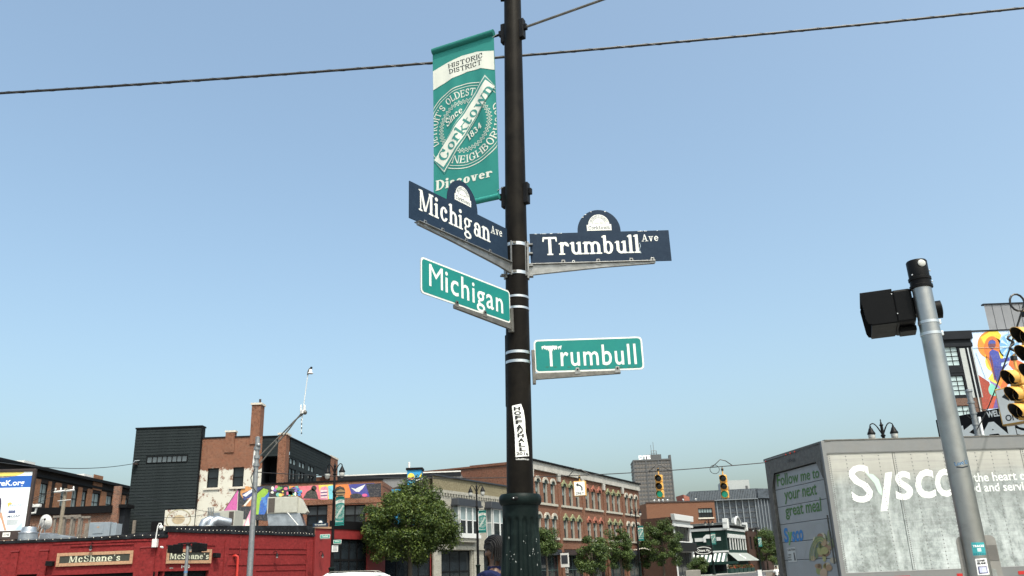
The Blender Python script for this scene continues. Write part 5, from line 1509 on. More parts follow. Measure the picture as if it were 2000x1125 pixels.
# packaged unit, large
def place_u(px, py, Y): 
    p = atY(px, py, Y); return p
p0, p1 = atY(521, 1000, 62), atY(594, 1000, 62); zt_ = atY(555, 970, 62).z; zb_ = atY(555, 1002, 62).z; zf = atY(555, 1030, 62).z
Mh = frame(p0.x, 62, 0, R(6))
u = thing('rooftop_unit', 'large beige rooftop air handler on a sheet metal base', 'air handler', frame((p0.x+p1.x)/2, 62.7, 4.12, 0), 'rooftop air handlers')
W_ = p1.x-p0.x
MB().box(0,0,zb_,W_*0.80,1.7,zt_).build('cabinet', m_hvac, u, Mh, bevel=0.02)
for i in range(3):
    MB().box(W_*0.22+i*W_*0.19,-0.02,zb_+0.05,W_*0.22+(i+1)*W_*0.19-0.02,0.0-0.001,zt_-0.06).build('access_panel', m_hvac, u, Mh, bevel=0.008)
MB().box(0.08,-0.015,zb_+0.06,W_*0.2,-0.001,zt_-0.07).build('coil_grille', mat('coil_grille', (0.06,0.05,0.045), 0.8, var=0.3, vs=20, bmp=0.6, bs_=60), u, Mh)
MB().prism([(W_*0.80, zb_), (W_*0.80, zt_-0.05), (W_*0.86, zt_-0.1), (W_*1.05, zb_+0.1), (W_*1.0, zb_-0.05)], 0.2, 1.5).build('intake_hood', m_hvac, u, Mh, bevel=0.01)
MB().prism([(0.0, zb_-0.01), (W_*0.86, zb_-0.01), (W_*0.98, zf+0.1), (W_*0.95, zf-0.6), (0.2, zf-0.6), (0.16, zf+0.1)], 0.1, 1.5).build('metal_base', m_gal2, u, Mh, bevel=0.01)
MB().tube([(W_*0.55,-0.1,zb_+0.02),(W_*0.86,-0.5,zf+0.1)], 0.035, 6).build('white_pipe', m_whitem, u, Mh)
# small unit with ducts
p0, p1 = atY(405, 1010, 57), atY(461, 1010, 57); zt_ = atY(430, 998, 57).z; zb_ = atY(430, 1027, 57).z
Mh = frame(p0.x, 57, 0, R(-8)); W_ = p1.x-p0.x
u = thing('rooftop_unit', 'small beige rooftop air handler beside round sheet metal ducts', 'air handler', frame((p0.x+p1.x)/2, 57.6, 4.12, 0), 'rooftop air handlers')
MB().box(0,0,zb_-0.6,W_,1.3,zt_).build('cabinet', m_hvac, u, Mh, bevel=0.02)
MB().box(W_*0.5,-0.02,zb_+0.05,W_*0.78,-0.002,zt_-0.1).build('access_panel', m_hvac, u, Mh, bevel=0.008); MB().box(W_*0.8,-0.02,zb_,W_*0.97,-0.002,zt_-0.08).build('coil_grille', MATS['coil_grille'], u, Mh)
MB().box(W_*0.2,-0.015,zb_+0.15,W_*0.46,-0.002,zt_-0.12).build('access_panel', m_gal2, u, Mh)
for k in range(4): MB().box(W_*0.02+k*0.12,-0.08,zb_+0.25,W_*0.02+k*0.12+0.05,-0.03,zt_+0.25).build('vent_stub', m_galv, u, Mh)
dk = thing('air_duct', 'pair of bent galvanised ducts rising over the black parapet', 'duct', frame(atY(400,1040,53.5).x, 53.5, 4.12, 0))
for k in range(2):
    px = 388+k*15
    a = atY(px+6, 1047, 53.5); t_ = atY(px+6, 1020, 53.5)
    MB().tube([(a.x,53.5,a.z-0.9),(a.x,53.5,t_.z-0.25),(a.x+0.06,53.6,t_.z),(a.x+0.28,53.75,t_.z+0.14),(a.x+0.95,54.3,t_.z-0.02)], 0.26, 14).build('duct', m_gal2, dk, smooth=True)
a = atY(403, 1040, 53.2)
MB().prism([(a.x-0.22,a.z-0.25),(a.x+0.12,a.z-0.25),(a.x+0.32,a.z+0.42),(a.x-0.02,a.z+0.42)], 53.0, 53.12).build('rain_hood', m_whitem, dk)
# dish, drum, metal box, cabinets
p = atY(88, 1020, 56)
s = thing('satellite_dish', 'round white satellite dish on the pub roof', 'satellite dish', frame(p.x, p.y, 4.12, 0))
MB().lathe([(0.02,0.12),(0.18,0.09),(0.35,0.02),(0.47,-0.07),(0.48,-0.075),(0.36,0.0),(0.18,0.07),(0.02,0.10)], 28).build('reflector', m_whitem, s, Matrix.Translation(p) @ Matrix.Rotation(R(100), 4, 'X') @ Matrix.Rotation(R(-12), 4, 'Y'), smooth=True)
MB().tube([(p.x-0.5,p.y-0.3,4.12),(p.x,p.y-0.5,p.z+0.1),(p.x+0.28,p.y-0.6,p.z+0.18)], 0.03, 6).build('strut', m_whitem, s); MB().tube([(p.x-0.2,p.y-0.3,4.12),(p.x+0.28,p.y-0.6,p.z+0.15)], 0.03, 6).build('strut', m_whitem, s)
MB().ball((p.x+0.3,p.y-0.62,p.z+0.14), 0.07, 8, 6).build('receiver', m_blk, s, smooth=True)
MB().tube([(p.x,p.y+0.1,4.12),(p.x,p.y+0.1,p.z)], 0.05, 8).build('mast', m_galv, s)
p = atY(56, 1040, 50)
s = thing('roof_vent_drum', 'squat galvanised drum vent beside the billboard', 'vent', frame(p.x, p.y, 4.12, 0))
MB().lathe([(0.5,4.12),(0.5,p.z-0.02),(0.42,p.z+0.02),(0.38,p.z+0.25),(0.36,p.z+0.3),(0.02,p.z+0.33)], 24).build('drum', m_gal2, s, frame(p.x, p.y, 0, 0), smooth=True)
MB().lathe([(0.52,p.z-0.05),(0.54,p.z-0.02),(0.52,p.z+0.01)], 24, cap=False).build('rim', m_gal2, s, frame(p.x, p.y, 0, 0), smooth=True)
p, q = atY(78, 1043, 51), atY(138, 1043, 51)
s = thing('metal_duct_box', 'low blue grey metal box lying on the pub roof', 'duct', frame((p.x+q.x)/2, 51.5, 4.12, 0))
MB().box(p.x, 51, 4.12, p.x+(q.x-p.x)*0.3, 52, p.z+0.05).build('box', m_gal2, s, bevel=0.02); MB().prism([(p.x+(q.x-p.x)*0.3,4.12),(q.x,4.12),(q.x,p.z-0.2),(p.x+(q.x-p.x)*0.3,p.z)], 51.1, 51.9).build('box', m_gal2, s)
m_cab = mat('blue_grey_cabinet', (0.20, 0.24, 0.28), 0.5, var=0.1, vs=2, dirt='#76706a', dirt_amt=0.4, ds=2)
p, q = atY(165, 1022, 58), atY(226, 1022, 58); zf = atY(190, 1045, 58).z
s = thing('equipment_cabinet', 'blue grey equipment cabinet on the pub roof below the brick wall', 'cabinet', frame((p.x+q.x)/2, 58.5, 4.12, 0))
W_ = q.x-p.x
MB().box(p.x+W_*0.16,58,4.12,q.x-W_*0.18,59,p.z+0.03).build('body', m_cab, s, bevel=0.015)
MB().box(q.x-W_*0.17,58.15,4.12,q.x,59,p.z-0.08).build('side_body', m_cab, s, bevel=0.015); MB().box(p.x,58.1,4.12,p.x+W_*0.15,58.9,p.z).build('timber_panel', mat('old_timber', (0.16,0.14,0.12), 0.85, var=0.3, vs=5), s)
MB().box(p.x+W_*0.3,57.97,p.z-0.7,p.x+W_*0.62,57.995,p.z-0.1).build('door', m_cab, s, bevel=0.01); MB().box(p.x+W_*0.42,57.96,p.z-0.32,p.x+W_*0.5,57.968,p.z-0.25).build('label_plate', m_cream, s)
# timber pergola frame and a heap of dry plants
s = thing('roof_pergola', 'grey timber frame standing on the pub roof behind the dish', 'pergola', frame(atY(130,1020,60).x, 60.5, 4.12, 0))
m_tim = MATS['old_timber']
for px in (107, 125, 140, 155):
    p = atY(px, 1013, 60)
    MB().box(p.x-0.07,60,4.12,p.x+0.07,60.14,p.z+0.1).build('post', m_tim, s)
    MB().box(p.x-0.06,61.4,4.12,p.x+0.06,61.52,p.z+0.1).build('post', m_tim, s)
a, b = atY(104, 1012, 60), atY(158, 1013, 60)
MB().box(a.x,59.93,a.z+0.02,b.x,60.0-0.003,a.z+0.16).build('beam', m_tim, s); MB().box(a.x,61.3,a.z+0.02,b.x,61.39,a.z+0.16).build('beam', m_tim, s)
pick_ = MB().box(-0.03,0,4.12,0.03,0.04,5.15).mesh('picket', m_tim)
for k in range(26): put('picket', pick_, s, frame(a.x+0.1+k*(b.x-a.x+2.0)/26, 59.7, 0, 0))

# ============================================================ billboard on the left
Pb = atY(62, 985, 51.5)
MBB = frame_dir(Pb.x, Pb.y, 0, 0.99, 0.12)
bb = thing('billboard', 'tall white billboard with a blue web address band on the pub roof', 'billboard', MBB @ Matrix.Translation((-1.2, 0, 4.12)))
zt_, zb_ = on(MBB, 62, 913)[1], on(MBB, 50, 1046)[1]
xr = on(MBB, 56, 985)[0]; xl = xr-4.4
m_bf = mat('dark_brown_steel', (0.03, 0.018, 0.016), 0.6, var=0.2, vs=3)
zq0 = on(MBB, 48, 1036)[1]; zq1 = on(MBB, 58, 921)[1]
fr = 0.16
MB().box(xl-fr, -0.1, zq1, xr+fr, 0.15, zq1+fr).build('frame', m_bf, bb, MBB, bevel=0.02); MB().box(xl-fr, -0.1, zb_-0.2, xr+fr, 0.15, zq0).build('frame', m_bf, bb, MBB, bevel=0.02)
MB().box(xr, -0.099, zq0, xr+fr, 0.15, zq1).build('frame', m_bf, bb, MBB); MB().box(xl-fr, -0.099, zq0, xl, 0.15, zq1).build('frame', m_bf, bb, MBB)
MB().box(xl, -0.04, zq0, xr, 0.14, zq1).build('panel', m_whitem, bb, MBB)
for x in (xl+0.5, xr-0.6): MB().box(x, 0.2, 4.1, x+0.2, 0.45, zq1).build('post', m_bf, bb, MBB)
d = Decal(paint_mat('poster', 0.45, 0.03, 2))
def p6(x, y): return (x*0.17775, 860+y*0.17775)
def b6(*pts): return poly(*[on(MBB, *p6(*p)) for p in pts])
d.add(poly((xl+.01,zq0+.01),(xr-.01,zq0+.01),(xr-.01,zq1-.01),(xl+.01,zq1-.01)), '#dfe6ea', 1)
za_, zb2 = on(MBB, *p6(180, 392))[1], on(MBB, *p6(160, 520))[1]
d.add(poly((xl+.01,zb2),(xr-.01,zb2),(xr-.01,za_),(xl+.01,za_)), '#1c57a8', 2)
yc = on(MBB, *p6(90, 330))
d.add(ell(yc[0]-0.55, zq1-0.012, 1.5, 0.33, 24, math.pi, 2*math.pi), '#e0c464', 2)
d.add(sh_base(btext('MiFreePreK.org', 0.02), MBB, p6(-330,512), p6(268,492), p6(-330,452)), '#eef1f3', 3)
d.add(b6((0,630),(18,640),(20,700),(8,800),(0,800)), '#2a2540', 2); d.add(b6((0,800),(22,790),(50,900),(75,990),(50,990),(20,880),(0,840)), '#b98e74', 2)
d.add(b6((85,690),(120,680),(140,700),(110,712),(92,740)), '#d8b65a', 2); d.add(sh_base(btext('Great Start Program', 0.0), MBB, p6(110,722), p6(258,716), p6(110,702)), '#2f6ca8', 3)
d.add(b6((96,780),(172,780),(172,798),(96,800)), '#2b3a6b', 2); d.add(sh_base(btext('RESA', 0.02), MBB, p6(105,786), p6(172,783), p6(105,764)), '#2b3a78', 3)
for k in range(4): d.add(b6((182,768+k*9),(242,766+k*9),(242,770+k*9),(182,772+k*9)), '#b79aa6', 2)
d.add(sh_base(btext('MiLEAP', 0.01), MBB, p6(85,852), p6(222,843), p6(85,824)), '#3a3f63', 3)
for k in range(6): d.add(b6((80-k,878+k*10),(206-3*k,872+k*10),(206-3*k,876+k*10),(80-k,883+k*10)), '#70757c', 2)
d.add(b6((165,985),(248,900),(242,985)), '#a9bcdc', 2)
d.build('poster', bb, MBB, y0=-0.042, dl=0.003)
x0, z0 = on(MBB, 6, 1049); x1, z1 = on(MBB, 22, 1040)
d = Decal(); d.add(poly((x0,z0),(x1,z0),(x1,z1),(x0,z1)), '#e6e6e2', 1); d.add(sh_fit(btext('2748', 0.01), x0+.05, z0+.05, x1-.05, z1-.05), '#1a1a1a', 2)
d.build('number_plate', bb, MBB, y0=-0.11, dl=0.003)

# ============================================================ brown apartment building far left
XB = -38.8
MBN = frame(XB, 60, 0, R(90))
m_tanb = brick('tan_brick', '#96603c', '#a56c46', '#8d8176')
m_dkb = brick('dark_brown_brick', '#2c2422', '#352b28', '#2a2524')
bn = thing('apartment_building', 'dark brown apartment building with tan brick piers behind the billboard', 'building', frame(XB, 75, 0, 0))
ztop = on(MBN, 150, 934)[1]
zw1 = on(MBN, 160, 958)[1]; zw0 = on(MBN, 160, 995)[1]
LB = 31
xs_p = []
cols = [(62,74,'p'),(74,90,'w'),(90,96,'p'),(104,116,'p'),(116,128,'w'),(128,138,'p'),(138,150,'w'),(150,158,'p'),(158,168,'w'),(168,178,'p'),(178,194,'w'),(195,206,'p'),(206,219,'w'),(219,226,'p'),(226,238,'w'),(238,244,'p'),(244,250,'w')]
holes = []; piers = []
for a, b, k in cols:
    u0, u1 = on(MBN, a, 975)[0], on(MBN, b, 975)[0]
    if k == 'w': holes.append((u0, u1, zw0, zw1)); holes.append((u0, u1, zw0-3.6, zw1-3.4))
    else: piers.append((u0, u1))
holes = [h for h in holes if h[1] < LB]
wall(bn, MBN, 0, LB, 0, ztop, holes, m_dkb, 0.2)
for u0, u1 in piers:
    if u1 < LB+2: MB().box(u0, -0.06, 0, min(u1, LB-0.05), -0.002, zw1+0.25).build('pier', m_tanb, bn, MBN)
for h in holes: window(bn, MBN, *h, m_fdark, GLASS if h[3] < zw1 else BLIND_SKY, 2, 2, 0.08, 0.05, 0.05)
u0, u1 = on(MBN, 180, 950)[0], on(MBN, 198, 950)[0]
MB().box(u0, -0.08, zw1+0.25, u1, -0.002, zw1+1.6).build('tan_panel', m_tanb, bn, MBN)
MB().box(0, -0.35, ztop, LB, 0.4, ztop+0.25).build('cornice', m_fdark, bn, MBN); MB().box(0, -0.12, ztop-0.55, LB, -0.002, ztop-0.35).build('fascia_band', m_fdark, bn, MBN)
MB().box(0, -0.25, zw0-0.7, LB, -0.002, zw0-0.4).build('balcony_edge', m_fdark, bn, MBN)
shell(bn, MBN, LB, 16, 0, ztop, m_dkb, m_roof)
for px in (33, 155): 
    uu = on(MBN, px, 920, 2)[0]; MB().box(uu, 1.5, ztop, uu+1.6, 3, ztop+0.9).build('roof_unit', m_whitem, bn, MBN)
# low brick wing between
MLW = frame(-38.7, 64.5, 0, 0)
lw = thing('brick_wing', 'low brick wing with black fascia below the apartment building', 'building', frame(-31, 66, 0, 0))
m_mixb = brick('mixed_brick', '#8d5136', '#6d5248', '#a89a8c', stain=0.2)
xa, xb_ = 0, on(MLW, 216, 1010)[0]; zw = on(MLW, 150, 1004)[1]; zf = on(MLW, 150, 990)[1]
wall(lw, MLW, xa, xb_, 0, zw, [], m_mixb)
MB().box(xa, -0.3, zw, xb_+0.1, 0.2, zf).build('fascia', m_fdark, lw, MLW)
shell(lw, MLW, xb_, 3.0, 0, zf-0.1, m_mixb, m_roof)
x0 = on(MLW, 216, 1010)[0]; x1 = on(MLW, 240, 1010)[0]; zz = on(MLW, 228, 992)[1]
MB().box(x0+0.1, 0.3, 0, x1, 1.2, zz).build('dark_porch', m_dark, lw, MLW); MB().box(x0, 0.0, zz, x1+0.2, 1.3, zz+0.25).build('porch_roof', m_fdark, lw, MLW)
MB().box(x1-0.9, -0.05, 0, x1-0.4, 0.25, zz+1.6).build('brick_pier', m_mixb, lw, MLW)
# camera on a post, flood lights
p = atY(66, 990, 62)
s = thing('security_camera', 'white security camera beside the billboard', 'camera', Matrix.Translation((p.x, p.y, 4.12)))
MB().box(p.x-0.45,p.y,p.z-0.02,p.x+0.4,p.y+0.3,p.z+0.2).build('housing', m_whitem, s, bevel=0.03); MB().tube([(p.x+0.1,p.y+0.2,p.z-0.02),(p.x+0.05,p.y+0.2,p.z-0.4),(p.x-0.4,p.y+0.2,p.z-0.45)], 0.08, 8).build('arm', m_whitem, s)
MB().tube([(p.x-0.4,p.y+0.2,p.z-0.45),(p.x-0.4,p.y+0.2,4.12)], 0.05, 6).build('post', m_bf, s)
# wooden utility pole with cross-arm
p = atY(122, 985, 60)
m_wood = mat('weathered_pole_wood', (0.20, 0.17, 0.13), 0.9, var=0.25, vs=6, bmp=0.3, bs_=20)
s = thing('utility_pole', 'weathered wooden utility pole with pale cross-arm above the brick wing', 'utility pole', frame(p.x, p.y, 0, 0))
zt_ = atY(127, 954, 60).z
MB().tube([(p.x-0.05,p.y,0),(p.x+0.1,p.y,zt_)], [0.17,0.12], 10).build('shaft', m_wood, s, smooth=True)
a, b = atY(106, 961, 59.8), atY(145, 957, 59.8)
MB().tube([a, b], 0.075, 6).build('cross_arm', m_whitem, s)
for t in (0.05, 0.32, 0.95):
    c = a.lerp(b, t); MB().lathe([(0.03,0),(0.06,0.03),(0.04,0.08),(0.06,0.12),(0.03,0.2)], 8).build('insulator', m_whitem, s, Matrix.Translation(c+Vector((0,0,0.06))))
c = atY(124, 978, 59.9); MB().tube([c+Vector((-0.4,0,0)), c+Vector((0.5,0,0.05))], 0.03, 6).build('lower_arm', m_whitem, s)
for i, t in enumerate((0.05, 0.32, 0.95)):
    c = a.lerp(b, t)+Vector((0,0,0.25))
    span('power_line', ('thin power line from the left end of the wooden pole cross-arm', 'thin power line from the middle of the wooden pole cross-arm', 'thin power line from the right end of the wooden pole cross-arm')[i], c, c+Vector((-9,-3,-4.2)), 0.016, 0.25, 16)

# ============================================================ mural building behind the pub
YM = 68.0
MM2 = frame(-40, YM, 0, 0)
def mural_mask(nd, lk, tc, sp, out):
    # cream limewash below a ragged line, flaked round the openings
    nz = noise(nd, lk, tc, 2.2, 6, 0.75)
    a = nd.new('ShaderNodeMath'); a.operation = 'MULTIPLY_ADD'; lk.new(nz, a.inputs[0]); a.inputs[1].default_value = 1.6; lk.new(sp.outputs[2], a.inputs[2])
    r_ = ramp2(nd, lk, a.outputs[0], (1,1,1), (0,0,0), 0.0, 1.0)
    rr = nd.new('ShaderNodeMapRange'); lk.new(a.outputs[0], rr.inputs[0]); rr.inputs[1].default_value = ZW+0.85; rr.inputs[2].default_value = ZW+0.75
    rr.inputs[3].default_value = 0.0; rr.inputs[4].default_value = 1.0
    fl = ramp2(nd, lk, noise(nd, lk, tc, 1.3, 8, 0.85), (1,1,1), (0,0,0), 0.54, 0.565)
    mm = nd.new('ShaderNodeMath'); mm.operation = 'MULTIPLY'; lk.new(rr.outputs[0], mm.inputs[0]); lk.new(fl, mm.inputs[1])
    return mixc(nd, lk, mm.outputs[0], out, (0.50, 0.485, 0.43))
ZW = on(MM2, 440, 916)[1]
m_lime = brick('limewashed_brick', '#8f5034', '#7c4a35', '#9a8a7a', special=mural_mask)
m_brk = brick('orange_brick', '#8e5135', '#74432f', '#9a8a7a', stain=0.25)
mu = thing('mural_building', 'brick building with limewash, grey siding wing and colourful mural behind the pub', 'building', frame(-20, 72, 0, 0))
xS0, xS1 = on(MM2, 262, 900)[0], on(MM2, 391, 900)[0]
xT = on(MM2, 557, 900)[0]                  # right end of the upper storey
xE = on(MM2, 746, 980)[0]
zSt = on(MM2, 330, 837)[1]; zBt = on(MM2, 440, 855)[1]; zM1 = on(MM2, 640, 942)[1]; zM0 = on(MM2, 640, 976)[1]
wn_ = [box_px(MM2, 403, 914, 428, 953), box_px(MM2, 453, 912, 477, 951)]
low = [box_px(MM2, 461, 1004, 473, 1030), box_px(MM2, 499, 1006, 512, 1030), box_px(MM2, 598, 986, 640, 1027), box_px(MM2, 671, 985, 714, 1027)]
ter = box_px(MM2, 510, 892, 541, 947)
xP0 = on(MM2, 542, 900)[0]
wall(mu, MM2, xS1-0.4, ter[0]-0.02, 0, zBt, [h for h in wn_]+[low[0], low[1]], m_lime, 0.28)
wall(mu, MM2, ter[0]-0.02, xE, 0, zM1, [low[2], low[3]], m_brk, 0.3)
for h in wn_: window(mu, MM2, *h, m_fdark, GLASS, 1, 2, 0.12, 0.07, 0.06)
for h in low[:2]: window(mu, MM2, *h, m_fdark, GLASS, 1, 1, 0.12, 0.05, 0.05)
for h in low[2:]: window(mu, MM2, *h, m_fdark, GLASS, 2, 2, 0.14, 0.09, 0.10, pick=lambda i, j: GLASS if j == 0 else glass('dim_glass', (0.03, 0.035, 0.04), 0.1))
m_sill = mat('limestone_sill', (0.50, 0.46, 0.40), 0.8, var=0.1, vs=4)
for h in wn_: MB().box(h[0]-0.2, -0.1, h[2]-0.16, h[1]+0.2, 0.12, h[2]-0.002).build('sill', m_sill, mu, MM2)
# parapet trim, pier and chimney
MB().box(xS1-0.4, -0.06, zBt, on(MM2,441,850)[0], 0.25, zBt+0.10).build('coping', m_dark, mu, MM2); 
x0, x1 = on(MM2,441,852)[0], on(MM2,459,852)[0]
MB().box(x0, -0.08, zBt-1.2, x1, 0.4, zBt+0.42).build('parapet_pier', m_brk, mu, MM2); MB().box(x0-0.06, -0.12, zBt+0.42, x1+0.06, 0.45, zBt+0.56).build('pier_cap', m_sill, mu, MM2)
MB().box(x1, -0.06, zBt, on(MM2,491,850)[0], 0.25, zBt+0.10).build('coping', m_dark, mu, MM2)
x0, x1 = on(MM2,491,820)[0], on(MM2,506,820)[0]; zc = on(MM2,501,791)[1]
ch = MB().box(x0, -0.1, zBt-0.6, x1+0.12, 0.9, zc).build('chimney', m_brk, mu, MM2)
MB().box(x0-0.08, -0.18, zc, x1+0.2, 0.98, zc+0.16).build('chimney_cap', m_sill, ch, MM2); MB().tube([(x0+0.5,0.4,zc),(x0+0.5,0.4,zc+0.55)], 0.09, 8).build('flue', m_bf, ch, MM2)
# grey siding wing, board by board
m_sid = mat('charcoal_siding', (0.019, 0.024, 0.026), 0.7, var=0.1, vs=1.5, spec=0.05)
sd = MB().box(xS0+0.02, -0.20, 0, xS1, 0.6, zSt-0.02).build('siding_wing', m_sid, mu, MM2)
st_ = 0.235
rib = box_px(MM2, 288, 889, 369, 906)
zLow = on(MM2, 350, 992)[1]; xCut = on(MM2, 324, 1010)[0]
n = int((zSt-2)/st_)
brd = {}
def board(x0, x1, z):
    k = (round(x0,3), round(x1,3))
    if k not in brd:
        brd[k] = MB().add([(x0,-0.205,0),(x1,-0.205,0),(x1,-0.205,st_),(x0,-0.205,st_),(x0,-0.235,0.0),(x1,-0.235,0.0),(x1,-0.21,st_),(x0,-0.21,st_)], [(4,5,6,7),(0,1,5,4),(0,4,7,3),(1,2,6,5),(3,7,6,2)]).mesh('siding_board', m_sid)
    put('siding_board', brd[k], mu, MM2 @ Matrix.Translation((0,0,z)))
for i in range(n):
    z = zSt - (i+1)*st_
    if z+st_ > rib[2] and z < rib[3]:
        board(xS0, rib[0]-0.05, z); board(rib[1]+0.05, xS1, z)
    elif z > zLow-0.1: board(xS0, xS1, z)
    else: board(xS0, xCut, z)
MB().box(xS0-0.05, -0.28, zSt, xS1+0.06, 0.62, zSt+0.12).build('roof_edge', m_fdark, mu, MM2); MB().box(xS1, -0.26, zLow-0.15, xS1+0.06, 0.0, zSt).build('corner_trim', m_fdark, mu, MM2)
MB().box(xCut, -0.05, 0, xS1+0.02, -0.002, zLow-0.15).build('limewash_wall', m_lime, mu, MM2 @ Matrix.Translation((0,-0.2,0)))
wA = MM2 @ Matrix.Translation((0,-0.34,0))
window(mu, wA, rib[0], rib[1], rib[2], rib[3], m_fdark, GLASS, 8, 1, 0.08, 0.06, 0.07, pick=lambda i, j: glass('ribbon_sky_glass', (0.07,0.085,0.095), 0.1))  # bluish grey sky reflection painted into the pane colour
dk_ = box_px(MM2, 297, 1018, 322, 1036); MB().box(dk_[0], -0.25, dk_[2]-1, dk_[1], -0.237, dk_[3]).build('opening_shade', m_void, mu, MM2)  # flat dark slab on the siding, painted as an opening's shade
MB().box(on(MM2,266,1020)[0], -0.6, 4.12, on(MM2,271,1020)[0], -0.45, on(MM2,268,1017)[1]).build('timber_post', m_tim, mu, MM2)
d = Decal(paint_mat('faded_wall_paint', 0.85, 0.5, 3)); cx, cz = on(MM2, 351, 1015)
d.add(strip([(cx+0.95*math.cos(t), cz+0.75*math.sin(t)) for t in [2*math.pi*i/30 for i in range(30)]], 0.08, True), '#a89f84', 1); d.add(ell(cx, cz, 0.5, 0.35), '#b3a184', 1)
d.build('faded_crest', mu, MM2, y0=-0.254, dl=0.004)
# upper storey right: terrace, brick corner, receding siding wall
zTb = on(MM2, 525, 891)[1]; zTt = on(MM2, 540, 853)[1]
MB().box(ter[0]-0.1, 0.0, zTb, xP0, 0.3, zTt).build('siding_band', m_sid, mu, MM2)
for i in range(int((zTt-zTb)/st_)): MB().box(ter[0]-0.1, -0.02, zTb+i*st_, xP0, -0.002, zTb+(i+1)*st_-0.02).build('siding_board', m_sid, mu, MM2)
MB().box(ter[0]-0.1, -0.06, zTt, xP0, 4, zTt+0.1).build('roof_edge', m_fdark, mu, MM2)
MB().box(ter[0]-0.1, 2.2, zM1-0.4, xP0, 2.3, zTb+0.2).build('terrace_back_wall', m_dark, mu, MM2)
window(mu, MM2 @ Matrix.Translation((0,2.0,0)), ter[0]+1.0, ter[0]+1.75, zM1-0.3, zM1+1.6, m_fdark, BLIND_SKY, 2, 4, 0.1, 0.06, 0.06)
MB().box(ter[0]-0.12, 0.3, zM1-0.3, ter[0]-0.02, 2.2, zBt).build('terrace_side', m_dark, mu, MM2)
MB().box(xP0, -0.04, zM1-0.02, xT, 1.1, zTt+0.15).build('corner_pier', m_brk, mu, MM2); MB().box(xP0-0.08, -0.1, zTt+0.15, xT+0.08, 1.2, zTt+0.30).build('pier_cap', m_sill, mu, MM2)
xT2 = xT - 40
MRW = frame(xT2, YM, 0, R(87.0))      # wall running away from us, seen from the right
LR = on(MRW, 645, 910)[0]
nwin = [box_px(MRW, 574, 898, 583, 920), box_px(MRW, 587, 901, 600, 922), box_px(MRW, 603, 905, 612, 923)]
twin = [box_px(MRW, 575, 921, 586, 945), box_px(MRW, 589, 922, 600, 946), box_px(MRW, 603, 924, 613, 946)]
a = on(MRW, 572, 930)[0]
rec = (on(MRW, 618, 930)[0], LR, zM1-0.2, on(MRW, 618, 925)[1])
hw = []
zz1 = on(MRW, 580, 899)[1]; zz0 = on(MRW, 580, 911)[1]; zl1 = on(MRW, 580, 919)[1]; zl0 = zM1+0.1
xs_ = [(1.2, 2.0), (2.15, 2.95), (3.7, 4.5), (4.65, 5.45), (6.4, 7.2), (7.35, 8.2)]
f_ = (rec[0]-0.4)/8.6
for u0, u1 in xs_: hw.append((u0*f_, u1*f_, zz0, zz1)); hw.append((u0*f_, u1*f_, zl0, zl1))
wall(mu, MRW, 1.05, LR, zM1-0.3, zTt, hw+[rec], m_sid, 0.12)
for h in hw: window(mu, MRW, *h, m_fdark, BLIND_SKY if h[2] == zz0 else GLASS, 1, 1, 0.05, 0.06, 0.05)
i = 0; z = zTt-st_
while z > zz1:
    MB().box(1.1, -0.022, z, LR, -0.002, z+st_-0.02).build('siding_board', m_sid, mu, MRW); z -= st_
MB().box(1.0, -0.1, zTt, LR, 0.3, zTt+0.1).build('roof_edge', m_fdark, mu, MRW)
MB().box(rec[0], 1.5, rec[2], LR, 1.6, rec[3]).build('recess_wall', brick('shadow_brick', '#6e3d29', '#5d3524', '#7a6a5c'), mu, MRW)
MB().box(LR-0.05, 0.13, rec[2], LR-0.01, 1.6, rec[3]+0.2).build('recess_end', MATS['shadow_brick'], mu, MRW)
LP = on(MRW, 659, 900)[0]
MB().box(LR, -0.05, zM1-0.5, LP, 0.8, zTt+0.05).build('corner_pier', m_brk, mu, MRW); MB().box(LR-0.08, -0.1, zTt+0.05, LP+0.08, 0.85, zTt+0.2).build('pier_cap', m_sill, mu, MRW)
MB().box(ter[0]-0.1, 0.1, zTt-0.05, xT-0.02, 9, zTt-0.02).build('roof', m_roof, mu, MM2)
MB().box(xS1, 0.3, zBt-0.5, ter[0]-0.1, 9, zBt-0.4).build('roof', m_roof, mu, MM2)
MB().box(xS1+0.1, 8.6, 0, xT, 9, zBt-0.6).build('rear_wall', m_brk, mu, MM2)
MB().box(ter[0]-0.1, 0.3, zM1-0.45, xE, 10, zM1-0.4).build('terrace_floor', m_roof, mu, MM2)
MB().box(xE-0.3, 0.01, 0, xE, 10, zM1-0.05).build('end_wall', m_brk, mu, MM2)
MB().box(ter[0], -0.06, zM1, xE+0.05, 0.25, zM1+0.12).build('coping', m_fdark, mu, MM2)
# mural paint
d = Decal(PRINT_WALL)
def mp(*pts): return poly(*[on(MM2, *p) for p in pts])
def mq(x, y): return (250+x*0.37764, 700+y*0.37764)
def m2(*pts): return poly(*[on(MM2, *mq(*p)) for p in pts])
def m2e(cx, cy, rx, ry, **k): return sh_map(ell(0,0,1,1,**k), lambda x, y: on(MM2, *mq(cx+x*rx, cy-y*ry)))
d.add(m2((497,790),(570,678),(562,798)), '#c05a9c', 2); d.add(m2((490,795),(573,668),(577,676),(503,790)), '#20242c', 1)
d.add(m2((566,800),(572,670),(650,662),(760,655),(760,720),(720,840),(566,830)), '#232a33', 1)
d.add(m2e(615,695,34,34), '#c98d54', 2); d.add(m2((590,700),(660,668),(700,664),(640,715),(600,735)), '#2b3d78', 3); d.add(m2((592,708),(640,676),(662,676),(610,716)), '#d9dde4', 4)
d.add(m2((590,765),(640,720),(660,745),(632,765)), '#b57a4f', 3); d.add(m2((598,760),(650,700),(655,706),(606,766)), '#d8d8d2', 4)
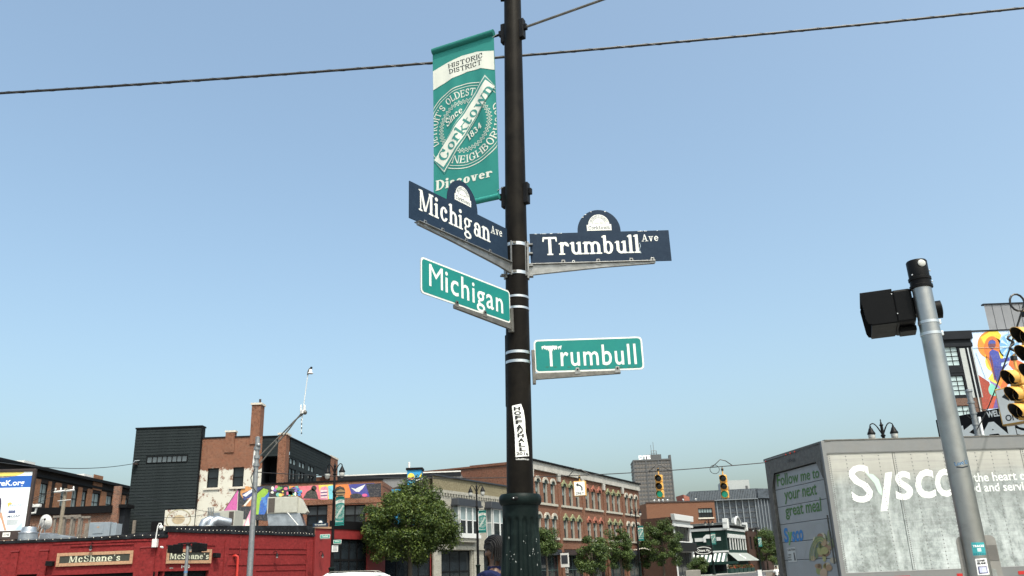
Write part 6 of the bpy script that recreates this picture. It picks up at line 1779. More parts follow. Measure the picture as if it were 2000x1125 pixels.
d.add(m2((598,866),(635,780),(632,862)), '#d993b0', 2); d.add(m2((604,866),(622,820),(630,866)), '#efe8dc', 3)
d.add(m2((668,700),(700,672),(726,680),(716,740),(700,805),(660,808)), '#8db53c', 2); d.add(m2((684,740),(730,690),(728,760),(706,808),(676,806)), '#2d63b4', 3)
for k in range(5): d.add(m2((690+k*8,720+k*14),(712+k*4,716+k*14),(712+k*4,730+k*14),(690+k*8,734+k*14)), '#4f86c9', 4)
d.add(m2((740,660),(830,655),(830,716),(740,716)), '#1b1e26', 2)
cols_ = ['#e8d36a', '#6fb7a8', '#3a74c0', '#d86a8c', '#e9e4d2', '#7d5fae', '#e08a4a', '#69a851']
rnd = random.Random(5)
for k in range(26):
    x = 746+rnd.random()*150; y = 662+rnd.random()*46
    d.add(m2e(x, y, rnd.uniform(5,15), rnd.uniform(4,11), n=10), cols_[k % 8], 3+k % 3)
d.add(m2((826,664),(880,660),(900,700),(830,712)), '#66b3a2', 2); d.add(m2e(852,690,34,18), '#1d1f27', 3)
d.add(m2((880,662),(985,656),(1000,728),(905,730)), '#d96d79', 2); d.add(m2((905,725),(925,690),(955,672),(975,690),(985,728)), '#2a2d2b', 3); d.add(m2e(962,672,14,14), '#23261f', 3)
d.add(m2((985,656),(1060,652),(1060,728),(1000,728)), '#e2cf56', 2); d.add(m2((993,680),(1000,666),(1022,660),(1034,670),(1034,730),(995,730)), '#d58aa0', 3)
for k in range(5): d.add(m2((997,684+k*8),(1030,682+k*8),(1030,687+k*8),(997,689+k*8)), '#45507a' if k % 2 else '#dfe0da', 4)
d.add(m2((1035,660),(1070,655),(1070,728),(1040,728)), '#6fc0d2', 3); d.add(m2((1062,655),(1150,650),(1165,690),(1150,720),(1062,725)), '#dc7a3a', 2)
d.add(m2e(1097,690,28,28), '#8a7250', 4); d.add(m2((1070,690),(1076,668),(1096,660),(1118,668),(1124,684),(1100,676)), '#2b241c', 5); d.add(m2((1074,692),(1124,690),(1124,698),(1074,700)), '#241e18', 5); d.add(m2((1084,708),(1112,706),(1110,716),(1086,718)), '#40301f', 5)
d.add(m2((1140,652),(1275,645),(1275,716),(1160,716)), '#3a3f8f', 3); d.add(m2((1152,668),(1176,676),(1190,668),(1228,652),(1212,676),(1196,690),(1180,690)), '#e3e3dd', 5); d.add(m2e(1180,712,32,14), '#23252d', 6); d.add(m2e(1225,708,14,8), '#d3578a', 6)
d.add(m2((1230,650),(1310,645),(1310,716),(1250,716)), '#20242e', 4)
d.build('mural', mu, MM2, y0=-0.006, dl=0.004)
MB().box(xP0+0.3, -0.05, zM0-0.35, xE, -0.002, zM0-0.0).build('soldier_course', m_brk, mu, MM2)
# wire bracket on the siding and the wire
p = atY(264, 905, YM-0.5)
s = thing('wire_bracket', 'small wire bracket on the corner of the grey siding', 'bracket', Matrix.Translation(p))
MB().tube([p+Vector((0,0.3,0)), p+Vector((-0.2,0,-0.05)), p+Vector((-0.05,0,0.2)), p+Vector((0.2,0.25,0.25))], 0.04, 6).build('arm', m_strap, s); MB().box(p.x-0.15,p.y-0.1,p.z-0.1,p.x+0.15,p.y+0.2,p.z+0.03).build('clamp', m_bf, s)
span('power_line', 'single dark wire from the left edge to the grey siding', atY(-120, 880, 40), p, 0.022, 0.6)
# ============================================================ low metal-roofed hall behind
MH = frame(-40, 86, 0, 0)
m_ribbed = mat('grey_ribbed_metal', (0.20, 0.20, 0.21), 0.5, 0.3, var=0.1, vs=1)
hl = thing('metal_hall', 'long low hall with grey ribbed metal wall and pale roof edge behind the tree', 'building', frame(-12, 88, 0, 0))
x0 = on(MH, 655, 930)[0]; x1 = on(MH, 900, 925)[0]; zt_ = on(MH, 780, 924)[1]
wall(hl, MH, x0, x1, 0, zt_-0.5, [], m_ribbed)
MB().box(x0-0.2, -0.15, zt_-0.5, x1, 0.3, zt_-0.12).build('fascia', m_dark, hl, MH); MB().box(x0-0.2, -0.2, zt_-0.12, x1, 0.3, zt_).build('roof_edge', m_whitem, hl, MH)
shell(hl, MH @ Matrix.Translation((x0,0,0)), x1-x0, 14, 0, zt_-0.3, m_ribbed, m_roof)
seam_ = MB().box(-0.03,-0.05,0,0.03,-0.002,zt_-0.5).mesh('wall_rib', m_ribbed)
for k in range(40): put('wall_rib', seam_, hl, MH @ Matrix.Translation((x0+0.3+k*(x1-x0)/40, 0, 0)))
# painted chimney stack of the next building
YC = 73.0
MC = frame(-40, YC, 0, 0)
pc = thing('painted_wall', 'small wall and chimney painted with a blue and yellow sunset above the tree', 'wall', frame(-9, 71, 0, 0))
a = box_px(MC, 795, 917, 823, 990); m_pbl = mat('sky_blue_paint', lin('#2b86b8'), 0.8, var=0.12, vs=2)
MB().box(a[0], 0, 0, a[1], 1.2, a[3]).build('chimney', m_pbl, pc, MC); MB().box(a[0]-0.1, -0.1, a[3], a[1]+0.1, 1.3, a[3]+0.18).build('chimney_cap', m_fdark, pc, MC)
b = box_px(MC, 823, 934, 829, 990); c = box_px(MC, 829, 931, 847, 990)
MB().box(b[0], 0.02, 0, b[1], 1.2, b[3]).build('white_wall', m_whitem, pc, MC); MB().box(c[0], 0.01, 0, c[1]+0.6, 1.2, c[3]).build('black_wall', m_tar, pc, MC)
x0 = on(MC, 700, 960)[0]; zz = on(MC, 780, 955)[1]
MB().box(x0, 0.04, 0, a[0], 1.2, zz).build('lower_wall', m_pbl, pc, MC)
d = Decal(PRINT_WALL)
def mc(*pts): return poly(*[on(MC, *p) for p in pts])
s_ = lambda x, y: (600+x*0.2445, 850+y*0.2445)
d.add(sh_map(ell(0,0,1,1,n=20), lambda x, y: on(MC, *s_(830+x*28, 332-y*30))), '#e2cf52', 1)
d.add(mc(s_(802,340),(*s_(855,338),),s_(855,350),s_(802,352)), '#c98a9a', 2); d.add(mc(s_(802,356),s_(855,354),s_(855,362),s_(802,364)), '#54498c', 2)
d.add(mc(s_(862,362),s_(915,330),s_(915,300),s_(895,330)), '#e2cf52', 1); d.add(mc(s_(858,395),s_(866,360),s_(912,335),s_(915,345),s_(872,368),s_(866,398)), '#d9dfe3', 2)
d.build('painting', pc, MC, y0=-0.004, dl=0.004)

# ============================================================ pale brick building with two bay windows
def frontframe(t): 
    p = along(t); return frame(p.x, p.y, 0, A1)
T3 = t_at(846); T4 = t_at(1044)
M3 = frontframe(T3); W3 = T4 - T3 - 0.1
m_pale = brick('pale_painted_brick', (0.36, 0.345, 0.30), (0.30, 0.285, 0.25), (0.26, 0.25, 0.22), stain=0.45, bstr=0.5)
m_yel = brick('buff_brick', '#8d8468', '#7c7258', '#9a927e')
m_wtrim = mat('white_window_paint', (0.52, 0.53, 0.53), 0.5, var=0.05, vs=4)
m_hood = mat('slate_blue_hood', (0.022, 0.026, 0.034), 0.6, var=0.15, vs=3)
b3 = thing('pale_brick_building', 'two storey pale painted brick building with white framed bay windows', 'building', M3)
z3 = on(M3, 925, 941)[1]; zband = on(M3, 925, 968)[1]
bays = [box_px(M3, 884, 992, 925, 1044), box_px(M3, 950, 998, 992, 1050)]
sf = [(on(M3, 862, 1090)[0], on(M3, 921, 1090)[0]), (on(M3, 945, 1090)[0], on(M3, 990, 1090)[0])]
zsf = on(M3, 900, 1075)[1]
holes = [(b[0], b[1], b[2], b[3]) for b in bays] + [(s[0], s[1], 0.15, zsf) for s in sf] + [(sf[1][1]+0.8, W3-0.6, 0.15, zsf)]
wall(b3, M3, 0, W3, 0, zband, holes, m_pale, 0.4)
wall(b3, M3, 0, W3, zband, z3, [], m_yel, 0.1)
MB().box(-0.05, -0.12, zband-0.1, W3, -0.002, zband+0.15).build('corbel_course', m_pale, b3, M3); MB().box(0, -0.14, z3, W3, 0.3, z3+0.12).build('coping', m_hood, b3, M3)
teeth = MB().box(-0.09,-0.11,zband-0.32,0.09,-0.002,zband-0.1).mesh('corbel', m_pale)
for k in range(int(W3/0.45)): put('corbel', teeth, b3, M3 @ Matrix.Translation((0.25+k*0.45,0,0)))
MB().slab([(0.02,0.42),(W3-0.02,0.42),(W3-0.02,14),(10,14)], 0, z3-0.1).build('rear_wall', m_yel, b3, M3)
for (a, b, c, e) in bays:
    bay = MB().prism([(a-0.25, e), (b+0.25, e), (b+0.15, e+0.55), (a-0.1, e+0.6)], -0.7, 0.0).build('bay_hood', m_hood, b3, M3, bevel=0.03)
    MB().box(a-0.3, -0.78, e-0.02, b+0.3, -0.02, e+0.1).build('hood_trim', m_hood, bay, M3)
    MB().box(a-0.15, -0.62, c-0.28, b+0.15, -0.02, c).build('bay_sill', m_wtrim, b3, M3); MB().box(a, -0.5, c-0.6, b, -0.02, c-0.28).build('bay_apron', m_pale, b3, M3)
    w = b-a
    for k in range(3):
        window(b3, M3 @ Matrix.Translation((0,-0.75,0)), a+w*(0.06+k*0.30), a+w*(0.06+(k+1)*0.30)-0.02, c, e, m_wtrim, None, 1, 2, 0.14, 0.10, 0.06, pick=lambda i, j: BLIND_SKY if j else GLASS)
    Ms_ = M3 @ Matrix.Translation((a, 0, 0)) @ Matrix.Rotation(R(-70), 4, 'Z')
    MB().box(a+0.03, -0.52, c+0.12, a+0.06, -0.10, e-0.08).build('side_pane', BLIND_SKY, b3, M3); MB().box(a+0.02, -0.60, c, a+0.10, -0.52, e).build('bay_post', m_wtrim, b3, M3); MB().box(a+0.02, -0.10, c, a+0.10, -0.02, e).build('bay_post', m_wtrim, b3, M3); MB().box(a+0.02, -0.52, (c+e)/2-0.04, a+0.08, -0.10, (c+e)/2+0.04).build('bay_rail', m_wtrim, b3, M3); MB().box(b-0.14, -0.60, c, b-0.06, -0.02, e).build('bay_post', m_wtrim, b3, M3)
for s in sf + [(sf[1][1]+0.8, W3-0.6)]: window(b3, M3, s[0], s[1], 0.15, zsf, m_fdark, GLASS, 3, 2, 0.2, 0.1, 0.1, 'shopfront', pick=lambda i, j: GLASS)
MB().box(0, -0.2, zsf+0.05, W3, -0.002, zsf+0.35).build('shop_cornice', m_pale, b3, M3)
for x in (0.2, sf[0][1]+0.5, sf[1][1]+0.4): MB().box(x-0.3, -0.14, 0, x+0.3, -0.002, zsf+0.05).build('pilaster', m_pale, b3, M3)

# ============================================================ three storey red brick terrace
M4 = frontframe(T4); T5 = t_at(1259); W4 = T5-T4
m_redbr = brick('red_brick', '#87543d', '#714530', '#8f7c6e', stain=0.3)
m_stone = mat('grey_cornice', (0.36, 0.35, 0.325), 0.8, var=0.12, vs=1.5, dirt='#5f5b52', dirt_amt=0.4, ds=1)
m_hw = mat('white_hood_mould', (0.34, 0.32, 0.275), 0.75, var=0.12, vs=4)
m_hg = mat('olive_hood_mould', (0.19, 0.20, 0.11), 0.75, var=0.2, vs=4)
m_hr = mat('rust_hood_mould', (0.26, 0.09, 0.06), 0.75, var=0.15, vs=4)
m_reveal = mat('pale_reveal', (0.30, 0.285, 0.25), 0.8, var=0.1, vs=4)
m_wteal = mat('teal_sash', (0.03, 0.055, 0.055), 0.5, var=0.1, vs=4)
b4 = thing('brick_terrace', 'three storey red brick terrace with grey cornice and arched window hoods', 'building', M4)
z4t = on(M4, 1047, 902)[1]; z4c = on(M4, 1058, 921)[1]
def zz4(x, y): return on(M4, 950+x*0.2445, 850+y*0.2445)[1]
zA1, zA0 = zz4(450, 372), zz4(450, 538)
zB1, zB0 = zz4(590, 668), zz4(590, 820)
bw = W4/5
hoods = [m_hw, m_hg, m_hr, m_hg, m_hw]
holes4 = []
for k in range(5):
    for i in range(3):
        cx = k*bw + bw*(0.22+0.28*i)
        for (c, e) in ((zA0, zA1), (zB0, zB1)): holes4.append((cx-0.48, cx+0.48, c, e, k))
zg = on(M4, 1140, 1084)[1]
shop = [(k*bw+0.55, (k+1)*bw-0.55, 0.15, zg, k) for k in range(5)]
wall(b4, M4, 0, W4, 0, z4c+0.05, holes4+shop, m_redbr, 0.3)
for h in holes4:
    a, b, c, e, k = h
    wob = window(b4, M4, a, b, c, e, m_wteal, None, 1, 2, 0.2, 0.07, 0.07, pick=lambda i, j: BLIND_SKY if j else GLASS)
    hm = hoods[k]
    # rounded or pointed hood over the opening
    r_ = (b-a)/2; cx = (a+b)/2
    if hm is m_hw: prf = [(cx+(r_+0.22)*math.cos(t), e-0.1+(0.62)*math.sin(t)) for t in [math.pi*i/10 for i in range(11)]]; inn = [(cx+r_*math.cos(t), e-0.1+0.38*math.sin(t)) for t in [math.pi*i/10 for i in range(10,-1,-1)]]
    else: prf = [(b+0.2,e-0.15),(b+0.22,e+0.15),(cx+0.25,e+0.36),(cx,e+0.62),(cx-0.25,e+0.36),(a-0.22,e+0.15),(a-0.2,e-0.15)]; inn = [(a,e-0.1),(a+0.1,e+0.1),(cx,e+0.22),(b-0.1,e+0.1),(b,e-0.1)]
    hd = MB(); n1 = len(prf); pts = prf+inn; 
    # band between the two lines, pushed out
    m_ = len(inn)
    for i in range(n1-1):
        j0 = int(round(i*(m_-1)/(n1-1))); j1 = int(round((i+1)*(m_-1)/(n1-1)))
        q = [prf[i], prf[i+1], inn[m_-1-j1], inn[m_-1-j0]]
        q = [prf[i], prf[i+1], inn[::-1][j1], inn[::-1][j0]]
        if j0 == j1: q = q[:3]
        hd.prism(q, -0.16, -0.003)
    hd.build('window_hood', hm, b4, M4)
    MB().prism([(a,e-0.12)]+[(cx+r_*math.cos(t), e-0.1+0.38*math.sin(t)) for t in [math.pi*i/8 for i in range(8,-1,-1)]]+[(b,e-0.12)], -0.01, -0.002).build('arch_infill', m_redbr if hm is m_hr else m_wteal, b4, M4)
    MB().box(b-0.06, 0.0, c, b-0.004, 0.27, e).build('reveal', m_reveal, b4, M4)
for k in range(5):
    for c in (zA0, zB0): MB().box(k*bw+0.55, -0.14, c-0.24, (k+1)*bw-0.5, 0.1, c-0.004).build('sill_course', m_hw, b4, M4)
    MB().box(k*bw-0.22, -0.10, 0.1, k*bw+0.22, -0.002, z4c+0.04).build('pilaster', m_redbr, b4, M4)
    MB().prism([(k*bw-0.9, z4c+0.35), (k*bw-0.42, z4c+0.0), (k*bw-0.3, z4c-0.75), (k*bw+0.3, z4c-0.75), (k*bw+0.42, z4c), (k*bw+0.9, z4c+0.35)], -0.22, -0.002).build('cornice_bracket', m_stone, b4, M4)
    for j in range(7): MB().box(k*bw+0.8+j*(bw-1.4)/7, -0.245, z4c+0.95, k*bw+0.8+j*(bw-1.4)/7+0.36, -0.232, z4c+1.1).build('vent_slot', m_void, b4, M4)
    MB().box(k*bw+0.4, -0.12, zB0-1.15, (k+1)*bw-0.4, -0.002, zB0-0.95).build('string_course', m_redbr, b4, M4)
MB().box(-0.1, -0.23, z4c+0.03, W4+0.1, 0.4, z4t).build('cornice', m_stone, b4, M4, bevel=0.03)
MB().box(-0.2, -0.40, z4t, W4+0.2, 0.4, z4t+0.16).build('roof_edge', m_fdark, b4, M4)
m_sidebr = brick('side_wall_brick', '#7d4834', '#63392a', '#85766a', stain=0.3)
D4 = 19
MB().quad((0,0,0),(0,D4,0),(0,D4,z4t-0.2),(0,0,z4t-0.2)).quad((W4,0,0),(W4,D4,0),(W4,D4,z4t-0.2),(W4,0,z4t-0.2)).quad((0,D4,0),(W4,D4,0),(W4,D4,z4t-0.2),(0,D4,z4t-0.2)).build('side_wall', m_sidebr, b4, M4 @ Matrix.Translation((0,0.0,0)))
MB().box(0,0.4,z4t-0.35,W4,D4,z4t-0.3).build('roof', m_roof, b4, M4)
MB().box(-0.12, 0.4, z4t-0.2, 0.25, 7.0, z4t+0.06).build('parapet', m_sidebr, b4, M4); MB().box(-0.12, 7.0, z4t-0.2, 0.25, D4, z4t-0.02).build('parapet', m_sidebr, b4, M4)
p = along(T4, -15); MB().tube([(0.5,15,z4t-0.4),(0.5,15,z4t+1.2)], 0.12, 8).build('vent_pipe', m_whitem, b4, M4)
for k, h in enumerate(shop):
    window(b4, M4, *h[:4], m_wteal, GLASS, 4, 2, 0.25, 0.09, 0.09, 'shopfront')
    MB().box(h[0]-0.1, -0.25, zg, h[1]+0.1, -0.002, zg+0.5).build('shop_fascia', m_bf if k % 2 else m_hood, b4, M4)
    MB().box(k*bw-0.3, -0.2, 0.1, k*bw+0.3, -0.101, zg+0.9).build('shop_pier', m_redbr, b4, M4)
d = Decal(); x0, z0 = on(M4, 1114, 1112); 
for k, w_ in enumerate(('LOVE', 'YOUR', 'CAR')): d.add(sh_fit(btext(w_, 0.03), shop[1][0]+0.2, zg-1.1-k*0.75, shop[1][0]+1.7, zg-0.6-k*0.75), '#c9c9c4', 1)
d.build('window_lettering', b4, M4, y0=0.24, dl=0.003)
s = string_lights('lit festoon bulbs hanging along the brick terrace shopfronts', M4, shop[1][1]-1.0, W4-1.0, lambda x: zg+0.75+0.10*math.cos((x)*0.9), 34, y=-2.2, r=0.06, sag=0.06)
# projecting blade sign
x, z = on(M4, 1104, 1093, -1.0)
s = thing('blade_sign', 'small white projecting sign on the brick terrace', 'sign', M4 @ Matrix.Translation((x, 0, z)))
MB().box(x-0.06,-1.4,z-0.75,x+0.06,-0.5,z+0.65).build('panel', m_whitem, s, M4, bevel=0.01); MB().box(x-0.08,-1.3,z-0.4,x+0.08,-0.6,z+0.45).build('picture', m_hood, s, M4); MB().box(x-0.03,-1.45,z+0.65,x+0.03,0.0,z+0.72).build('arm', m_blk, s, M4)

# ============================================================ far buildings down the avenue
# white fronted building with brick side
T6, T7 = t_at(1322), t_at(1357)
M6 = frontframe(T6); W6 = T7-T6
b6 = thing('white_front_building', 'narrow building with white corniced front and dark brick side wall', 'building', M6)
z6t = on(M6, 1340, 1008)[1]; zc6 = on(M6, 1340, 1019)[1]
z_w1, z_w0 = on(M6, 1345, 1028)[1], on(M6, 1345, 1058)[1]
wall(b6, M6, 0, W6, 0, zc6, [(0.9, W6-0.9, z_w0, z_w1), (0.8, W6-0.8, 0.15, 3.6)], m_wtrim, 0.3)
window(b6, M6, 0.9, W6-0.9, z_w0, z_w1, m_bf, GLASS, 4, 1, 0.2, 0.1, 0.12); window(b6, M6, 0.8, W6-0.8, 0.15, 3.6, m_fdark, GLASS, 3, 1, 0.2, 0.1, 0.1, 'shopfront')
MB().prism([(-0.15, zc6), (W6+0.15, zc6), (W6+0.5, z6t), (-0.5, z6t)], -0.5, 0.1).build('cornice', m_wtrim, b6, M6, bevel=0.05)
MB().box(-0.35, -0.35, zc6-0.9, W6+0.2, -0.002, zc6-0.55).build('cornice_band', m_wtrim, b6, M6); MB().box(0, -0.25, z_w0-0.6, W6, -0.002, z_w0-0.15).build('sill_course', m_wtrim, b6, M6)
MB().box(0.4, -0.8, 3.7, W6-0.4, -0.002, 5.0).build('awning', m_blk, b6, M6, bevel=0.05)
m_dside = brick('dark_side_brick', '#4a2e24', '#3d2720', '#4c4038', stain=0.3)
MB().quad((0,0,0),(0,26,0),(0,26,z6t-1.0),(0,0,z6t-0.4)).quad((W6,0,0),(W6,26,0),(W6,26,z6t-1.0),(W6,0,z6t-0.4)).quad((0,26,0),(W6,26,0),(W6,26,z6t-1),(0,26,z6t-1)).build('side_wall', m_dside, b6, M6)
MB().quad((0,0,z6t-0.45),(W6,0,z6t-0.45),(W6,26,z6t-1.05),(0,26,z6t-1.05)).build('roof', m_roof, b6, M6)
MB().prism([(0,0),(26,0)][:0] or [(-0.05, 0), (0.05, 0), (0.05, 0.1), (-0.05, 0.1)], -0.1, 0.0).build('flashing', m_whitem, b6, M6 @ Matrix.Translation((0, 0.1, z6t-0.4)))
# orange brick building with a big window
Yb = 205
M7 = frame(0, Yb, 0, R(8))
b7 = thing('orange_brick_building', 'plain orange brick building with one large dark window above the roofs', 'building', frame(30, Yb, 0, 0))
m_or = brick('orange_plain_brick', '#86563f', '#7b4e39', '#86705f', stain=0.15)
x0, x1 = on(M7, 1262, 990)[0], on(M7, 1396, 990)[0]; z7 = on(M7, 1330, 981)[1]
hw_ = box_px(M7, 1365, 992, 1391, 1011)
wall(b7, M7, x0, x1, 0, z7, [hw_], m_or, 0.4); window(b7, M7, *hw_, m_fdark, None, 5, 2, 0.2, 0.15, 0.15, pick=lambda i, j: BLIND_SKY if j else GLASS)
MB().box(hw_[0]-0.2,-0.2,hw_[2]-0.35,hw_[1]+0.2,0,hw_[2]-0.01).build('sill', m_sill, b7, M7); MB().box(x0,-0.15,z7,x1+0.1,0.4,z7+0.3).build('coping', m_bf, b7, M7)
shell(b7, M7 @ Matrix.Translation((x0,0,0)), x1-x0, 20, 0, z7-0.1, m_or, m_roof)
xg0, xg1 = on(M7, 1325, 980)[0], on(M7, 1358, 980)[0]; zg1 = on(M7, 1345, 963)[1]
MB().prism([(xg0, z7-0.3), (xg1, z7-0.3), (xg1, zg1-0.6), (xg1-1.5, zg1), (xg0+3.0, z7+0.4)], 4, 10).build('stair_roof', m_hr, b7, M7)
vnt = MB().lathe([(0.15,0),(0.15,0.5),(0.3,0.55),(0.02,0.8)], 8).mesh('roof_vent', m_whitem)
for px in (1283, 1292, 1300, 1309, 1340, 1365): put('roof_vent', vnt, b7, M7 @ Matrix.Translation((on(M7, px, 980)[0], 2, z7+0.2)))
# dark green corner house with white trim and striped awning
T8, T9 = t_at(1425), t_at(1463)
M8 = frontframe(T8); W8 = T9-T8
m_grn = brick('dark_green_painted_brick', (0.010, 0.036, 0.030), (0.008, 0.030, 0.025), (0.008, 0.028, 0.024), stain=0.2)
m_gtrim = mat('grey_white_trim', (0.44, 0.45, 0.45), 0.6, var=0.1, vs=2)
m_gdk = mat('dark_grey_trim', (0.16, 0.17, 0.17), 0.6, var=0.15, vs=2)
b8 = thing('green_corner_house', 'dark green corner house with white trim and striped awning', 'building', M8)
z8t = on(M8, 1425, 1022)[1]; zs8 = on(M8, 1425, 1036)[1]
sideL = 24.0
M8s = M8 @ Matrix.Translation((0, sideL, 0)) @ Matrix.Rotation(R(-90), 4, 'Z')     # side wall, local x runs from the back to the avenue corner
wq = box_px(M8s, 1383, 1052, 1391, 1073)
wcx = (wq[0]+wq[1])/2; ww = 1.3
hs = [(wcx-ww/2, wcx+ww/2, wq[2], wq[3])]
zaw = on(M8, 1430, 1079)[1]
wall(b8, M8s, 0, sideL, 0, zs8, hs, m_grn, 0.25)
for h in hs:
    window(b8, M8s, *h, m_wtrim, GLASS, 1, 2, 0.1, 0.14, 0.1)
    MB().prism([(h[0]-0.5,h[3]-0.6),(h[0]-0.5,h[3]+0.3),(h[0]+0.1,h[3]+0.75),(h[1]-0.1,h[3]+0.75),(h[1]+0.5,h[3]+0.3),(h[1]+0.5,h[3]-0.6),(h[1]+0.05,h[3]-0.6),(h[1]+0.05,h[3]+0.05),(h[0]-0.05,h[3]+0.05),(h[0]-0.05,h[3]-0.6)], -0.2, -0.002).build('window_hood', m_wtrim, b8, M8s)
zb8 = on(M8s, 1400, 1053)[1]
for a, b in ((1, wcx-3.2), (wcx-2.8, wcx-1.2), (wcx+1.3, sideL-1)): MB().box(a, -0.1, zb8-0.3, b, -0.002, zb8+0.35).build('string_course', m_gtrim, b8, M8s)
for (za, zb_, dpt, mt_) in ((zs8, zs8+0.45, 0.15, m_gtrim), (zs8+0.45, zs8+0.95, 0.10, m_fdark), (zs8+0.95, zs8+1.35, 0.45, m_gdk), (zs8+1.35, z8t, 0.6, m_gtrim)):
    MB().box(0, -dpt, za, sideL+dpt, 0.3, zb_).build('cornice', mt_, b8, M8s); MB().box(-0.0, -dpt, za, W8, 0.3, zb_).build('cornice', mt_, b8, M8)
arc = [(W8/2+2.4*math.cos(t), z8t-0.25+1.5*math.sin(t)) for t in [math.pi*i/14 for i in range(15)]]
MB().prism([(W8/2+3.4, z8t-0.3)]+arc+[(W8/2-3.4, z8t-0.3)], -0.55, 0.1).build('arched_pediment', m_gdk, b8, M8)
MB().tube([(p_[0], -0.62, p_[1]) for p_ in arc], 0.22, 8).build('pediment_trim', m_gtrim, b8, M8, smooth=True)
MB().box(-0.5,-0.7,zs8+0.2,0.6,0.3,z8t+0.7).build('corner_bracket', m_wtrim, b8, M8, bevel=0.1); MB().box(W8-0.5,-0.7,zs8+0.2,W8+0.3,0.3,z8t+0.5).build('corner_bracket', m_wtrim, b8, M8, bevel=0.1)
z_t1, z_t0 = on(M8, 1440, 1052)[1], on(M8, 1440, 1074)[1]
hf = [(0.8+k*(W8-1.2)/7, 0.8+k*(W8-1.2)/7+(W8-1.2)/7*0.62, z_t0, z_t1) for k in range(7)]
wall(b8, M8, 0, W8, 0, zs8, hf, m_grn, 0.25)
for h in hf:
    window(b8, M8, *h, m_fdark, GLASS, 1, 1, 0.15, 0.05, 0.05)
    MB().box(h[1], -0.18, h[2], h[1]+0.35, -0.002, h[3]).build('white_pilaster', m_wtrim, b8, M8); MB().box(h[0], -0.22, h[3], h[1]+0.4, -0.002, h[3]+0.75).build('window_hood', m_gtrim, b8, M8, bevel=0.08)
shell(b8, M8, W8, sideL, 0, zs8-0.1, m_grn, m_roof)
zc8 = on(M8s, 1400, 1078)[1]
MB().box(sideL*0.35, -0.2, zc8-0.1, sideL+0.2, -0.002, zc8+0.2).build('shop_cornice', m_wtrim, b8, M8s)
# awning: sloped sheet with stripes, part by part
za1, za0 = zc8-0.2, on(M8s, 1400, 1097, -2.2)[1]
xa0, xa1 = sideL*0.32, sideL
n = 40; w = (xa1-xa0)/n
m_aw = [mat('awning_white', (0.62,0.62,0.60), 0.8, var=0.06, vs=2), mat('awning_green', (0.03,0.06,0.055), 0.8, var=0.1, vs=2)]
aw = [MB().add([(0,-0.02,za1),(w,-0.02,za1),(w,-2.2,za0),(0,-2.2,za0),(0,-0.02,za1-0.05),(w,-0.02,za1-0.05),(w,-2.2,za0-0.05),(0,-2.2,za0-0.05)], [(0,1,2,3),(7,6,5,4),(3,2,6,7)]).mesh('awning_stripe', m_aw[k]) for k in (0,1)]
for i in range(n): put('awning_stripe', aw[i % 2], b8, M8s @ Matrix.Translation((xa0+i*w, 0, 0)))
MB().box(xa0, -2.24, za0-0.5, xa1+2.2, -2.18, za0-0.02).build('awning_valance', m_grn, b8, M8s)
m_gsh = mat('grey_awning', (0.22,0.24,0.23), 0.8, var=0.06, vs=2)
MB().add([(0,-0.02,za1),(W8,-0.02,za1),(W8+1,-2.2,za0),(-2.2,-2.2,za0)], [(0,1,2,3)]).build('front_awning', m_gsh, b8, M8)
MB().add([(0,-0.02,za1),(-2.2,-2.2,za0),(-2.2,-2.15,za0)], [(0,1,2)]).build('awning_end', m_gsh, b8, M8)
d = Decal(); 
MAw = M8 @ Matrix.Translation((0,-0.02,za1)) @ Matrix.Rotation(math.atan2(2.18, za1-za0)*-1, 4, 'X')
lc = (W8*0.42, -1.3)
d.add(ell(lc[0], lc[1], 0.9, 0.75), '#e6e8e4', 1); d.add(ell(lc[0], lc[1], 0.55, 0.45), '#8e9a96', 2)
d.build('awning_emblem', b8, MAw, y0=-0.03, dl=0.01)
d = Decal(); d.add(sh_fit(btext('FOOD & SPIRITS', 0.03), xa0+3.2, za0-0.42, xa1-4, za0-0.12), '#c9d0cc', 1); d.build('valance_lettering', b8, M8s, y0=-2.25, dl=0.006)
for k in range(6): MB().box(xa0+0.4+k*3.1, -0.25, 0.1, xa0+0.65+k*3.1, -0.003, zc8-0.3).build('shop_post', m_wtrim if k % 2 else m_grn, b8, M8s)
MB().box(xa0, -0.012, 0.5, xa1, -0.003, za0-0.6).build('shop_glass', GLASS, b8, M8s)
# oval hanging sign beside it
p = atY(1374, 1075, 147)
s = thing('oval_sign', 'black oval hanging sign beside the green corner house', 'sign', Matrix.Translation((p.x, p.y, 0)))
MB().box(p.x-1.55,p.y,p.z-0.75,p.x+1.55,p.y+0.25,p.z+0.75).build('board', m_blk, s, bevel=0.05)
MB().box(p.x-1.5,p.y+0.05,0,p.x-1.35,p.y+0.2,p.z-0.75).build('post', m_blk, s); MB().box(p.x+1.35,p.y+0.05,0,p.x+1.5,p.y+0.2,p.z-0.75).build('post', m_blk, s)
d = Decal(); Mo = frame(0, p.y, 0, 0)
d.add(strip([(p.x+1.35*math.cos(t), p.z+0.55*math.sin(t)) for t in [2*math.pi*i/36 for i in range(36)]], 0.09, True), '#d0d4d2', 1); d.add(sh_fit(btext('Ottava Via', 0.02), p.x-1.0, p.z-0.2, p.x+1.0, p.z+0.2), '#d0d4d2', 1)
d.build('lettering', s, Mo, y0=-0.01, dl=0.008)
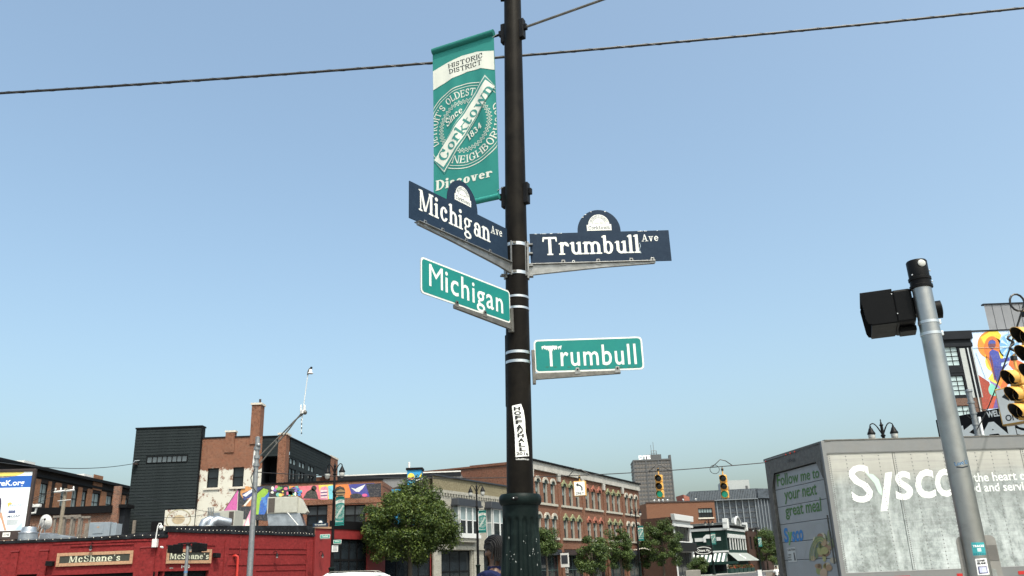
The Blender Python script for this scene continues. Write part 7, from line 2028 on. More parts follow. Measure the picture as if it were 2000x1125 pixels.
# tall office tower
YD = 880
MDT = frame_dir(atY(1241, 950, YD).x, YD, 0, 1.0, -0.05)
m_twr = mat('tower_concrete', (0.125, 0.115, 0.11), 0.7, var=0.05, vs=0.05)
m_tw2 = mat('tower_band', (0.07, 0.072, 0.078), 0.5, var=0.05, vs=0.05)
dt = thing('office_tower', 'tall dark office tower with white three letter roof sign', 'building', MDT)
WD = on(MDT, 1314, 940)[0]; zD = on(MDT, 1280, 899)[1]
MB().box(0, 0, 0, WD, WD*0.9, zD).build('wall', m_twr, dt, MDT)
nb = 14; st_d = zD*0.63/nb*1.0
for i in range(26):
    z = zD-2.5-i*3.95
    if z < 3: break
    MB().box(-0.3, -0.3, z-1.0, WD+0.3, WD*0.9+0.3, z+0.7).build('spandrel_band', m_tw2, dt, MDT)
col_ = MB().box(-0.25,-0.6,0,0.25,-0.31,zD-1).mesh('mullion', m_twr)
for k in range(13): put('mullion', col_, dt, MDT @ Matrix.Translation((k*WD/12,0,0)))
for k in (0, 4, 8, 12): MB().box(k*WD/12-0.6, -0.8, 0, k*WD/12+0.6, -0.61, zD).build('pier', m_tw2, dt, MDT)
MB().box(-0.5, -0.9, zD-0.2, WD+0.5, WD*0.9+0.5, zD+1.2).build('roof_band', m_tw2, dt, MDT)
a = box_px(MDT, 1261, 888, 1292, 899); MB().box(a[0], 4, zD, a[1], 20, a[3]+1).build('plant_room', m_tw2, dt, MDT)
MB().box(on(MDT,1307,895)[0], 1, zD, on(MDT,1311,895)[0], 8, on(MDT,1309,888)[1]).build('roof_fin', m_tw2, dt, MDT)
d = Decal(); l = box_px(MDT, 1247.5, 889, 1270, 898); 
d.add(sh_fit(btext('DTE', 0.06), l[0], l[2], l[1], l[3]), '#e9ecef', 1); d.build('sign_letters', dt, MDT, y0=-1.0, dl=0.1)
MB().box(l[0], -0.6, l[2]-1.5, l[1], -0.3, l[2]).build('sign_rail', m_tw2, dt, MDT)
mb = MB(); a = box_px(MDT, 1274, 878, 1283, 888)
for x in (a[0], (a[0]+a[1])/2, a[1]): mb.tube([(x,8,zD),(x,8,a[3])], 0.4, 4)
for z in (a[2], (a[2]+a[3])/2, a[3]): mb.tube([(a[0],8,z),(a[1],8,z)], 0.3, 4)
mb.tube([((a[0]+a[1])/2,8,a[3]),((a[0]+a[1])/2,8,a[3]+9)], 0.25, 4); mb.tube([(a[0],8,a[3]),(a[0],8,a[3]+6)], 0.2, 4)
mb.build('antenna_mast', m_galv, dt, MDT)
# glass hotel block
YG = 620
MG = frame_dir(atY(1335, 1000, YG).x, YG, 0, 0.99, -0.12)
m_cw = glass('curtain_wall', (0.05, 0.06, 0.075), 0.35); m_cwf = mat('curtain_wall_fin', (0.17,0.19,0.215), 0.5, 0.3, var=0.05, vs=0.1)
cb = thing('glass_hotel_block', 'broad grey glass block with pale vertical fins and white plant room', 'building', MG)
xG0 = on(MG, 1332, 985)[0]; xG1 = on(MG, 1478, 985)[0]; zG1 = on(MG, 1400, 958)[1]; zG2 = on(MG, 1420, 976)[1]
MB().box(xG0, 0, 0, xG1, 60, zG2-0.5).build('wall', m_cw, cb, MG)
MB().prism([(xG0, zG2), (xG1, zG2), (xG1+1, zG1), (xG0+6, zG1), (xG0, zG1-5)], -2.5, 58).build('upper_wall', m_cw, cb, MG); MB().box(xG0, -2.8, zG2-0.5, xG1+1, 58, zG2).build('soffit_band', m_cwf, cb, MG)
fin = MB().box(-0.35,-0.9,0,0.35,-0.02,zG2-0.5).mesh('fin', m_cwf); fin2 = MB().box(-0.12,-2.7,zG2,0.12,-2.52,zG1-0.5).mesh('fin', m_cwf)
for k in range(12): put('fin', fin, cb, MG @ Matrix.Translation((xG0+2+k*(xG1-xG0-3)/11,0,0)))
for k in range(40): put('fin', fin2, cb, MG @ Matrix.Translation((xG0+6.5+k*(xG1-xG0-6)/40,0,0)))
flr = MB().box(xG0,-0.35,-0.2,xG1,-0.03,0.2).mesh('floor_line', m_tw2)
for k in range(12): put('floor_line', flr, cb, MG @ Matrix.Translation((0,0,4+k*3.6)))
MGs = MG @ Matrix.Translation((xG1,0,0)) @ Matrix.Rotation(R(38),4,'Z'); xs1 = on(MGs, 1512, 985)[0]
MB().box(0, 0.02, 0, xs1+10, 30, zG2-0.5).build('return_wall', m_cw, cb, MGs); MB().box(0, -2.2, zG2, xs1+10, 30, zG1).build('return_upper_wall', m_cw, cb, MGs)
for k in range(7): put('fin', fin, cb, MGs @ Matrix.Translation((0.8+k*(xs1+4)/7,0,0)))
w_ = box_px(MG, 1415, 934, 1466, 957); MB().box(w_[0], 10, zG1-1, w_[1], 40, w_[3]).build('plant_room', m_gpan, cb, MG)
for px in (1425, 1462): xx = on(MG, px, 952)[0]; MB().box(xx-0.8, 9.9, zG1+1, xx+0.8, 9.99, zG1+3.2).build('louvre', m_tw2, cb, MG)
# brick house behind the trees to the right of the green one
T10 = t_at(1466); M10 = frontframe(T10+0.5)
b10 = thing('dark_brick_house', 'dark brick house behind the right hand tree', 'building', M10)
z10 = on(M10, 1475, 1035)[1]
wall(b10, M10, 0, 26, 0, z10, [(2,4,z10-4,z10-1.5),(6,8,z10-4,z10-1.5),(10,12,z10-4,z10-1.5)], m_dside); 
for x in (2,6,10): window(b10, M10, x, x+2, z10-4, z10-1.5, m_fdark, GLASS)
shell(b10, M10, 26, 15, 0, z10-0.1, m_dside, m_roof); MB().box(0,-0.2,z10,26,0.3,z10+0.25).build('coping', m_bf, b10, M10)
# ============================================================ twin lantern lamp posts along the avenue
def lamp_post(label, Mw, H, group='twin lantern lamp posts'):
    s = thing('street_lamp_post', label, 'lamp post', Mw, group)
    MB().lathe([(0.28,0),(0.28,0.15),(0.22,0.35),(0.19,0.5),(0.15,1.6),(0.16,1.95),(0.2,2.0),(0.2,2.08),(0.11,2.12)], 18).build('base', m_base, s, Mw, smooth=True)
    MB().lathe([(0.105,2.0),(0.095,4),(0.08,H-2.0),(0.11,H-1.95),(0.11,H-1.85),(0.075,H-1.8),(0.068,H-0.8)], 14).build('shaft', m_blk, s, Mw, smooth=True)
    lamp_head(s, Mw, H, 0.075, 12)
    for z in (4.6, 6.3): MB().box(0.06,-0.05,z-0.1,0.14,0.05,z+0.1).build('banner_bracket', m_blk, s, Mw); MB().tube([(0.1,0,z),(0.8,0,z)], 0.015, 6).build('banner_arm', m_blk, s, Mw)
    return s
bang = math.atan2(-0.414, 0.91)
def far_lamp(px, label, blabel, off=3.4, t=None):
    p = along(t_at(px, off), off)
    Mw = frame(p.x, p.y, 0.13, bang)
    if far_lamp.proto is None: o = far_lamp.proto = lamp_post(label, Mw, 8.45)
    else: o = copy_tree(far_lamp.proto, Mw); o['label'] = label
    b = copy_tree(ban, Mw @ Matrix.Translation((0.14, 0, 4.55))); b['label'] = blabel
    return p
far_lamp.proto = None
pL = far_lamp(648, 'twin lantern lamp post carrying small street signs in front of the red pub', 'teal banner on the lamp post in front of the red pub')
far_lamp(934, 'twin lantern lamp post in front of the pale bay windows', 'teal banner between the two white bay windows')
far_lamp(1250, 'twin lantern lamp post at the far end of the brick terrace', 'teal banner at the far end of the brick terrace')
far_lamp(1394, 'twin lantern lamp post in front of the green corner house', 'teal banner in front of the green corner house')
far_lamp(1486, 'twin lantern lamp post half hidden in the right hand tree', 'teal banner in front of the right hand tree')
p = atY(1722, 835, 42); zt_ = atY(1720, 818, 42).z
o = copy_tree(far_lamp.proto, frame(p.x, p.y, zt_-8.45, R(-4))); o['label'] = 'twin lantern lamp top rising behind the trailer roof'
# small signs on the first far lamp
def small_sign(label, Mw, W, H, text, face, arch=False, serif=False):
    s = thing('street_name_sign', label, 'street sign', Mw, 'street name signs on the far lamp post')
    pts = rrect(0, 0, W, H, 0.03)[0]
    pn = MB().prism(pts, -0.01, 0.01).build('panel', m_navy if face == 'navy' else m_salu, s, Mw)
    if arch: MB().prism([(W/2+0.2*math.cos(t), H+0.2*math.sin(t)) for t in [math.pi*i/12 for i in range(13)]], -0.01, 0.01).build('arch', m_navy, s, Mw)
    d = Decal()
    if face == 'green': d.add(rrect(0.01,0.01,W-0.01,H-0.01,0.03), SW, 1); d.add(rrect(0.03,0.03,W-0.03,H-0.03,0.02), '#0f8272', 2)
    if arch: d.add(ell(W/2, H+0.02, 0.12, 0.12, 14, 0, math.pi), SW, 3)
    d.add(sh_fit(stext(text, 0.15, 0.2, 0.16) if serif else btext(text, 0.02), 0.1, 0.07, W-0.12, H-0.05), SW, 3)
    d.build('lettering', pn, Mw, y0=-0.011, dl=0.004)
    MB().box(0.02 if W < 0.5 else 0.0, -0.02, -0.05, W, 0.02, -0.01).build('bracket_arm', m_alud, s, Mw)
def sgn(px0, py1, px1, py0, label, **k):
    Y = pL.y - 0.25
    a = atY(px0, py0, Y); b = atY(px1, py1, Y)
    small_sign(label, frame(a.x, Y, a.z, 0), b.x-a.x, max(b.z-a.z, 0.2), **k)
sgn(611, 1021, 641, 1029, 'small navy street sign reading Trumbull on the far lamp post', text='Trumbull', face='navy', arch=True, serif=True)
sgn(625, 1043, 645, 1052, 'small green street sign reading Trumbull on the far lamp post', text='Trumbull', face='green')
sgn(651, 1054, 667, 1062, 'small green street sign reading Michigan on the far lamp post', text='Michigan', face='green')
a = atY(654, 1071, pL.y-0.2)
s = thing('notice_sign', 'small white notice on the far lamp post', 'sign', Matrix.Translation(a), 'street name signs on the far lamp post')
MB().box(a.x-0.18,a.y-0.02,a.z-0.2,a.x+0.2,a.y,a.z+0.18).build('panel', m_whitem, s)
d = Decal(); 
for k in range(4): d.add(poly((a.x-0.12,a.z+0.1-k*0.07),(a.x+0.13,a.z+0.1-k*0.07),(a.x+0.13,a.z+0.07-k*0.07),(a.x-0.12,a.z+0.07-k*0.07)), '#6a6e74', 1)
d.build('print', s, frame(0, a.y-0.02, 0, 0), y0=-0.002)

# ============================================================ galvanised street light with antenna mast
Yg = 44.0
gp = atY(487, 1128, Yg)
Mg = frame(gp.x, Yg, 0, 0)
gl = thing('galvanised_light_pole', 'tall galvanised pole with double bracket arm in front of the red pub', 'light pole', Mg)
zt_ = atY(502, 856, Yg).z
MB().lathe([(0.2,0),(0.2,0.1),(0.155,0.15),(0.145,3),(0.11,zt_)], 18).build('shaft', m_galv, gl, Mg, smooth=True)
MB().lathe([(0.12,zt_),(0.12,zt_+0.06),(0.02,zt_+0.1)], 14).build('cap', m_galv, gl, Mg, smooth=True)
def gx(px, py): p = atY(px, py, Yg); return Vector((p.x-gp.x, 0, p.z))
e1, e2 = gx(590, 806), gx(588, 813)
MB().tube([gx(505,893), gx(560,838), gx(575,822), gx(583,815), e2+Vector((0.1,0,0.1))], 0.04, 8).build('bracket_arm', m_alud, gl, Mg, smooth=True)
MB().tube([gx(508,905), gx(565,838), gx(578,820), gx(585,812), e1], 0.04, 8).build('bracket_arm', m_alud, gl, Mg, smooth=True)
MB().tube([gx(539,858), gx(539,866)], 0.03, 6).build('arm_strut', m_alud, gl, Mg)
for py in (876, 893, 908): 
    c = gx(501, py); MB().lathe([(0.13,c.z-0.09),(0.17,c.z-0.08),(0.17,c.z+0.08),(0.13,c.z+0.09)], 14).build('clamp', m_galv, gl, Mg, smooth=True)
c = gx(506, 870); MB().ball((c.x,-0.1,c.z), 0.12, 10, 6).build('clamp_cap', m_galv, gl, Mg, smooth=True)
c = gx(497, 896); MB().tube([(c.x-0.02,-0.08,c.z-0.35),(c.x+0.02,-0.08,c.z+0.4)], 0.055, 8).build('conduit_box', m_whitem, gl, Mg)
c = gx(500, 930); MB().tube([(c.x-0.02,-0.2,c.z+0.35),(c.x-0.2,-0.2,c.z-0.1),(c.x-0.05,-0.2,c.z-0.6),(c.x+0.1,-0.15,c.z-0.8)], 0.025, 6).build('drip_loop', m_cable, gl, Mg)
an = thing('antenna_mast', 'slim white antenna mast with bell shaped camera on the end of the bracket arm', 'antenna', Mg @ Matrix.Translation(gx(590, 806)))
MB().tube([gx(590,815), gx(601,733)], 0.024, 8).build('mast', m_whitem, an, Mg, smooth=True)
MB().tube([gx(601,733), gx(601.5,726), gx(604,721), gx(608,718)], 0.04, 8).build('hook', m_alud, an, Mg, smooth=True); c = gx(608,718.5); MB().ball(tuple(c), 0.07, 8, 6).build('hook_end', m_blk, an, Mg)
c = gx(606.5, 725); MB().lathe([(0.03,0.12),(0.07,0.10),(0.09,-0.05),(0.15,-0.12),(0.14,-0.14)], 14).build('camera_bell', m_whitem, an, Mg @ Matrix.Translation(c), smooth=True)
for px, py, h, r_ in ((595,797,0.32,0.07),(588,800,0.5,0.035),(592,805,0.2,0.1)): c = gx(px, py); MB().lathe([(r_*0.7,-h/2),(r_,-h/2+0.02),(r_,h/2-0.02),(r_*0.7,h/2)], 10).build('radio_unit', m_whitem, an, Mg @ Matrix.Translation((c.x,-0.06,c.z)), smooth=True)
c = gx(596, 806); MB().ball((c.x,-0.05,c.z), 0.12, 10, 6).build('mount_ball', m_alud, an, Mg, smooth=True)
pts = [gx(590,815), gx(588.5,838), gx(588,852)]; MB().tube(pts, [0.03,0.022,0.006], 6).build('lower_antenna', m_whitem, an, Mg)
for py in (820, 828, 836, 846): c = gx(589, py); MB().lathe([(0.034,-0.03),(0.034,0.03)], 8).build('black_ring', m_blk, an, Mg @ Matrix.Translation(c))
# ============================================================ span wire with the two far signals
wa = Vector((gp.x, Yg, atY(504, 922, Yg).z)); wb = atY(1860, 860, 38)
def wire_pt(px):
    k = ray(px, 900); best = None
    for i in range(2001):
        u = i/2000; q = wa.lerp(wb, u) - Vector((0,0,WS*4*u*(1-u)))
        e = abs(q.x/q.y - k.x/k.y*1.0)
        if best is None or e < best[0]: best = (e, q)
    return best[1]
WS = 0.85
sw = span('span_wire', 'dark span wire crossing the avenue with two green signals and a lane sign', wa, wb, 0.02, WS, 60)
for px, label in ((1284, 'yellow signal showing green in front of the office tower'), (1409, 'yellow signal showing green in front of the glass block')):
    q = wire_pt(px)
    ztop = atY(px, 927, q.y).z
    signal_head(label, Matrix.Translation((q.x, q.y, ztop)) @ Matrix.Rotation(R(-20), 4, 'Z'), True, 'far signals on the span wire', 0.22)
    MB().tube([(q.x,q.y,ztop+0.3),(q.x,q.y,q.z)], 0.02, 6).build('hanger_rod', m_bf, sw)
    lo = [q+Vector((-0.45,0,0.0)), q+Vector((-0.25,0,0.15)), q+Vector((-0.05,0,0.32)), q+Vector((0.2,0,0.25)), q+Vector((0.5,0,0.02))]
    MB().tube(lo, 0.022, 6).build('slack_cable', m_cable, sw, smooth=True)
q = wire_pt(1409); MB().tube([q+Vector((-0.35+0.22*math.cos(t),0,-0.12+0.2*math.sin(t))) for t in [2*math.pi*i/14 for i in range(15)]], 0.014, 5).build('slack_cable', m_cable, sw)
q = wire_pt(1130); zt1 = atY(1130, 940, q.y).z
only_sign('left turn only box sign hanging before the brick terrace', Matrix.Translation((q.x, q.y, zt1)) @ Matrix.Rotation(R(-14), 4, 'Z'), 0.58, 0.70, 0.25, 'turn only box signs')
MB().tube([(q.x,q.y,zt1+0.25),(q.x,q.y,q.z)], 0.02, 6).build('hanger_rod', m_bf, sw)
MB().tube([q+Vector((-0.5,0,0.0)), q+Vector((-0.2,0,0.3)), q+Vector((0.1,0,0.28)), q+Vector((0.5,0,0.02))], 0.022, 6).build('slack_cable', m_cable, sw, smooth=True)
span('drop_cable', 'thin service cable drooping across the grey siding to the roof unit', atY(252, 962, 60), atY(408, 1000, 56), 0.014, 0.1, 20)
span('drop_cable', 'thin service cable from the siding corner to the limewashed wall', atY(262, 1002, 60), atY(400, 1005, 56), 0.014, 0.25, 20)

# ============================================================ pole with two black signals before the pub
pq = atY(362, 1126, 43); Mq = frame(pq.x, 43, 0, 0)
s = thing('signal_pole', 'slim silver pole with two black signal boxes in front of the narrow slate sign', 'signal pole', Mq)
zt_ = atY(365, 1064, 43).z
MB().lathe([(0.09,0),(0.085,1),(0.08,zt_)], 14).build('shaft', m_galv, s, Mq, smooth=True)
MB().lathe([(0.10,zt_-0.05),(0.10,zt_+0.06),(0.03,zt_+0.08)], 12).build('cap', m_blk, s, Mq)
def gq(px, py): p = atY(px, py, 43); return Vector((p.x-pq.x, 0, p.z))
MB().tube([gq(348,1062), gq(384,1060)], 0.04, 6).build('cross_bar', m_blk, s, Mq)
for a, b, yy in ((333, 355, 1072), (377, 399, 1069)):
    c0, c1 = gq(a, yy), gq(b, yy)
    MB().box(c0.x+0.18,-0.18,c0.z-0.24,c1.x-0.0,0.2,c0.z+0.2).build('signal_box', m_box, s, Mq, bevel=0.02) if a < 360 else MB().box(c0.x,-0.18,c0.z-0.24,c1.x-0.18,0.2,c0.z+0.2).build('signal_box', m_box, s, Mq, bevel=0.02)
    x0 = c0.x-0.08 if a < 360 else c1.x-0.2
    MB().box(x0,-0.2,c0.z-0.2,x0+0.28,0.22,c0.z+0.16).build('hood', m_box, s, Mq, bevel=0.03)
c = gq(364, 1117); MB().lathe([(0.09,c.z-0.05),(0.09,c.z+0.05)], 12).build('band', mat('blue_band', (0.08,0.16,0.3), 0.5, var=0.1, vs=5), s, Mq)
p = atY(711, 1100, 64)
s = thing('sign_post', 'thin grey post in front of the tall glazed doors', 'post', frame(p.x, 64, 0, 0))
MB().tube([(p.x,64,0),(p.x,64,atY(711,1079,64).z)], 0.06, 8).build('shaft', m_galv, s, smooth=True); MB().lathe([(0.12,0),(0.12,0.05),(0.05,0.08)], 10).build('base', m_galv, s, frame(p.x, 64, 0, 0))

# ============================================================ trees
def leaf_mat(name, c, warm):
    m, nt, nd, lk, bs = nodes(name)
    at = nd.new('ShaderNodeVertexColor'); at.layer_name = 'Col'
    ch = nd.new('ShaderNodeSeparateColor'); lk.new(at.outputs[0], ch.inputs[0])
    col = mixc(nd, lk, ch.outputs[0], c, warm)
    lk.new(col, bs.inputs['Base Color']); bs.inputs['Roughness'].default_value = 0.5; bs.inputs['Specular IOR Level'].default_value = 0.25
    tl = nd.new('ShaderNodeBsdfTranslucent'); lk.new(mixc(nd, lk, 0.5, col, warm), tl.inputs[0])
    mx = nd.new('ShaderNodeMixShader'); mx.inputs[0].default_value = 0.12
    lk.new(bs.outputs[0], mx.inputs[1]); lk.new(tl.outputs[0], mx.inputs[2])
    lk.new(mx.outputs[0], nt.nodes['Material Output'].inputs[0])
    return m
m_leaf = leaf_mat('maple_leaves', (0.016, 0.036, 0.007), (0.135, 0.175, 0.034))
m_leaf2 = leaf_mat('locust_leaves', (0.022, 0.045, 0.012), (0.11, 0.15, 0.04))
m_bark = mat('bark', (0.07, 0.055, 0.042), 0.9, var=0.3, vs=10, bmp=0.5, bs_=30)
def tree(label, base, h, rx, rz, cz, seed, clumps, per, leaf, mt, cr=(0.55, 1.0), name='street_tree', lobes=None):
    rg = np.random.default_rng(seed); rd = random.Random(seed)
    Mw = frame(base[0], base[1], base[2], 0)
    s = thing(name, label, 'tree', Mw, 'street trees')
    mb = MB(); trunk_top = cz - rz*0.35
    mb.tube([(0,0,0),(0.04,0.02,trunk_top*0.5),(0.0,0.05,trunk_top)], [0.2*h/8,0.15*h/8,0.11*h/8], 9)
    for k in range(9):
        a = k*2.4+rd.random(); e = rd.uniform(0.45, 0.8)
        q = Vector((math.cos(a)*rx*e, math.sin(a)*rx*e, cz+rz*rd.uniform(-0.3, 0.7)))
        st_ = Vector((0, 0, trunk_top*rd.uniform(0.75, 1.0)))
        mid = st_.lerp(q, 0.5)+Vector((0,0,0.25))
        mb.tube([st_, mid, q], [0.075*h/8, 0.05*h/8, 0.015], 6)
    mb.build('trunk', m_bark, s, Mw, smooth=True)
    C = []
    tries = 0
    while len(C) < clumps and tries < 20000:
        tries += 1
        v = rg.normal(size=3); v /= np.linalg.norm(v)
        r_ = rg.uniform(0.42, 1.0)**0.5
        ang = math.atan2(v[1], v[0])
        bulge = 1 + 0.09*math.sin(3*ang+seed) + 0.09*math.sin(5*v[2]+ang*2+seed)
        p = np.array([v[0]*rx*r_*bulge, v[1]*rx*r_*bulge, v[2]*rz*r_*bulge])
        if v[2] < -0.75: continue
        C.append(p + np.array([0,0,cz]))
    C = np.array(C); n = len(C)*per
    ci = np.repeat(np.arange(len(C)), per)
    crad = rg.uniform(cr[0], cr[1], len(C))[ci]
    u = rg.normal(size=(n,3)); u /= np.linalg.norm(u, axis=1)[:,None]
    rr = rg.uniform(0.25, 1.0, n)**0.6
    P = C[ci] + u*(crad*rr)[:,None]*np.array([1.0,1.0,0.72])
    nrm = u*0.8 + rg.normal(size=(n,3))*0.55 + np.array([0,0,0.35]); nrm /= np.linalg.norm(nrm, axis=1)[:,None]
    t1 = np.cross(nrm, rg.normal(size=(n,3))); t1 /= np.linalg.norm(t1, axis=1)[:,None]
    t2 = np.cross(nrm, t1)
    L = leaf*rg.uniform(0.65, 1.25, n); Wd = L*0.55
    V = np.empty((n,4,3))
    V[:,0] = P - t1*L[:,None]*0.5; V[:,1] = P + t2*Wd[:,None]*0.5 + nrm*(Wd*0.18)[:,None]
    V[:,2] = P + t1*L[:,None]*0.5; V[:,3] = P - t2*Wd[:,None]*0.5 + nrm*(Wd*0.18)[:,None]
    me = bpy.data.meshes.new('crown')
    me.vertices.add(n*4); me.vertices.foreach_set('co', V.ravel())
    me.loops.add(n*4); me.loops.foreach_set('vertex_index', np.arange(n*4, dtype=np.int32))
    me.polygons.add(n); me.polygons.foreach_set('loop_start', np.arange(n, dtype=np.int32)*4); me.polygons.foreach_set('loop_total', np.full(n, 4, dtype=np.int32))
    me.update(calc_edges=True)
    at = me.color_attributes.new('Col', 'FLOAT_COLOR', 'CORNER')
    cc = np.clip(rg.beta(1.3, 2.8, n) + (rg.random(len(C))[ci]-0.5)*0.35, 0, 1)
    A = np.ones((n*4,4), dtype=np.float32); A[:,:3] = np.repeat(cc, 4)[:,None]
    at.data.foreach_set('color', A.ravel())
    me.materials.append(mt)
    o = put('crown', me, s, Mw); o['kind'] = 'stuff'
    return s
def tree_px(label, px, ytop, ybot, pw, off, seed, clumps, per, leaf, mt, cr, **k):
    p = along(t_at(px, off), off); Y = p.y
    zt = atY(px, ytop, Y).z; zb = atY(px, ybot, Y).z
    rx = pw/2*Y*0.947/FPX
    tree(label, (p.x, p.y, 0.13), zt, max(rx-cr[0]*0.5, 0.3), max((zt-zb)/2-cr[0]*0.4, 0.3), (zt+zb)/2-0.13, seed, clumps, per, leaf, mt, cr, **k)
tree_px('large dense green tree in front of the pub and bay window building', 800, 943, 1118, 184, 3.0, 3, 175, 300, 0.17, m_leaf, (0.5, 0.95))
tree_px('small green tree half hidden by the fluted post base', 1068, 1028, 1092, 52, 3.0, 21, 46, 200, 0.17, m_leaf2, (0.4, 0.7))
tree_px('loose green tree before the third bay of the brick terrace', 1158, 1042, 1132, 74, 3.0, 22, 60, 190, 0.19, m_leaf2, (0.35, 0.7))
tree_px('slender green tree left of the far terrace lamp post', 1213, 1026, 1130, 52, 2.6, 23, 56, 180, 0.19, m_leaf2, (0.35, 0.7))
tree_px('bushy bright green tree at the end of the brick terrace', 1296, 1016, 1122, 88, 3.2, 24, 100, 220, 0.20, m_leaf2, (0.45, 0.85))
tree_px('low green tree beside the oval sign', 1362, 1086, 1122, 40, 3.4, 25, 36, 160, 0.2, m_leaf2, (0.4, 0.7))
tree_px('tall green tree beside the trailer', 1500, 1032, 1112, 74, 1.5, 26, 110, 200, 0.25, m_leaf2, (0.6, 1.1))
# dry plants on the roof
p = atY(60, 1026, 53)
rg = random.Random(9); mb = MB()
for k in range(60):
    a = rg.uniform(0, 6.28); l = rg.uniform(0.4, 0.9); b0 = Vector((p.x+rg.uniform(-0.5,0.5), 53+rg.uniform(-0.3,0.3), 4.12+0.4))
    e = b0+Vector((math.cos(a)*l*0.6, math.sin(a)*l*0.5, l))
    mb.tube([b0, b0.lerp(e,0.5)+Vector((0,0,0.08)), e], 0.014, 4)
s = thing('dry_shrub', 'tangle of dry brown stems in a tub beside the satellite dish', 'plant', frame(p.x, 53, 4.12, 0))
o = mb.build('stems', mat('dry_stems', (0.07,0.055,0.04), 0.9, var=0.3, vs=8), s); o['kind'] = 'stuff'
MB().lathe([(0.35,4.12),(0.5,4.6),(0.46,4.6),(0.4,4.5)], 14).build('tub', m_alud, s, frame(p.x, 53, 0, 0))

# ============================================================ white sport utility car
pc_ = atY(675, 1122, 39.5); Mc = frame(pc_.x-0.15, 39.5, 0, 0)
car = thing('parked_car', 'white sport utility car whose roof shows at the bottom edge', 'car', Mc)
m_car = mat('white_car_paint', (0.72,0.73,0.74), 0.25, var=0.02, vs=1); m_cgl = glass('car_glass', (0.01,0.012,0.014), 0.05)
Hc = atY(675, 1118.5, 39.5).z
body = [(-2.35,0.35),(-2.4,0.75),(-2.3,1.0),(-1.3,1.12),(2.25,1.15),(2.4,0.9),(2.4,0.4),(2.2,0.3),(-2.2,0.3)]
MB().prism(body, -0.93, 0.93).build('body', m_car, car, Mc, bevel=0.08)
cab0 = [(-1.45,1.10),(-0.75,Hc-0.12),(-0.4,Hc-0.02),(0.6,Hc),(1.75,Hc-0.06),(2.05,Hc-0.2),(2.3,1.13)]
mb = MB(); n = len(cab0)
vs_ = [(x, -0.9+0.22*(z-1.1)/(Hc-1.1), z) for x, z in cab0] + [(x, 0.9-0.22*(z-1.1)/(Hc-1.1), z) for x, z in cab0]
mb.add(vs_, [tuple(range(n)), tuple(range(2*n-1, n-1, -1))] + [(i, i+n, (i+1) % n+n, (i+1) % n) for i in range(n)])
mb.build('cabin', m_car, car, Mc, bevel=0.05)
for a, b in ((-0.95, 0.2), (0.28, 1.25), (1.33, 2.0)):
    for sd_ in (-1, 1):
        zz0, zz1 = 1.18, Hc-0.17
        y0 = sd_*(0.9-0.22*(zz0-1.1)/(Hc-1.1)+0.004); y1 = sd_*(0.9-0.22*(zz1-1.1)/(Hc-1.1)+0.004)
        MB().quad((a-(0.15 if a < 0 else 0),y0,zz0),(b,y0,zz0),(b-(0.1 if b > 1.9 else 0),y1,zz1),(a+(0.25 if a < 0 else 0),y1,zz1)).build('side_window', m_cgl, car, Mc)
MB().quad((-1.36,-0.75,1.2),(-1.36,0.75,1.2),(-0.82,0.62,Hc-0.17),(-0.82,-0.62,Hc-0.17)).build('windscreen', m_cgl, car, Mc @ Matrix.Translation((-0.02,0,0.01)))
for sd_ in (-0.58, 0.58): MB().tube([(-0.5,sd_,Hc-0.01),(-0.4,sd_,Hc+0.05),(1.5,sd_,Hc+0.03),(1.65,sd_,Hc-0.03)], 0.022, 6).build('roof_rail', m_alud, car, Mc, smooth=True)
MB().prism([(-0.55,Hc-0.02),(-0.4,Hc+0.06),(-0.25,Hc-0.0)], -0.03, 0.03).build('roof_antenna', m_car, car, Mc @ Matrix.Translation((-0.25,0,-0.05)))
for x in (-1.5, 1.5):
    for y in (-0.86, 0.86):
        Mz = Mc @ Matrix.Translation((x, y, 0.36)) @ Matrix.Rotation(R(90), 4, 'X')
        w = MB().lathe([(0.2,-0.11),(0.33,-0.11),(0.35,-0.08),(0.35,0.08),(0.33,0.11),(0.2,0.11)], 22).build('wheel', m_rub, car, Mz, smooth=True)
        MB().lathe([(0.03,0.06),(0.18,0.08),(0.22,0.115),(0.22,-0.115),(0.03,-0.1)], 16).build('rim', m_rail, w, Mz, smooth=True)
for y in (-0.65, 0.65): MB().box(-2.41,y-0.18,0.78,-2.33,y+0.18,0.92).build('headlight', m_globe, car, Mc, bevel=0.02); MB().box(2.36,y-0.12,0.85,2.42,y+0.12,1.08).build('tail_light', m_red, car, Mc, bevel=0.02)

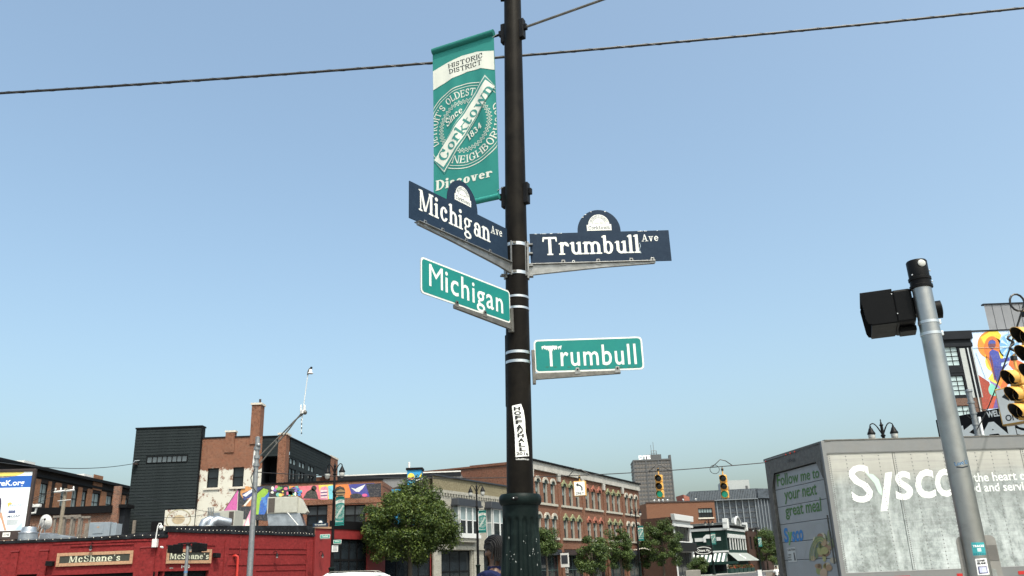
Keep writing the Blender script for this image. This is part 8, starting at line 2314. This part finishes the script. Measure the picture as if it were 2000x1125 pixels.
# ============================================================ people
m_skinb = mat('brown_skin', (0.105, 0.052, 0.032), 0.5, var=0.1, vs=12)
m_hair = mat('black_hair', (0.006, 0.005, 0.005), 0.55, var=0.3, vs=40, bmp=0.4, bs_=80, spec=0.3)
m_shirt = mat('navy_shirt', (0.008, 0.012, 0.052), 0.85, var=0.15, vs=9, bmp=0.2, bs_=40, spec=0.2)
m_trous = mat('dark_trousers', (0.03, 0.032, 0.04), 0.9, var=0.15, vs=6)
m_wshirt = mat('white_shirt', (0.65,0.65,0.63), 0.85, var=0.08, vs=9)
def skin_mesh(name, pts, edges, radii, root, mt, parent, Mw, levels=1):
    me = bpy.data.meshes.new(name); me.from_pydata(pts, edges, [])
    o = bpy.data.objects.new(name, me); COL.objects.link(o)
    o.modifiers.new('skin', 'SKIN'); sb = o.modifiers.new('sub', 'SUBSURF'); sb.levels = levels; sb.render_levels = levels
    for i, v in enumerate(me.skin_vertices[0].data):
        r_ = radii[i]; v.radius = r_ if isinstance(r_, tuple) else (r_, r_)
        v.use_root = (i == root)
    bpy.context.view_layer.update()
    m2_ = bpy.data.meshes.new_from_object(o.evaluated_get(bpy.context.evaluated_depsgraph_get()))
    bpy.data.objects.remove(o); bpy.data.meshes.remove(me)
    m2_.name = name; m2_.materials.clear(); m2_.materials.append(mt)
    m2_.polygons.foreach_set('use_smooth', [True]*len(m2_.polygons))
    return put(name, m2_, parent, Mw)
def person(label, Mw, H, shirt, seated=False, braids=True):
    """x = the way the person faces, y = left, z = up"""
    s = thing('person', label, 'person', Mw); k = H/1.8
    V, E, Rr = [], [], []
    def add(p, r, par=None):
        V.append(tuple(c*k for c in p)); Rr.append(tuple(q*k for q in r) if isinstance(r, tuple) else r*k)
        if par is not None: E.append((par, len(V)-1))
        return len(V)-1
    hip = 0.5 if seated else 0.95; d = hip-0.95
    pel = add((0,0,hip), (0.13,0.15)); b1 = add((0.01,0,1.12+d), (0.11,0.14), pel); b2 = add((0.0,0,1.33+d), (0.115,0.165), b1)
    ch_ = add((-0.01,0,1.45+d), (0.09,0.12), b2); nk = add((0.0,0,1.52+d), 0.058, ch_); n2 = add((0.015,0,1.585+d), 0.056, nk)
    jaw = add((0.035,0,1.63+d), (0.068,0.066), n2); hd = add((0.02,0,1.69+d), (0.088,0.075), jaw); tp_ = add((0.01,0,1.755+d), (0.062,0.056), hd)
    add((0.118,0,1.665+d), 0.014, hd)                    # nose
    for sd_ in (-1, 1):
        add((0.0, sd_*0.092, 1.668+d), (0.03,0.014), hd)   # ears
        sh_ = add((0.0, sd_*0.185, 1.44+d), 0.058, ch_); el_ = add((-0.03, sd_*0.25, 1.16+d), 0.043, sh_); wr = add((0.06, sd_*0.245, 0.93+d), 0.028, el_)
        pm = add((0.085, sd_*0.24, 0.85+d), (0.03,0.018), wr)
        for q in range(4):
            f1 = add((0.105+0.004*q, sd_*(0.262-0.017*q), 0.80+d), 0.009, pm); f2 = add((0.10, sd_*(0.264-0.018*q), 0.765+d), 0.0085, f1); add((0.085, sd_*(0.262-0.017*q), 0.74+d), 0.007, f2)
        t1_ = add((0.115, sd_*0.215, 0.86+d), 0.010, pm); add((0.125, sd_*0.205, 0.82+d), 0.009, t1_)
        if seated:
            th = add((0.05, sd_*0.1, hip-0.02), 0.085, pel); kn = add((0.46, sd_*0.11, hip), 0.06, th); an_ = add((0.44, sd_*0.11, 0.08), 0.04, kn)
        else:
            th = add((0.0, sd_*0.1, 0.84), 0.085, pel); kn = add((0.015, sd_*0.105, 0.5), 0.06, th); an_ = add((-0.01, sd_*0.105, 0.09), 0.04, kn)
        ft = add((V[an_][0]/k+0.10, sd_*0.115, 0.04), (0.035,0.04), an_); add((V[an_][0]/k+0.18, sd_*0.12, 0.03), (0.025,0.035), ft)
    skin_mesh('body', V, E, Rr, pel, m_skinb, s, Mw, 2)
    # shirt
    V, E, Rr = [], [], []
    a = add((0,0,hip-0.02), (0.15,0.17)); b = add((0.01,0,1.12+d), (0.13,0.16), a); c = add((0.0,0,1.33+d), (0.135,0.18), b); e = add((-0.01,0,1.45+d), (0.125,0.155), c); add((-0.002,0,1.52+d), (0.082,0.085), e)
    for sd_ in (-1, 1): q = add((0.0, sd_*0.185, 1.44+d), 0.082, e); add((-0.018, sd_*0.222, 1.27+d), 0.066, q)
    sh_o = skin_mesh('shirt', V, E, Rr, a, shirt, s, Mw, 2)
    MB().lathe([(0.078*k,1.49*k+d*k),(0.082*k,1.50*k+d*k),(0.074*k,1.545*k+d*k),(0.066*k,1.545*k+d*k),(0.072*k,1.50*k+d*k)], 20, cap=False).build('collar', shirt, sh_o, Mw @ Matrix.Translation((0.004,0,0)), smooth=True)
    V, E, Rr = [], [], []
    a = add((0,0,hip), (0.145,0.165))
    for sd_ in (-1, 1):
        if seated: q = add((0.05, sd_*0.1, hip-0.02), 0.1, a); w = add((0.46, sd_*0.11, hip), 0.075, q); add((0.44, sd_*0.11, 0.12), 0.058, w)
        else: q = add((0.0, sd_*0.1, 0.84), 0.1, a); w = add((0.015, sd_*0.105, 0.5), 0.078, q); add((-0.01, sd_*0.105, 0.1), 0.062, w)
    skin_mesh('trousers', V, E, Rr, a, m_trous, s, Mw, 1)
    # hair
    hc = Vector((0.008, 0, 1.705+d))*k
    mb = MB(); nn, mm = 28, 14
    for j in range(mm+1):
        th = math.pi*0.72*j/mm
        for i in range(nn):
            ph = 2*math.pi*i/nn
            fr_ = max(0, math.cos(ph)); th2 = th*(1-0.5*fr_**1.5-(0.27*(1-abs(math.cos(ph)))**1.5 if math.cos(ph) > -0.6 else 0))
            r_ = (0.118+0.004*math.cos(ph*14))*k
            mb.v.append((hc.x+r_*0.98*math.sin(th2)*math.cos(ph)-0.006*k, r_*0.86*math.sin(th2)*math.sin(ph), hc.z+r_*1.03*math.cos(th2)))
    for j in range(mm):
        for i in range(nn): i2 = (i+1) % nn; mb.f.append((j*nn+i, j*nn+i2, (j+1)*nn+i2, (j+1)*nn+i))
    hr = mb.build('hair', m_hair, s, Mw, smooth=True)
    if braids:
        for q in range(-7, 8):
            yy = q*0.0135*k
            w_ = math.sqrt(max(0.05, 1-(yy/(0.105*k))**2))
            pts = []
            for i in range(12):
                th = R(-52)+R(160)*i/11
                pts.append((hc.x-0.006*k-0.117*k*w_*math.sin(th), yy, hc.z+0.121*k*w_*math.cos(th)))
            x, y, z = pts[-1]
            ln = 0.10+0.03*math.cos(q*2.1)
            pts += [(x+0.004*k, yy*1.05, z-ln*0.5*k), (x+0.012*k, yy*1.1, z-ln*k)]
            MB().tube(pts, [0.0085*k]*len(pts), 7).build('braid', m_hair, hr, Mw, smooth=True)
        bd_ = MB()
        for i in range(13):
            ph = R(-80)+R(160)*i/12
            for j in range(4):
                zz = 1.655-0.03*j+d; r_ = (0.088 if j < 2 else 0.075)
                bd_.v.append(((0.025+r_*math.cos(ph)*1.02)*k, r_*0.92*math.sin(ph)*k, (zz-0.012*math.cos(ph))*k))
        for i in range(12):
            for j in range(3): a_ = i*4+j; bd_.f.append((a_, a_+1, a_+5, a_+4))
        bd_.build('beard', m_hair, s, Mw, smooth=True)
    return s
pp = atY(968, 1085, 7.7)
ang = math.atan2(0.62, -0.78)
Hp = atY(968, 1044, 7.7).z
person('person with black braids and navy shirt standing behind the lamp post base', Matrix.Translation((pp.x, 7.7, 0.13)) @ Matrix.Rotation(ang, 4, 'Z'), (Hp-0.13)/1.83*1.8, m_shirt)
# seated person far away by the trailer, bench and white board
p = atY(1517, 1112, 70)
bn_ = thing('park_bench', 'dark bench beyond the trailer carrying a seated person', 'bench', frame(p.x, 70.1, 0, 0))
MB().box(p.x-0.8,69.95,0.38,p.x+0.8,70.4,0.43).build('seat', m_tim, bn_); MB().box(p.x-0.8,70.4,0.45,p.x+0.8,70.45,0.85).build('backrest', m_tim, bn_)
for x in (-0.7, 0.7): MB().box(p.x+x-0.03,69.97,0.01,p.x+x+0.03,70.4,0.38).build('leg', m_blk, bn_)
person('person in white shirt seated far off beside the trailer', Matrix.Translation((p.x, 70.15, 0.0)) @ Matrix.Rotation(R(-90), 4, 'Z'), 1.72, m_wshirt, True, False)
p0, p1 = atY(1480, 1118, 75), atY(1488, 1118, 75); zz = atY(1484, 1113, 75).z
s = thing('pavement_board', 'white sandwich board standing left of the trailer', 'board', frame((p0.x+p1.x)/2, 75, 0, 0))
MB().box(p0.x,75,0.05,p1.x,75.04,zz).build('panel', m_whitem, s); MB().box(p0.x,75.4,0.05,p1.x,75.44,zz-0.1).build('rear_panel', m_whitem, s); MB().box(p0.x,75.02,zz-0.12,p1.x,75.42,zz-0.06).build('hinge', m_whitem, s)
p = atY(1354, 1118, 120)
s = thing('planter', 'pale concrete planter block below the white fronted building', 'planter', frame(p.x, p.y, 0, 0))
MB().box(p.x-1.0,120,0.13,p.x+1.0,121,p.z+0.3).build('trough', m_side, s, bevel=0.05); MB().box(p.x-0.8,120.15,p.z+0.301,p.x+0.8,120.85,p.z+0.32).build('soil', m_earth, s)

# planters along the patio of the green corner house
m_flow = leaf_mat('patio_plants', (0.03, 0.05, 0.015), (0.30, 0.06, 0.03))
for k in range(6):
    q = along(T8-9+k*3.6, 2.2)
    Mp = frame(q.x, q.y, 0.13, A1)
    s = thing('patio_planter', ('leftmost of the low flower planters', 'second from left of the low flower planters', 'third from left of the low flower planters', 'third from right of the low flower planters', 'second from right of the low flower planters', 'rightmost of the low flower planters')[k]+' before the green corner house', 'planter', Mp, 'patio planters')
    MB().box(-1.3,-0.3,0,1.3,0.3,0.75).build('trough', m_grn, s, Mp, bevel=0.03)
    rg = np.random.default_rng(40+k); n = 160
    P = np.stack([rg.uniform(-1.25,1.25,n), rg.uniform(-0.28,0.28,n), 0.75+rg.uniform(0,0.5,n)], 1)
    V = (P[:,None,:] + rg.normal(size=(n,4,3))*0.09).reshape(-1,3)
    me = bpy.data.meshes.new('plants'); me.from_pydata(V.tolist(), [], [tuple(range(i*4,i*4+4)) for i in range(n)])
    at = me.color_attributes.new('Col', 'FLOAT_COLOR', 'CORNER'); A = np.ones((n*4,4), dtype=np.float32); A[:,:3] = np.repeat((rg.random(n) > 0.75).astype(np.float32), 4)[:,None]; at.data.foreach_set('color', A.ravel())
    me.materials.append(m_flow); o = put('plants', me, s, Mp); o['kind'] = 'stuff'
